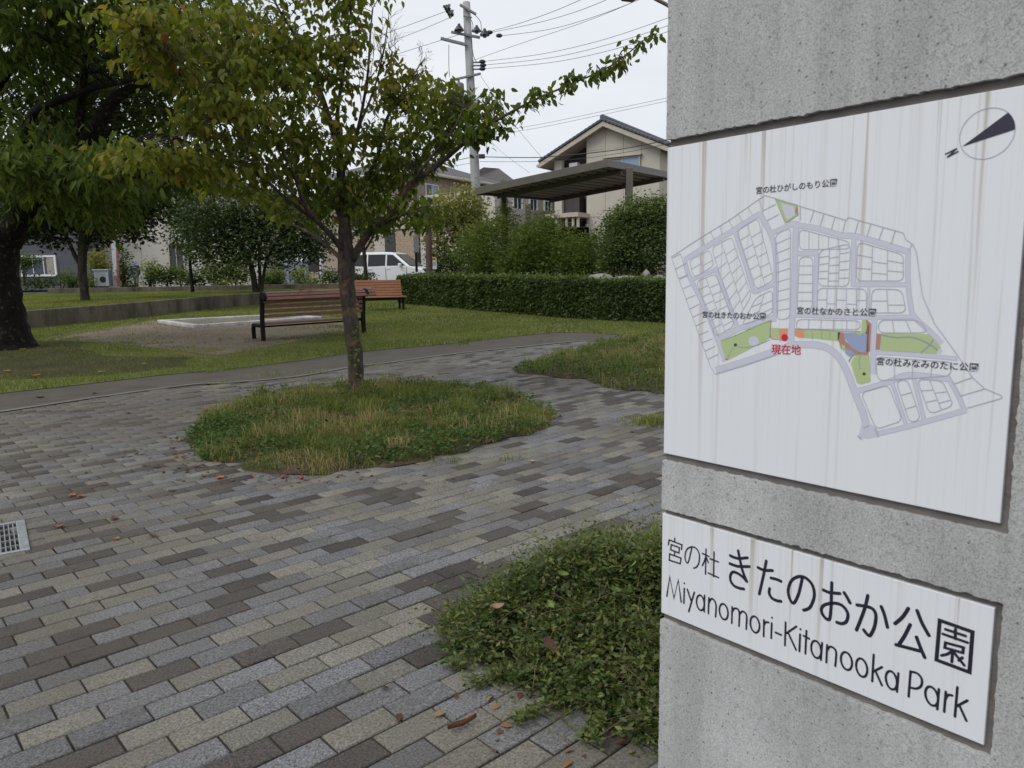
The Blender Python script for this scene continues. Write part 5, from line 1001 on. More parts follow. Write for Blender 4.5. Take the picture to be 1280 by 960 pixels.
# ================================================================= HEDGE, EMBANKMENT, SHRUBS
HB = [gp(498,379.5), gp(560,385.5), gp(620,391), gp(700,398), gp(770,402.5), gp(835,405.5)]; HB.append(HB[-1]+(HB[-1]-HB[-2])*.9)
hd = thing('hedge', 'long clipped dark green hedge between the lawn and the raised bank', 'hedge', HB[0])
HT = [at(498,345.5,HB[0].y).z, at(560,345.5,HB[1].y).z, at(620,346,HB[2].y).z, at(700,347,HB[3].y).z, at(770,348,HB[4].y).z, at(835,349.5,HB[5].y).z]; HT.append(HT[-1])
cs = np.cumsum([0]+[(HB[i+1]-HB[i]).to_2d().length for i in range(len(HB)-1)]); tot = cs[-1]; HW = 1.0
def hpos(s): return np.stack([np.interp(s,cs,[p.x for p in HB]), np.interp(s,cs,[p.y for p in HB])],-1)
def hnorm(s):
    d = hpos(np.minimum(s+.1,tot))-hpos(np.maximum(s-.1,0)); d = unit(d); n = np.stack([-d[:,1],d[:,0]],1); return np.where((n[:,1:2] < 0), -n, n)
m = MB(); ss = np.linspace(.06,tot,40); hp, hn = hpos(ss), hnorm(ss)
for i in range(40):
    z0 = gz(hp[i][1]); z1 = np.interp(ss[i],cs,HT)
    for o_,z in ((.1,z0-.1),(.09,z1-.16),(.16,z1-.09),(HW-.16,z1-.09),(HW-.08,z1-.16),(HW-.1,z0-.1)): m.v.append((hp[i][0]+hn[i][0]*o_, hp[i][1]+hn[i][1]*o_, z))
m.f = [(6*i+k,6*(i+1)+k,6*(i+1)+k+1,6*i+k+1) for i in range(39) for k in range(5)]+[tuple(range(6))]
m.build('branch_core', plain('hedge_core',(.012,.018,.008),.95,.4,20), hd, world=True)
N = 30000; s = RNG.uniform(0,tot,N)**1.; top = RNG.rand(N) < .36; hgt = np.interp(s,cs,HT); bz = gzn(hpos(s)[:,1]); bl_ = .035*(vnoise(s,np.zeros(N),1.2,71)-.5)*2
lump = .11*(vnoise(s,bz*0+hgt,2.5,72)-.5)
o_ = np.where(top, RNG.uniform(.0,HW,N), np.abs(RNG.normal(.0,.05,N))); z = np.where(top, hgt-.015-np.abs(RNG.normal(0,.04,N))+bl_, bz+.03+(hgt-bz-.05)*RNG.rand(N)**.9)
zz_ = vnoise(s*3,z*3,1.,73); o_ = o_+np.where(top,0,.10*(zz_-.5)); end = RNG.rand(N) < .03; s = np.where(end, np.abs(RNG.normal(0,.04,N)), s); o_ = np.where(end, RNG.uniform(0,HW,N), o_)
hp, hn = hpos(s), hnorm(s); Pn = np.c_[hp+hn*o_[:,None], z]; D = RNG.normal(0,1,(N,3)); D[:,:2] -= hn*.7*(~top)[:,None]; D[:,2] += np.where(top,.8,-.1)
st_ = top&(RNG.rand(N) < .05); Pn[:,2] += np.where(st_, RNG.uniform(.02,.13,N), 0)
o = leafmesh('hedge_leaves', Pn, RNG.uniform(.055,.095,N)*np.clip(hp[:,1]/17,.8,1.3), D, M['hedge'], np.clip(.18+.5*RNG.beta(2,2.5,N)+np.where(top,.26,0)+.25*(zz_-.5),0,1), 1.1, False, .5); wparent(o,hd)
# raised bank behind the hedge
def bankz(x,y):
    s_ = np.clip((y-np.interp(x,[p.x for p in HB],[p.y for p in HB])-1.3)/2.2,0,1); return gz(y)+.85*s_*s_*(3-2*s_)
bank = [(p.x,p.y+1.05) for p in HB]+[(9,14),(16,22),(16,42),(-3.6,42),(-4.2,HB[0].y+4)]
drv = [tuple((C0_+AX*a+BX*b)[:2]) for a,b in ((-1.5,-.3),(7,-.3),(7,8),(-1.5,8))] if 0 else None
sheet('bank', bank, M['soil'], .0, lambda x,y: float(bankz(x,y)), .9)
def shrub(name, label, clumps, mat, seed, per, spread, size, droop, foot, group=None, flat=1., wid=1., stems=3, up=.8):
    f = at(*foot); t = thing(name, label, 'shrub', f, 0, group); T, tn = crown_twigs(clumps, seed, shell=.25); P, Lh, D, t_ = twig_leaves(T, tn, seed+1, per, spread, size, droop, .16, flat)
    o = leafmesh('foliage', P, Lh, D, mat, t_, wid, False, up); wparent(o,t); m = MB(); c = T.mean(0); r = random.Random(seed)
    for k in range(stems):
        e = Vector(T[r.randrange(len(T))]); b = f+Vector((r.gauss(0,.06),r.gauss(0,.06),-.05)); m.tube(cat_rom([b, b.lerp(e,.5)+Vector((r.gauss(0,.05),0,.08)), e],3), [.03,.026,.022,.018,.014,.01,.006], 6)
    m.build('stem', M['bark_far'], t, world=True); return t
Yb = 21.
shrub('maple_shrub','tall yellowish shrub with loose foliage beside the white notice board',[(560,262,27,26,24,1.,90,.62),(585,250,27,22,18,.9,40,.5),(545,290,27,16,20,.7,28,.6),(578,285,27,26,24,.9,80,.5),(600,275,27,20,26,.8,36,.45),(556,312,27,18,14,.7,20,.35),(530,268,27,10,6,.4,8,.6),(593,300,27,18,18,.7,24,.4)],M['shrubY'],51,20,.17,.14,.5,(566,342,27.5))
shrub('dark_shrub','dark green shrub directly behind the notice board',[(556,327,27.5,24,15,.8,100,.5),(582,328,26.5,26,18,.8,110,.45),(610,338,24.5,30,8,.7,50,.35),(545,340,27.5,12,6,.5,24,.4)],M['shrubD'],52,20,.15,.10,.3,(560,344,25))
shrub('feathery_bush','tall feathery light green bush with upright shoots on the bank, the leftmost of the two',[(600,312,22.5,34,26,1.1,110,.45),(628,298,22.5,30,26,1.,90,.55),(640,325,22,34,20,1.,110,.4),(605,330,22.3,22,16,.8,60,.4),(635,275,22.6,10,18,.5,26,.62),(612,285,22.6,8,14,.4,16,.6),(590,295,22.8,12,16,.5,18,.55)],M['shrubL'],53,22,.13,.13,-.35,(620,345,22.5),None,1.,.45)
shrub('feathery_bush','tall feathery light green bush with upright shoots on the bank, below the carport edge',[(668,308,21,30,24,1.,95,.45),(690,300,21,26,20,.9,70,.5),(676,285,21.2,16,14,.6,30,.6),(655,328,21,34,18,.9,100,.36),(700,338,20.5,40,8,.8,60,.3),(730,335,20,30,12,.8,60,.3),(715,320,20.8,24,18,.8,50,.38),(690,280,21.2,8,10,.3,10,.6),(660,292,21.2,10,10,.4,14,.6),(640,332,21,20,10,.6,26,.3)],M['shrubL'],54,22,.13,.13,-.35,(680,345,21),None,1.,.45)
shrub('bank_shrub','mid green rounded shrub on the bank under the carport post',[(725,312,20,28,20,.9,80,.45),(755,310,20,26,20,.9,70,.42),(740,330,19.6,36,12,.9,70,.36),(705,325,20,22,14,.7,36,.4),(765,285,21,16,14,.7,26,.55)],M['shrubL'],55,20,.12,.085,.1,(738,345,20))
shrub('privet_shrub','big dark glossy shrub on the bank next to the sign pillar',[(800,285,18.6,34,28,1.,170,.48),(780,300,18.4,26,26,.9,110,.42),(815,315,18.2,34,26,1.,140,.36),(790,328,18,36,14,.9,90,.32),(835,285,18.6,30,34,1.,130,.45),(800,264,18.8,34,14,.8,80,.6),(768,320,18.2,18,22,.7,70,.45),(825,258,18.8,26,10,.8,50,.6),(775,278,18.6,18,16,.7,50,.55)],M['hedge'],56,24,.11,.085,.1,(805,345,18.4))
shrub('climbing_plant','pale leafy climber hanging at the far corner under the carport roof',[(774,277,22.,14,14,.5,28,.75),(770,290,22,12,10,.5,18,.7)],M['shrubL'],57,16,.1,.08,.3,(770,310,22))
for k,(x0,y0,x1,y1) in enumerate(((735,348,766,341),(766,349,800,343),(803,350,812,338),(814,350,834,343))):
    a, b = at(x0,y0,16.9), at(x1,y1,16.9); m = MB(); w, h = abs(b.x-a.x), abs(b.z-a.z); N1, N2 = 8, 5; c = Vector(((a.x+b.x)/2,16.9,min(a.z,b.z)))
    for i in range(N2+1):
        v = i/N2
        for j in range(N1):
            a_ = 2*math.pi*j/N1; k_ = math.sqrt(max(.02,1-v**3)); m.v.append((w*.56*k_*abs(math.cos(a_))**.5*(1 if math.cos(a_) > 0 else -1)*random.uniform(.9,1.05), .28*k_*math.sin(a_), h*1.35*v*random.uniform(.94,1.03)-.05))
    m.f = [(i*N1+j,i*N1+(j+1)%N1,(i+1)*N1+(j+1)%N1,(i+1)*N1+j) for i in range(N2) for j in range(N1)]+[tuple(range(N2*N1,N2*N1+N1))]
    o = m.build('boulder', M['stone'], None); o.location = c; tag(o,['long low grey edging stone, leftmost behind the hedge top','long low grey edging stone next to the upright one behind the hedge','short upright grey stone standing up behind the hedge','flat grey edging stone behind the hedge nearest the sign pillar'][k],'stone','grey stones behind the hedge')
# shrubs of the garden row behind the farther wall
row = [(92,353,9,5,.35,'D'),(50,352,26,5,.4,'D'),(125,325,12,16,.6,'Y'),(82,346,8,8,.4,'L'),(155,332,7,24,.4,'D'),(190,347,9,10,.4,'D'),(188,335,8,10,.65,'L'),(208,343,12,10,.5,'D'),(226,343,11,11,.5,'L'),(246,346,12,10,.45,'D'),(268,338,16,16,.5,'L'),(296,334,16,20,.6,'L'),(278,353,16,4,.7,'L'),(345,345,14,12,.45,'L'),(372,343,10,8,.7,'L'),(338,352,22,6,.5,'D'),(385,352,20,5,.6,'L'),(164,357,12,2.5,.6,'L'),(415,346,14,8,.4,'D'),(442,345,7,8,.5,'D'),(458,346,9,8,.4,'D'),(115,352,20,6,.6,'L')]
look = {'D':('dark green','shrubD'),'L':('bright green','shrubL'),'Y':('yellowing','shrubY')}
where = ['left of the zelkova trunk','below the white framed window','behind the blue grey cabinet','between zelkova trunk and grey house','left of the person in the blue cap','right of the person in the blue cap','lit, above the right shoulder of the blue capped person','left of the beige house door','under the beige house door','behind the young tree stem','right of the young tree stem','left of the round tree stems','low and clipped on the farther wall, right of the young tree','right of the round tree stems','in front of the pale blue panels','low on the wall behind the round tree','low on the wall at its right end','low and clipped at the feet of the person','left of the white car','beside the slim pale trunk','in front of the white car side','low beside the blue grey cabinet']
for k,(x,y,rx,ry,tint,c) in enumerate(row):
    Yr = 33.2+(k%3)*.35 if k not in (18,19,20) else 32.3
    shrub('garden_shrub','%s garden shrub %s'%(look[c][0],where[k]),[(x,y,Yr,rx,ry,.5,max(10,int(rx*ry*.22)),tint),(x,y+ry*.4,Yr-.1,rx*.9,ry*.6,.4,max(6,int(rx*ry*.10)),tint-.12)],M['shrub'+c],80+2*k,18,.13,.13,.1,(x,359,Yr),'shrubs in the gardens behind the walls')
shrub('round_topped_shrub','light green cloud pruned shrub in front of the white framed window',[(36,326,33,13,6,.4,34,.5),(26,332,33,9,6,.4,16,.5)],M['shrubD'],140,18,.11,.12,.1,(30,356,33))

# ================================================================= BUILDINGS
AX, BX = hdir(-57.7), hdir(32.3)                        # street grid: along the fronts, away from us
class Wall:
    """a vertical plane through P0 along unit a; places features at (s, z), n metres proud towards the camera"""
    def __init__(w, P0, a):
        w.P = Vector((P0.x,P0.y,0)); w.a = Vector((a.x,a.y,0)); n = Vector((a.y,-a.x,0)); w.n = n if n.dot(-w.P) > 0 else -n; w.M = basis(w.P, w.a, Vector((0,0,1)), w.n)
    def hit(w, x, y): return plane_hit(x, y, w.P, (w.a.x,w.a.y))
    def slab(w, m, s0, s1, z0, z1, n0, n1, mi=0): m.bbox(((s0+s1)/2,(z0+z1)/2,(n0+n1)/2),(abs(s1-s0),abs(z1-z0),abs(n1-n0)),.004,w.M,mi)
    def poly(w, m, pts, n0, n1, mi=0): m.prism(pts, n1-n0, w.M, mi, n0)
def window(w, t, s0, s1, z0, z1, panes=2, n=.03, fr=.06, frame='white', glass='glass', curtain=None, name='window'):
    m = MB()
    for a,b,c,d in ((s0,s1,z1-fr,z1),(s0,s1,z0,z0+fr),(s0,s0+fr,z0+fr,z1-fr),(s1-fr,s1,z0+fr,z1-fr)): w.slab(m,a,b,c,d,-.05,n+.03)
    f = m.build(name, M[frame], t, world=True); W_ = (s1-s0-2*fr)/panes
    for k in range(panes):
        a = s0+fr+k*W_; m = MB(); w.slab(m,a+.005,a+W_-.005,z0+fr,z1-fr,-.03,n-.02-.012*(k%2)); q = m.build('pane', M[curtain if curtain and k == panes-1 else glass], f, world=True)
        if k:
            m = MB(); w.slab(m,a-.025,a+.025,z0+fr,z1-fr,-.03,n+.01); m.build('mullion', M[frame], f, world=True)
    return f
# --- gabled house
G0 = at(753,147,38.); gr_ = Wall(G0, AX); gw = Wall(G0-gr_.n*.5, AX)
gh = thing('gabled_house','cream house with a grey tiled gable roof behind the carport','house',Vector((G0.x,G0.y,1.3)))
pk_ = gr_.hit(753,148); eL = gr_.hit(673,201); sL = eL[0]; slope = (pk_[1]-eL[1])/abs(sL); sRt = -abs(sL)*.92      # +s runs to the left (away)
topz = lambda s: pk_[1]-slope*abs(s)-.28
w0, w1 = gw.hit(734,200)[0], gw.hit(848,200)[0]; zb = 1.2
zs = gw.hit(770,185)[1]; joints = [w0]+[gw.hit(x,190)[0] for x in (757,779.5,802,826)]+[sRt+.55]
joints = sorted(joints, reverse=True)
for i in range(len(joints)-1):
    a, b = joints[i], joints[i+1]; g_ = .008
    for (z0,z1) in ((zb,4.2),(4.2,zs),(zs,None)):
        if z1 is None:
            pts = [(a-g_,z0+g_),(b+g_,z0+g_),(b+g_,topz(b))]+([(0,topz(0))] if a > 0 > b else [])+[(a-g_,topz(a))]
        else: pts = [(a-g_,z0+g_),(b+g_,z0+g_),(b+g_,z1-g_),(a-g_,z1-g_)]
        m = MB(); gw.poly(m, pts, 0, .03); m.build('siding_panel', M['cream'], gh, world=True)
m = MB(); gw.poly(m, [(w0+.04,zb),(sRt+.5,zb),(sRt+.5,topz(sRt+.5)),(0,topz(0)),(w0+.04,topz(w0+.04))], -8.5, -.004); m.build('wall', M['cream'], gh, world=True)
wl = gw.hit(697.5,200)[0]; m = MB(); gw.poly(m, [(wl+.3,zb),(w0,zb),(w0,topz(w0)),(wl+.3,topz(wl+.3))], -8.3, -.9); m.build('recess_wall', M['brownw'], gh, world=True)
p0, p1 = gw.hit(702,205)[0], gw.hit(693,205)[0]; m = MB(); gw.slab(m,p0,p1,zb,topz(p1)-.05,-.3,.02); m.build('porch_post', M['cream'], gh, world=True)
a_, z_ = gw.hit(715,203); m = MB(); gw.slab(m,a_-.22,a_+.25,z_-.5,z_+.0,-.5,-.15); m.build('air_conditioner', M['white'], gh, world=True)
s0, z1 = gw.hit(801,194.5); s1, _ = gw.hit(757,198); z0 = z1-1.15; window(gw, gh, s0, s1, z0, z1, 2, .09, .06, 'trim', 'glassb')
m = MB(); gw.slab(m, s0-.1, s1+.1, z1+.02, z1+.08, -.01, .22); m.build('window_hood', M['trim'], gh, world=True)
# roof: two slopes with tile courses, barge boards, edge tiles
RN0, RN1 = .5, -9.2
for sg, se in ((1,sL),(-1,sRt)):
    m = MB(); zt = lambda s: pk_[1]-slope*abs(s)
    gw.poly(m, [(0,zt(0)-.10),(se,zt(se)-.10),(se,zt(se)-.24),(0,zt(0)-.24)], RN1, RN0-.06); m.build('roof', M['kawara'], gh, world=True)
    m = MB(); gw.poly(m, [(0,zt(0)-.13),(se,zt(se)-.13),(se,zt(se)-.36),(0,zt(0)-.36)], RN0-.055, RN0-.01); m.build('barge_board', M['trim'], gh, world=True)
    m = MB(); gw.poly(m, [(0,zt(0)-.26),(se,zt(se)-.26),(se,zt(se)-.30),(0,zt(0)-.30)], RN1+.1, RN0-.07); m.build('soffit', M['trim'], gh, world=True)
    ne = 17; d = Vector((sg,-slope)).normalized()
    for k in range(ne):
        s = (k+.5)/ne*abs(se); c = Vector((sg*s, zt(s)-.03)); Lt = abs(se)/ne/abs(d.x)*1.04; m = MB()
        R = gw.M@Matrix.Translation((c.x,c.y,RN0-.11))@Matrix.Rotation(math.atan2(d.y,d.x)-.10*sg,4,'Z'); m.bbox((0,0,0),(Lt,.13,.34),.03,R); m.build('edge_tile', M['kawara'], gh, world=True)
    m = MB()
    for k in range(24):
        s = (k+.5)/24*abs(se); c = Vector((sg*s, zt(s)-.075)); R = gw.M@Matrix.Translation((c.x,c.y,(RN0+RN1)/2-.15))@Matrix.Rotation(math.atan2(d.y,d.x)-.09*sg,4,'Z'); m.box((0,0,0),(abs(se)/24*1.12,.05,RN0-RN1-.3),R)
    m.build('tile_courses', M['kawara'], gh, world=True)['kind'] = 'stuff'
m = MB(); m.tube([gw.M@Vector((0,pk_[1]+.06,RN0+.02)), gw.M@Vector((0,pk_[1]+.06,RN1))], .14, 10); m.build('ridge_tile', M['kawara'], gh, world=True)
m = MB(); zt_ = pk_[1]-slope*abs(sL); m.tube([gw.M@Vector((sL+.06,zt_-.26,RN0)), gw.M@Vector((sL+.06,zt_-.26,RN1))], .08, 8); m.build('gutter', M['trim'], gh, world=True)
# lower storey at the far side, seen under the carport
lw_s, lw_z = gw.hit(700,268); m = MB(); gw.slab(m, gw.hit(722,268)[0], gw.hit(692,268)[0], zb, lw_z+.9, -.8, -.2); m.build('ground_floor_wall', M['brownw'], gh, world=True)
s_a, z_a = gw.hit(737,268.5); s_b, _ = gw.hit(697,270); m = MB(); gw.slab(m, s_a, s_b, z_a-.16, z_a+.06, -.3, 1.3); m.build('porch_roof', M['trim'], gh, world=True)
for x in (735,729,721): s_,z_ = gw.hit(x,280); m = MB(); gw.slab(m, s_-.06, s_+.06, zb, z_a-.16, 1.05, 1.17); m.build('porch_rail', M['trim'], gh, world=True)
# --- carport
C0 = at(759.5,198.5,20.); cw = Wall(C0, AX); cpt = thing('carport','flat roofed bronze metal carport on posts above the shrubs','carport',Vector((C0.x,C0.y,1.3)))
drv = [tuple((C0+AX*a+BX*b)[:2]) for a,b in ((-2,.6),(8,.6),(8,9),(-2,9))]
sheet('bounce_driveway', drv, plain('bounce_concrete',(.36,.35,.33),.85,.1,2), 1.22, lambda x,y: 0.)  # unseen pale ground, added to bounce light up to the roof ribs
sB, zB_ = cw.hit(594,234.5); bwl = Wall(C0, BX); sC, zC_ = bwl.hit(832,213.5)
dA = (AX*sB+Vector((0,0,zB_-C0.z))); uA = dA.normalized(); dB = (BX*sC+Vector((0,0,zC_-C0.z))); uB = dB.normalized(); LA, LB_ = dA.length, dB.length*1.15
nC = uA.cross(uB); nC = nC if nC.z > 0 else -nC; CM = basis(C0, uA, uB, nC)
if CM.to_3x3().determinant() < 0: pass
FT = .21
m = MB(); m.bbox((LA/2,.04,-FT/2),(LA,.08,FT),.01,CM); m.build('front_beam', M['alu'], cpt, world=True)
m = MB(); m.bbox((LA/2,LB_-.04,-FT/2),(LA,.08,FT),.01,CM); m.build('rear_beam', M['alu'], cpt, world=True)
for x in (.04,LA-.04): m = MB(); m.bbox((x,LB_/2,-FT/2),(.08,LB_-.17,FT),.01,CM); m.build('side_beam', M['alu'], cpt, world=True)
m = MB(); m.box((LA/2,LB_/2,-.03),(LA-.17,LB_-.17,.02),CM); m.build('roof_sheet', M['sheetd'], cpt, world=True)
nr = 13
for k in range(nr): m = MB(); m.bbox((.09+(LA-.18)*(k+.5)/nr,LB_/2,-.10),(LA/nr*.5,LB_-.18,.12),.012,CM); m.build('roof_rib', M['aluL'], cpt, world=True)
def croof(px_,py_):                                      # point of the roof underside seen at a pixel
    d = Vector(ray(px_,py_)); o_ = Vector((0,0,CAM_H)); p0_ = C0-nC*.12; t = (p0_-o_).dot(nC)/d.dot(nC); return o_+d*t
q1, q2 = croof(786,207), croof(720,257); inv = CM.inverted(); l1, l2 = inv@q1, inv@q2
for y_ in (max(.5,l1.y), min(LB_-.6,l2.y)): m = MB(); m.bbox((LA/2,y_,-.20),(LA-.18,.12,.18),.01,CM); m.build('main_beam', M['alu'], cpt, world=True)
for q,(px0,px1) in ((l1,(788,799)),(l2,(713,722))):
    c = CM@Vector((q.x,max(.5,min(LB_-.6,q.y)),-.2)); w_ = (px1-px0)*c.y/FPX; m = MB(); m.bbox((c.x,c.y,(c.z+1.1)/2+.02),(w_*.75,w_*.75,c.z-1.1),.02); m.build('post', M['alu'], cpt, world=True)
c = at(629.5,240,23.5); m = MB(); m.bbox((c.x,c.y,2.4),(.16,.16,3.6),.02); m.build('post', M['alu'], cpt, world=True)['label'] = 'carport post overgrown with a climbing plant'
shrub('climbing_vine','greenish vine wound around the left carport post',[(629.5,235,23.3,4,8,.12,10,.5),(629.5,248,23.3,4,9,.12,12,.5),(629.5,262,23.3,5,10,.14,14,.5)],M['shrubL'],150,14,.05,.06,.6,(629.5,290,23.3))
# --- tan house with hip roof
K0 = at(519,300,44.); rw = Wall(K0, BX); fwl = Wall(K0, AX); th_ = thing('tan_house','tan two storey house with a dark hip roof behind the white car','house',Vector((K0.x,K0.y,.8)))
ez = rw.hit(526,219)[1]; Lr, Lf = 9.2, 8.0; zb = .7
m = MB(); m.prism([(0,0),(Lr,0),(Lr,Lf),(0,Lf)], ez-zb, basis(Vector((K0.x,K0.y,zb)), BX, AX, Vector((0,0,1)))); m.build('wall', M['tan'], th_, world=True)
HMx = basis(Vector((K0.x,K0.y,ez)), BX, AX, Vector((0,0,1))); ov = .75; rh = 1.75; m = MB()
c4 = [(-ov,-ov),(Lr+ov,-ov),(Lr+ov,Lf+ov),(-ov,Lf+ov)]; vs = [HMx@Vector((a,b,0)) for a,b in c4]+[HMx@Vector((a,b,.12)) for a,b in c4]+[HMx@Vector((Lf/2,Lf/2,rh+.12)), HMx@Vector((Lr-Lf/2+.6,Lf/2,rh+.12))]
m.add(vs,[(3,2,1,0),(4,5,9,8),(5,6,9),(6,7,8,9),(7,4,8)]); m.build('roof', M['roof'], th_, world=True)
m = MB()
for i in range(4): a,b = c4[i], c4[(i+1)%4]; m.tube([HMx@Vector((a[0],a[1],.02)), HMx@Vector((b[0],b[1],.02))], .10, 6)
m.build('gutter', M['trim'], th_, world=True)
for i in range(16):
    a = .08+i*(Lr-.1)/16
    m = MB(); rw.slab(m, a, a+(Lr-.1)/16-.012, 3.9, ez-.05, 0, .02); m.build('siding_board', M['tan'], th_, world=True)
for (xa,ya,xb,yb) in ((530.5,229,547.5,247),(561.5,234,577.5,251)):
    s0,z1 = rw.hit(xa,ya); s1,z0 = rw.hit(xb,yb); window(rw, th_, s0, s1, z0, z1, 2, .06, .07, 'white', 'glass', 'glassb')
s_,_ = rw.hit(521,240); m = MB(); m.tube([rw.M@Vector((.12,ez,.08)), rw.M@Vector((.12,zb,.08))], .05, 8); m.build('downpipe', M['brownw'], th_, world=True)
m = MB(); s0,z1 = fwl.hit(517,288); fwl.slab(m, .02, fwl.hit(495,300)[0], zb, z1, 0, .05); m.build('tiled_wall', M['tile'], th_, world=True)
s1 = fwl.hit(495,300)[0]; rows_ = 22
for r_ in range(rows_):
    zz0 = zb+.02+r_*(z1-zb-.04)/rows_; zz1 = zb+.02+(r_+1)*(z1-zb-.04)/rows_-.015
    for c_ in range(4):
        a = .05+(s1-.08)*(c_+(.5 if r_%2 else 0))/4; b = min(a+(s1-.08)/4-.015, s1-.02)
        if b > a+.03: m = MB(); fwl.slab(m, a, b, zz0, zz1, .045, .062); m.build('wall_tile', M['tile'], th_, world=True)
for xa,xb,mt in ((482,494,'shutter'),(469,481.5,'curtain')):
    s0,z1 = fwl.hit(xb,291); s1,z0 = fwl.hit(xa,318); m = MB(); fwl.slab(m, s0, s1, z0-.3, z1, -.02, .07); m.build('shutter' if mt == 'shutter' else 'window', M[mt], th_, world=True)
m = MB(); s0,z1 = fwl.hit(518,283); s1,_ = fwl.hit(440,283); fwl.slab(m, s0, s1, z1-.1, z1+.1, 0, .12); m.build('floor_band', M['trim'], th_, world=True)
# --- cream house farther right, under the carport roof line
N0 = at(622,262,40.); nw = Wall(N0, hdir(42)); nh = thing('cream_house','pale cream house with three upper windows seen under the carport roof','house',Vector((N0.x,N0.y,.8)))
s1 = nw.hit(712,262)[0]; m = MB(); nw.slab(m, -.2, s1, .7, nw.hit(640,236)[1], -6, 0); m.build('wall', M['beige'], nh, world=True)
m = MB(); nw.slab(m, 0, s1, .7, nw.hit(650,262.5)[1], .02, .5); m.build('balcony_wall', M['cream'], nh, world=True)
for xa,ya,xb,yb in ((639.5,245,652.5,262),(660.5,247,671.5,262),(679,250,689,262)):
    s0,z1 = nw.hit(xa,ya); s2,z0 = nw.hit(xb,yb); window(nw, nh, s0, s2, z0-.2, z1, 2, .06, .10)
for k in range(9):
    a = k*s1/9; m = MB(); nw.slab(m, a+.02, a+s1/9-.02, nw.hit(650,262)[1]+.05, nw.hit(640,236)[1]-.1, 0, .02); m.build('siding_board', M['beige'], nh, world=True)
a0,a1 = nw.hit(624,250)[0], nw.hit(626,250)[0]; m = MB(); nw.slab(m, -.2, a1, .7, nw.hit(630,240)[1], .0, .5); m.build('side_wall', plain('siding_grey_tan',(.22,.20,.18),.7,.1,3), nh, world=True)
# --- small brown hip roof between the pole and the carport
H0 = at(607,209,58.); hh_ = thing('hip_roof_house','distant house with a brown pyramid roof right of the utility pole','house',Vector((H0.x,H0.y,.8)))
l_, r_ = at(578,219,58.), at(646,223,58.); hw_ = (r_.x-l_.x)/2; cxm = (l_.x+r_.x)/2; ezh = H0.z-1.75; m = MB()
bs = [(cxm-hw_*1.5,H0.y-hw_*.9),(cxm+hw_*.8,H0.y-hw_*1.4),(cxm+hw_*1.5,H0.y+hw_*.7),(cxm-hw_*.8,H0.y+hw_*1.3)]
m.add([(a,b,ezh-.15) for a,b in bs]+[(a,b,ezh) for a,b in bs]+[(H0.x-.15,H0.y,H0.z),(H0.x+1.,H0.y+.6,H0.z-.02)],[(3,2,1,0),(4,5,9,8),(5,6,9),(6,7,8,9),(7,4,8)]+[(i,(i+1)%4,4+(i+1)%4,4+i) for i in range(4)]); m.build('roof', M['roofb'], hh_, world=True)
m = MB(); q = shrink(bs,.86); m.add([(a,b,.6) for a,b in q]+[(a,b,ezh-.1) for a,b in q],[(i,(i+1)%4,4+(i+1)%4,4+i) for i in range(4)]+[(4,5,6,7)]); m.build('wall', M['beige'], hh_, world=True)
# --- houses on the left
gw1 = Wall(at(118,330,47.), Vector((-1,0,0))); gy = thing('grey_house','dark grey house with a white framed sliding window behind the big trunk','house',Vector((gw1.P.x,47,.8)))
s1 = gw1.hit(-60,330)[0]; zt = gw1.hit(60,300)[1]; m = MB(); gw1.slab(m, gw1.hit(112,330)[0]+.03, s1, .6, 6.6, -7, 0); m.build('wall', M['greyw'], gy, world=True)
for k in range(7): m = MB(); z0 = .9+k*.8; gw1.slab(m, gw1.hit(112,330)[0]+.05, s1-.02, z0, z0+.788, 0, .018); m.build('siding_board', M['greyw'], gy, world=True)
s0,z1 = gw1.hit(70,319); s2,z0 = gw1.hit(28,346); window(gw1, gy, s0, s2, z0, z1, 3, .08, .12, 'white', 'glass')
sc,_ = gw1.hit(69,330); sd,_ = gw1.hit(59,330); m = MB()
for k in range(7): a = sc+(sd-sc)*k/7; gw1.slab(m, a, a+(sd-sc)/7*.7, z0+.14, z1-.14, .062, .09)
m.build('curtain', M['curtain'], gy, world=True)
m = MB(); gw1.poly(m, [(-.4+gw1.hit(112,330)[0],6.6),(s1+.5,6.6),((s1)/2,8.6)], -7.5, .6); m.build('roof', M['roof'], gy, world=True)
bw1 = Wall(at(330,300,49.), Vector((-1,0,0))); bh = thing('beige_house','tall pale beige house wall behind the person and the round tree','house',Vector((bw1.P.x,49,.8)))
s1 = bw1.hit(114,330)[0]; 
m = MB(); bw1.slab(m, 0, s1, .6, 7., -7, 0); m.build('wall', M['beige'], bh, world=True)
js = [0]+[bw1.hit(x,330)[0] for x in (300,262,238,212,178,150)]+[s1]; zj = bw1.hit(190,299)[1]
for i in range(len(js)-1):
    for z0,z1 in ((.65,zj-.02),(zj+.02,6.9)): m = MB(); bw1.slab(m, js[i]+.015, js[i+1]-.015, z0, z1, 0, .03); m.build('wall_panel', M['beige'], bh, world=True)
s0,z1 = bw1.hit(230,303); s2,z0 = bw1.hit(213,346); window(bw1, bh, s0, s2, z0, z1, 2, .09, .1, 'trim', 'curtain' if 0 else 'shutter', None, 'door')
s0,z1 = bw1.hit(219.5,257); s2,z0 = bw1.hit(208,272); window(bw1, bh, s0, s2, z0, z1, 1, .09, .1, 'trim', 'glass')
s_,z_ = bw1.hit(169,306); m = MB(); m.tube([bw1.M@Vector((s_,z_,.03)), bw1.M@Vector((s_,z_,.2))], .13, 10); m.build('vent_cap', M['trim'], bh, world=True)
m = MB(); bw1.poly(m, [(-.5,7.),(s1+.5,7.),(s1/2,9.2)], -7.5, .5); m.build('roof', M['roof'], bh, world=True)
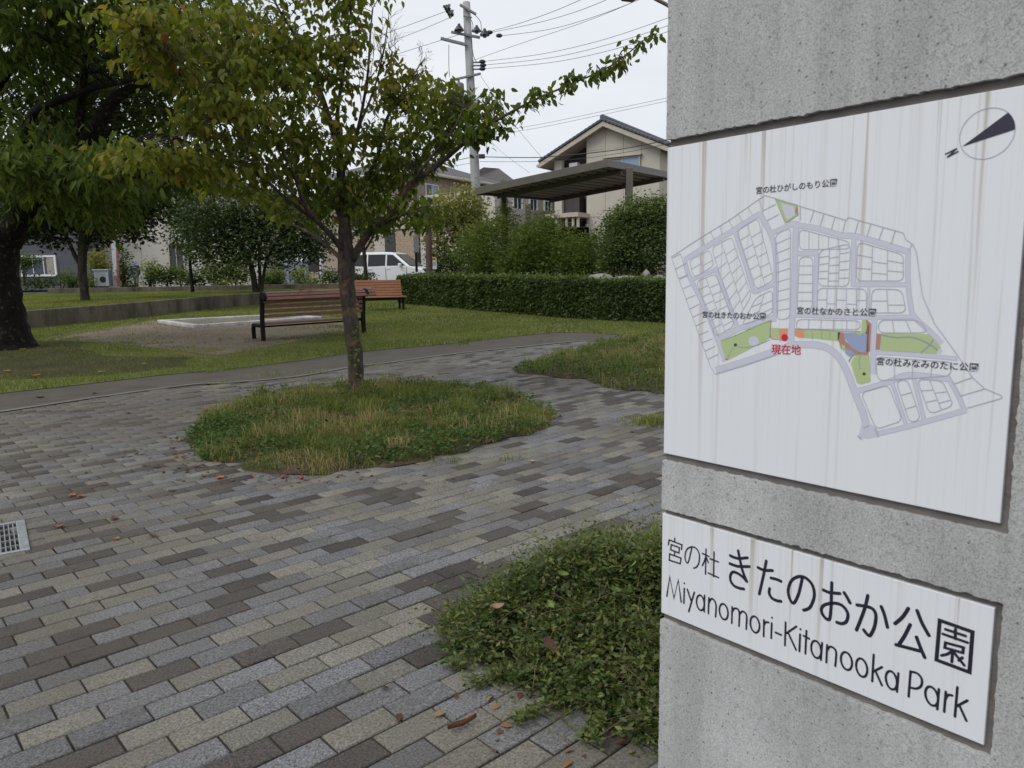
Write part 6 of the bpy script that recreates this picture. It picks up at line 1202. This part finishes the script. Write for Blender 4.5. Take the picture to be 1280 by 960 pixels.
# pale low house bits seen under the trees on the right of the round tree
lh = Wall(at(440,330,50.), Vector((-1,0,0))); lb = thing('garden_house','house wall with pale and grey sections behind the trees, left of the white car','house',Vector((lh.P.x,50,.8)))
m = MB(); lh.slab(m, 0, lh.hit(384,330)[0], .6, 5.5, -5, 0); m.build('wall', M['tan'], lb, world=True)
for xa,xb,mt in ((414,404,'shutter'),(398,386,'brownw')):
    m = MB(); s0,z1 = lh.hit(xa,316); s2,z0 = lh.hit(xb,343); lh.slab(m, s0, s2, z0, z1, .0, .06); m.build('door', M[mt], lb, world=True)
m = MB(); lh.poly(m,[(-.6,5.5),(lh.hit(384,330)[0]+.5,5.5),(lh.hit(412,330)[0],6.8)],-5.5,.5); m.build('roof', M['roof'], lb, world=True)
lwp = Wall(at(418,346,44.), Vector((-1,0,0))); t = thing('low_wall','low sand coloured garden wall behind the shrubs left of the white car','wall',Vector((lwp.P.x,44,.8)))
m = MB(); s0,z1 = lwp.hit(418,341.5); s2,_ = lwp.hit(386,342); lwp.slab(m, s0, s2, .5, z1, -.2, 0); m.build('wall_body', M['lowall'], t, world=True)
m = MB(); lwp.slab(m, s0-.05, s2+.05, z1+.002, z1+.07, -.24, .04); m.build('coping', M['trim'], t, world=True)
pw = Wall(at(384,330,42.), Vector((-1,0,0))); t = thing('garden_screen','pale blue grey garden screen panels beside the round tree','screen',Vector((pw.P.x,42,.8)))
for xa,xb,ya,mt in ((378,361,327,'cabinet'),(384.5,378.5,321,'bluef'),(360.5,355,322,'bluef')):
    m = MB(); s0,z1 = pw.hit(xa,ya); s2,_ = pw.hit(xb,ya); pw.slab(m, s0, s2, .6, z1, -.1, .0 if mt == 'cabinet' else .04); m.build('panel', M[mt], t, world=True)
m = MB(); s0,z1 = pw.hit(381.5,325); pw.slab(m, s0-.16, s0+.16, z1-.45, z1, .03, .08); m.build('meter_box', M['steel'], t, world=True)

# ================================================================= STREET FURNITURE, PEOPLE, VEHICLES
def post(name, label, cat, px_, y0, y1, Y, r0, r1, mat, part='shaft'):
    a, b = at(px_[0],y0,Y), at(px_[1],y1,Y); t = thing(name, label, cat, a); m = MB(); m.tube([a,b],[r0,r1],12); m.build(part, M[mat], t, world=True); return t, a, b
t,a,b = post('pole','thin white pole in front of the low sand wall','pole',(402,401),350,312,41.,.09,.08,'lampw'); m = MB(); m.tube([b,b+Vector((0,0,.12))],[.11,.05],10); m.build('cap', M['steel'], t, world=True)
t,a,b = post('wooden_pole','dark brown pole between tan house and yellow shrub','pole',(537,534.5),346,252,25.2,.115,.10,'woodpole'); m = MB(); m.box((b.x,b.y,b.z+.02),(.34,.12,.1)); m.build('top_bar', M['iron'], t, world=True)
t = thing('meter_post','grey meter box on a black post in front of the tan house','post',at(521,345,36.)); m = MB(); a, b = at(521,340,36.), at(520,316,36.); m.box(((a.x+b.x)/2,36.,(a.z+b.z)/2),(.11,.11,b.z-a.z)); m.build('shaft', M['iron'], t, world=True)
a, b = at(517.5,316,36.), at(523,293,36.); m = MB(); m.bbox(((a.x+b.x)/2,36.,(a.z+b.z)/2),(b.x-a.x,.16,b.z-a.z),.02); m.build('box', M['steel'], t, world=True)
# notice board
NY = 25.6; nbp = at(536,345,NY); t = thing('notice_board','small white notice board with a yellow heading on a black post','sign',nbp)
a, b = at(535,322,NY), at(546,336.5,NY); m = MB(); m.bbox(((a.x+b.x)/2,NY,(a.z+b.z)/2),(b.x-a.x,.03,a.z-b.z),.004); m.build('board', M['signw'], t, world=True)
m = MB(); h4 = (a.z-b.z)*.28; m.box(((a.x+b.x)/2,NY-.018,a.z-h4/2-.005),(b.x-a.x-.01,.006,h4)); m.build('heading', M['yellow'], t, world=True)
m = MB(); r = random.Random(3)
for k in range(5): x_ = a.x+.05+(b.x-a.x-.1)*k/5; m.box((x_+.02,NY-.022,a.z-h4/2),(.028,.003,.05))
m.build('heading_marks', M['ink'], t, world=True)
m = MB(); m.box((a.x+(b.x-a.x)*.62,NY-.017,a.z-h4-.07),((b.x-a.x)*.55,.004,.035)); m.box((a.x+(b.x-a.x)*.62,NY-.017,a.z-h4-.14),((b.x-a.x)*.55,.004,.03)); m.build('text_block', M['signb'], t, world=True)
m = MB(); m.box((a.x+(b.x-a.x)*.18,NY-.017,a.z-h4-.13),(.05,.004,.16)); m.build('figure_mark', M['ink'], t, world=True)
m = MB(); c1, c2 = at(535,345,NY), at(534.5,290,NY); m.tube([c1+Vector((0,.05,-.2)),c2+Vector((0,.05,0))],.03,8); m.build('post', M['iron'], t, world=True)
for (x,y) in ((534.5,308),(533.5,315),(531,316)): m = MB(); c = at(x,y,NY-.05); m.bbox((c.x,c.y,c.z),(.09,.06,.07),.02); m.build('reflector', M['white'], t, world=True)
# blue-grey cabinet
cY = 32.9; a, b = at(121,358,cY), at(137.5,338,cY); t = thing('utility_cabinet','blue grey cabinet with a dark round hole on the farther wall','cabinet',Vector(((a.x+b.x)/2,cY,a.z)))
m = MB(); m.bbox(((a.x+b.x)/2,cY,(a.z+b.z)/2),(b.x-a.x,.3,b.z-a.z),.015); m.build('body', M['cabinet'], t, world=True)
m = MB(); m.bbox(((a.x+b.x)/2-.02,cY,b.z+.02),(b.x-a.x+.05,.36,.06),.02); m.build('lid', M['bluef'], t, world=True)
m = MB(); c = at(128.5,349.5,cY-.155); m.tube([c,c+Vector((0,.02,0))],.14,16); m.build('opening', M['shrubD'] if 0 else M['dark'], t, world=True)
m = MB(); w_ = b.x-a.x; m.box((b.x-w_*.11,cY-.158,(a.z+b.z)/2-.05),(w_*.18,.012,(b.z-a.z)*.82)); m.build('side_panel', M['bluef'], t, world=True)
# banner
fY = 33.; t = thing('nobori_banner','tall leaning banner, pale on its left side and red on its right','banner',at(149,358,fY))
a, b, c, d = at(142,345,fY), at(146.2,345,fY), at(144.6,294,fY), at(138.5,294,fY); m = MB(); m.prism([(0,0),((b-a).x,(b-a).z),((c-a).x,(c-a).z),((d-a).x,(d-a).z)],.02,basis(a,Vector((1,0,0)),Vector((0,0,1)),Vector((0,-1,0)))); m.build('pale_cloth', M['greyf'], t, world=True)
a, b, c, d = at(146.4,358,fY), at(150,358,fY), at(147.2,294,fY), at(144.8,294,fY); m = MB(); m.prism([(0,0),((b-a).x,(b-a).z),((c-a).x,(c-a).z),((d-a).x,(d-a).z)],.02,basis(a,Vector((1,0,0)),Vector((0,0,1)),Vector((0,-1,0)))); m.build('red_cloth', M['redf'], t, world=True)
m = MB(); m.tube([at(148.4,359,fY+.04),at(144.8,292,fY+.04)],.02,8); m.build('pole', M['lampw'], t, world=True)
# person walking away
pY = 45.; ph = at(168,327,pY); pf = at(169,359,pY).z; H_ = 1.62; f0 = Vector((ph.x, pY, ph.z-H_))
pe = thing('person','person in a blue cap and navy jacket seen from behind in the gardens','person',f0)
def skin(name, pts, edges, rad, mat, parent, root=0, sub=2):
    me = bpy.data.meshes.new(name); me.from_pydata([tuple(Vector(p)+f0) for p in pts], edges, []); o = link(name, me); sm = o.modifiers.new('skin','SKIN')
    for v,r in zip(me.skin_vertices[0].data, rad): v.radius = (r,r) if not hasattr(r,'__len__') else r
    me.skin_vertices[0].data[root].use_root = True; ss_ = o.modifiers.new('sub','SUBSURF'); ss_.levels = ss_.render_levels = sub; me.materials.append(M[mat]); wparent(o,parent); return o
body = [(0,0,.88),(0,0,1.05),(0,0,1.28),(0,0,1.38),(0,-.01,1.46),(0,-.01,1.54),(-.09,0,.84),(-.1,.06,.47),(-.1,.02,.07),(-.1,.14,.04),(.09,0,.84),(.1,-.05,.47),(.1,-.14,.09),(.1,-.02,.04),(-.18,0,1.34),(-.25,.02,1.08),(-.22,.14,.88),(-.21,.18,.80),(.18,0,1.34),(.25,-.03,1.08),(.24,.03,.86),(.235,.05,.78)]
ed = [(0,1),(1,2),(2,3),(3,4),(4,5),(0,6),(6,7),(7,8),(8,9),(0,10),(10,11),(11,12),(12,13),(3,14),(14,15),(15,16),(16,17),(3,18),(18,19),(19,20),(20,21)]
rad = [.13,.13,.15,.12,.055,.085,.09,.06,.045,.04,.09,.06,.045,.04,.065,.05,.038,.035,.065,.05,.038,.035]
skin('body', body, ed, rad, 'skin', pe)
skin('jacket', [(0,0,.82),(0,0,1.05),(0,0,1.28),(0,0,1.38),(0,-.01,1.43),(-.18,0,1.34),(-.255,.02,1.08),(-.225,.13,.89),(.18,0,1.34),(.255,-.03,1.08),(.243,.03,.87)],[(0,1),(1,2),(2,3),(3,4),(3,5),(5,6),(6,7),(3,8),(8,9),(9,10)],[(.19,.15),(.17,.145),(.19,.15),(.15,.13),.08,.09,.072,.058,.09,.072,.058],'jacket',pe,1)
skin('trousers', [(0,0,.88),(-.09,0,.82),(-.1,.06,.47),(-.1,.02,.1),(.09,0,.82),(.1,-.05,.47),(.1,-.13,.12)],[(0,1),(1,2),(2,3),(0,4),(4,5),(5,6)],[.15,.11,.082,.066,.11,.082,.066],'trousers',pe,0)
skin('towel', [(0,-.02,1.40),(0,-.02,1.50)],[(0,1)],[.085,.08],'towel',pe,0)
m = MB(); Np = 12
for i in range(5):
    a_ = i/4*math.pi/2
    for j in range(Np): q = 2*math.pi*j/Np; m.v.append(tuple(f0+Vector((.105*math.cos(a_)*math.cos(q),-.01+.12*math.cos(a_)*math.sin(q),1.555+.115*math.sin(a_)))))
m.f = [(i*Np+j,i*Np+(j+1)%Np,(i+1)*Np+(j+1)%Np,(i+1)*Np+j) for i in range(4) for j in range(Np)]
m.bbox((f0.x,f0.y+.15,f0.z+1.56),(.15,.12,.015),.006); m.build('cap', M['cap'], pe, smooth=True, world=True)
# cars: a side outline given width, tumblehome above the belt line, glass and fittings set on it
def car(name, label, prof, belt, Wd, loc, yaw, paint, glasses, screen, rear, wheels, lights):
    t = thing(name, label, 'car', loc, 0); CMx = Matrix.Translation(loc)@Matrix.Rotation(yaw,4,'Z'); hw = lambda z: Wd/2-(max(0,z-belt)*.20)-(.05 if z < .35 else 0)
    m = MB(); n = len(prof); V = [CMx@Vector((x,s*hw(z),z)) for s in (-1,1) for x,z in prof]; F = [(i,(i+1)%n,n+(i+1)%n,n+i) for i in range(n)]
    lo = [i for i in range(n) if prof[i][1] <= belt+1e-6]; up = [i for i in range(n) if prof[i][1] >= belt-1e-6]
    F += [tuple(lo), tuple(up), tuple(n+i for i in lo), tuple(n+i for i in up)]; m.add(V,F); b = m.build('body', M[paint], t, world=True); bv = b.modifiers.new('bevel','BEVEL'); bv.width = .05; bv.segments = 3; bv.limit_method = 'ANGLE'; bv.angle_limit = math.radians(28)
    for poly_ in glasses:
        for s in (-1,1):
            m = MB(); A_ = [CMx@Vector((x,s*(hw(z)+.006),z)) for x,z in poly_]; B2_ = [CMx@Vector((x,s*(hw(z)-.02),z)) for x,z in poly_]; k = len(poly_); m.add(A_+B2_,[tuple(range(k)),tuple(range(2*k-1,k-1,-1))]+[(i,(i+1)%k,k+(i+1)%k,k+i) for i in range(k)]); m.build('side_window', M['carglass'], t, world=True)
    for nm,(p,q) in (('windscreen',screen),('rear_window',rear)):
        d = Vector((q[0]-p[0],0,q[1]-p[1])); nn = Vector((-d.z,0,d.x)).normalized(); nn = nn if nn.z > 0 else -nn; m = MB(); a0,a1 = hw(p[1])-.09, hw(q[1])-.07
        V = [Vector((p[0],-a0,p[1])),Vector((p[0],a0,p[1])),Vector((q[0],a1,q[1])),Vector((q[0],-a1,q[1]))]; m.add([CMx@(v+nn*.012) for v in V]+[CMx@(v-nn*.02) for v in V],[(0,1,2,3),(7,6,5,4)]+[(i,(i+1)%4,4+(i+1)%4,4+i) for i in range(4)]); m.build(nm, M['carglass'], t, world=True)
    for x in wheels:
        for s in (-1,1):
            m = MB(); m.tube([CMx@Vector((x,s*(Wd/2-.10),.34)),CMx@Vector((x,s*(Wd/2-.025),.34)),CMx@Vector((x,s*(Wd/2+.012),.34))],[.39,.39,.385],20); m.build('wheel_arch', M['rubber'], t, world=True)
            m = MB(); m.tube([CMx@Vector((x,s*(Wd/2-.2),.32)),CMx@Vector((x,s*(Wd/2+.0),.32)),CMx@Vector((x,s*(Wd/2+.025),.32))],[.32,.32,.29],20); wv = m.build('wheel', M['rubber'], t, world=True); m = MB(); m.tube([CMx@Vector((x,s*(Wd/2+.01),.32)),CMx@Vector((x,s*(Wd/2+.035),.32))],[.21,.19],16); r_ = m.build('rim', M['silver'], wv, world=True)
    for nm,x,z,dx,dz,dy,mt in lights:
        for s in (-1,1): m = MB(); m.bbox((x,s*(Wd/2-dy),z),(dx,.26,dz),.04,CMx); m.build(nm, M[mt], t, world=True)
    for s in (-1,1):
        m = MB(); m.bbox((glasses[0][0][0]-.25,s*(Wd/2+.09),belt+.08),(.12,.2,.15),.04,CMx); m.build('wing_mirror', M[paint], t, world=True)
    m = MB(); xs_ = [p[0] for p in prof]; m.bbox((max(xs_)-.005,0,.52),(.08,Wd*.55,.12),.03,CMx); m.build('grille', M['rubber'], t, world=True); return t
vprof = [(-2.3,.28),(2.22,.28),(2.32,.42),(2.32,.72),(2.2,.92),(1.55,1.06),(1.45,1.08),(.62,1.72),(.35,1.80),(-1.6,1.83),(-2.15,1.72),(-2.32,1.08),(-2.36,.7)]
vY = 38.5; vloc = at(489,352,vY); vloc.z = at(480,315.2,vY).z-1.83
car('parked_van','white minivan parked in front of the tan house','',1,1,vloc,0,'carw',[],0,0,[],[]) if 0 else car('parked_van','white minivan parked in front of the tan house',vprof,1.08,1.72,vloc,math.radians(-17),'carw',
   [[(1.22,1.12),(.52,1.66),(.2,1.68),(.2,1.12)],[(.12,1.12),(.12,1.69),(-.85,1.70),(-.85,1.10)],[(-.93,1.10),(-.93,1.70),(-1.75,1.69),(-2.05,1.15)]],((1.46,1.12),(.64,1.71)),((-2.33,1.15),(-2.17,1.66)),(1.45,-1.4),
   [('headlight',2.18,.86,.34,.17,.14,'carglass'),('tail_light',-2.3,1.15,.1,.4,.1,'redf'),('fog_light',2.3,.45,.08,.1,.2,'rubber')])
vb = bpy.data.objects.get('parked_van'); VM = Matrix.Translation(vloc)@Matrix.Rotation(math.radians(-17),4,'Z')
for x_ in (1.28,.14,-.90):                             # door gaps and handles on both sides
    for s_ in (-1,1): m = MB(); m.box((x_,s_*.862,.72),(.014,.006,.68),VM); m.build('door_gap', M['rubber'], vb, world=True)
for x_ in (.28,-.72):
    for s_ in (-1,1): m = MB(); m.bbox((x_,s_*.872,.98),(.19,.025,.035),.008,VM); m.build('door_handle', M['carw'], vb, world=True)
for s_ in (-1,1): m = MB(); m.box((0,s_*.84,.33),(4.3,.06,.10),VM); m.build('sill', M['rubber'], vb, world=True)
sprof = [(-2.1,.28),(2.1,.28),(2.2,.42),(2.2,.75),(2.05,.92),(1.1,1.02),(1.02,1.04),(.3,1.46),(0,1.5),(-1.3,1.52),(-1.85,1.42),(-2.15,1.04),(-2.2,.7)]
c_ = at(703,281,23.5)
cb = car('parked_car','black car with silver roof rails parked under the carport',sprof,1.04,1.76,Vector((c_.x+.2,c_.y+1.2,c_.z-1.5)),math.radians(-100),'carb',[[(.85,1.08),(.25,1.40),(0,1.42),(0,1.08)],[(-.08,1.08),(-.08,1.42),(-1.3,1.43),(-1.7,1.12)]],((1.03,1.07),(.32,1.45)),((-2.13,1.10),(-1.88,1.38)),(1.35,-1.3),[('headlight',2.08,.78,.3,.15,.14,'carglass'),('tail_light',-2.12,.9,.1,.2,.1,'redf')])
m = MB(); Mx = Matrix.Translation(Vector((c_.x+.2,c_.y+1.2,c_.z-1.5)))@Matrix.Rotation(math.radians(-100),4,'Z')
for s in (-1,1): m.tube([Mx@Vector((x,s*.68,z)) for x,z in ((.2,1.46),(.05,1.56),(-1.2,1.57),(-1.4,1.47))],.025,8)
m.build('roof_rails', M['silver'], cb, world=True)
# utility pole, fittings, transformer
UY = 30.; ub = at(600,300,UY); ut = at(583,3,UY); ub.z = .6; up_ = thing('utility_pole','grey concrete utility pole with crossarms, insulators and a transformer','utility pole',ub)
dirp = (ut-ub); m = MB(); m.tube([ub,ub.lerp(ut,.33),ub.lerp(ut,.66),ut],[.215,.19,.165,.14],16); m.build('shaft', M['pole'], up_, world=True, smooth=True)
def upx(x,y,Y=UY): return at(x,y,Y)
for (x0,y0,x1,y1,r) in ((575,6,595,18,.055),(564,40,600,47,.055),(551,48,583,56,.065),(570,99,601,92,.05),(579,20,590,22,.03)):
    a, b = upx(x0,y0,UY-.2), upx(x1,y1,UY-.2); m = MB(); x_ = (b-a).normalized(); y_ = Vector((0,1,0)); z_ = x_.cross(y_).normalized(); m.bbox(((b-a).length/2,0,0),((b-a).length,r*1.6,r*1.6),.01,basis(a,x_,z_.cross(x_),z_)); m.build('crossarm', M['steel'], up_, world=True)
def insul(x, y, dx=0, dy=1, s=1.):
    p = upx(x,y,UY-.25); m = MB(); d = Vector((dx,0,dy)).normalized(); q = [p+d*(h*s) for h in (0,.06,.065,.12,.125,.19,.2,.27)]; m.tube(q,[.05*s,.055*s,.16*s,.14*s,.11*s,.09*s,.055*s,.04*s],12); m.build('insulator', M['insul'], up_, world=True)
for x,y,dx,dy,s in ((563,12,-1,.5,1.1),(567,19,-1,.5,1.1),(574,41,0,1,1.2),(596,42,0,1,1.1),(606,47,0,1,1.2)): insul(x,y,dx,dy,s)
for x,y in ((612,40.5),(624,44.5),(603,77),(604,81.5),(603,86)): p = upx(x,y,UY-.3); m = MB(); m.tube([p-Vector((.12,0,0)),p-Vector((.05,0,0)),p+Vector((.05,0,0)),p+Vector((.12,0,0))],[.04,.075,.075,.03],10); m.build('strain_insulator', M['insul'], up_, world=True)
for y in (78,82,86.5): m = MB(); m.tube([upx(590,y,UY-.2),upx(602,y,UY-.28)],.03,6); m.build('bracket', M['steel'], up_, world=True)
a, b = upx(575,128,UY-.3), upx(573.5,104,UY-.3); m = MB(); m.tube([a,a.lerp(b,.06),a.lerp(b,.94),b],[.16,.19,.19,.15],16); tr = m.build('transformer', M['steel'], up_, world=True); m = MB(); m.tube([b,b+Vector((.0,0,.12))],[.05,.03],8); m.build('bushing', M['insul'], tr, world=True)
a = upx(598.5,195.5,UY-.3); m = MB(); m.bbox((a.x+.12,a.y,a.z),(.24,.14,.16),.02); m.build('junction_box', M['insul'], up_, world=True)
for x0,y0,x1,y1,x2,y2 in ((588,14,600,26,602,42),(586,20,591,30,590,40),(589,50,592,70,596,78),(561,56,561,80,562,96)): m = MB(); m.tube(cat_rom([upx(x0,y0,UY-.3),upx(x1,y1,UY-.35),upx(x2,y2,UY-.3)],5),.012,5); m.build('jumper_cable', M['wire'], up_, world=True)
def wire(label, pts, r, grp, mat='wire'):
    P = [at(x,y,Y) for x,y,Y in pts]; m = MB(); m.tube(cat_rom(P,6), r*.62, 5); o = m.build('power_line', M[mat], None, smooth=True); tag(o,label,'power line',grp)
UPR = 'upper wires running right from the pole'
for y0,pts in (('uppermost',[(606,41,29.9),(650,29,28.5),(700,11,26),(760,-16,24)]),('second highest',[(612,41,29.9),(670,29,28.5),(725,13,26),(790,-14,24)]),('third highest',[(624,45,29.9),(690,36,28.5),(760,15,26),(835,-16,24)])): wire(y0+' thin wire running up right from the pole top', pts, .014, UPR)
wire('single wire with a small clamp rising right below the top wires', [(590,76,29.9),(655,53,28.5),(740,24,26),(830,-14,24)], .012, None)
for w_,pts in zip(('top','middle','bottom'),([(604,77,29.9),(680,67,28),(760,48,26),(850,17,24)],[(604,81.5,29.9),(690,72,28),(770,53,26),(850,27,24)],[(604,86,29.9),(690,78,28),(770,61,26),(850,34,24)])): wire(w_+' one of three parallel wires running from the side brackets to the pillar', pts, .013, 'three middle wires')
for w_,pts in zip(('upper','lower'),([(560,173,32),(660,158,30),(740,142,28),(850,119,26)],[(560,176,32),(660,162,30),(740,146,28),(850,123,26)])): wire(w_+' pale wire of the pair passing just over the gable ridge', pts, .012, 'pair of pale wires over the gable','wirel')
wire('thick black cable sagging from the junction box across the gable house', [(601,196,29.7),(660,197,28),(700,195,27),(780,186,25.5),(850,171,24)], .026, None)
wire('thinner dark cable just under the thick black one', [(600,202,29.8),(660,202,28),(720,199,27),(790,189,25.5),(850,176,24)], .013, None)
for w_,pts in zip(('top','middle','bottom'),([(563,12,29.8),(520,28,31),(470,46,32)],[(567,20,29.8),(520,40,31),(470,58,32)],[(578,42,29.8),(530,57,31),(470,76,32)])): wire(w_+' thin wire running left from the pole top into the tree', pts, .014, 'upper wires running left from the pole')
wire('cable leaving the pole to the left at junction box height', [(597,195,29.8),(560,203,31),(500,219,33),(440,228,35)], .022, None)
wire('slender wire to the left under the junction box cable', [(598,202,29.8),(560,209,31),(520,217,33)], .012, None)
wire('slack guy wire slanting down right from the pole to the gable house eave', [(601,95,29.8),(640,152,31),(678,198,36)], .012, None,'wirel')
wire('slack wire slanting down right from the junction box towards the carport', [(600,160,29.8),(625,188,28),(662,216,24)], .010, None,'wirel')
# street lamp whose arm tip shows at the top next to the pillar
lx = at(880,20,9.); t = thing('street_lamp','brown street lamp with its arm and head tip at the top edge beside the pillar','street lamp',Vector((lx.x,9,gz(9.))))
m = MB(); tp = at(880,-38,9.); m.tube([Vector((lx.x,9,gz(9.)-.1)),Vector((lx.x,9,tp.z+.35))],[.07,.05],12); m.build('pole', M['lamphead'], t, world=True)
m = MB(); m.tube(cat_rom([Vector((lx.x,9,at(880,35,9.).z)), at(836,7.5,9.), at(822,0,9.), at(806,-9,9.)],5),.022,8); m.build('arm', M['lamphead'], t, world=True)
m = MB(); c = at(789,-6,9.); m.tube([c+Vector((-.13,0,.02)),c+Vector((-.1,0,.0)),c,c+Vector((.12,0,.03)),c+Vector((.2,0,.01))],[.02,.06,.075,.05,.02],12); m.build('lamp_head', M['lamphead'], t, world=True, smooth=True)
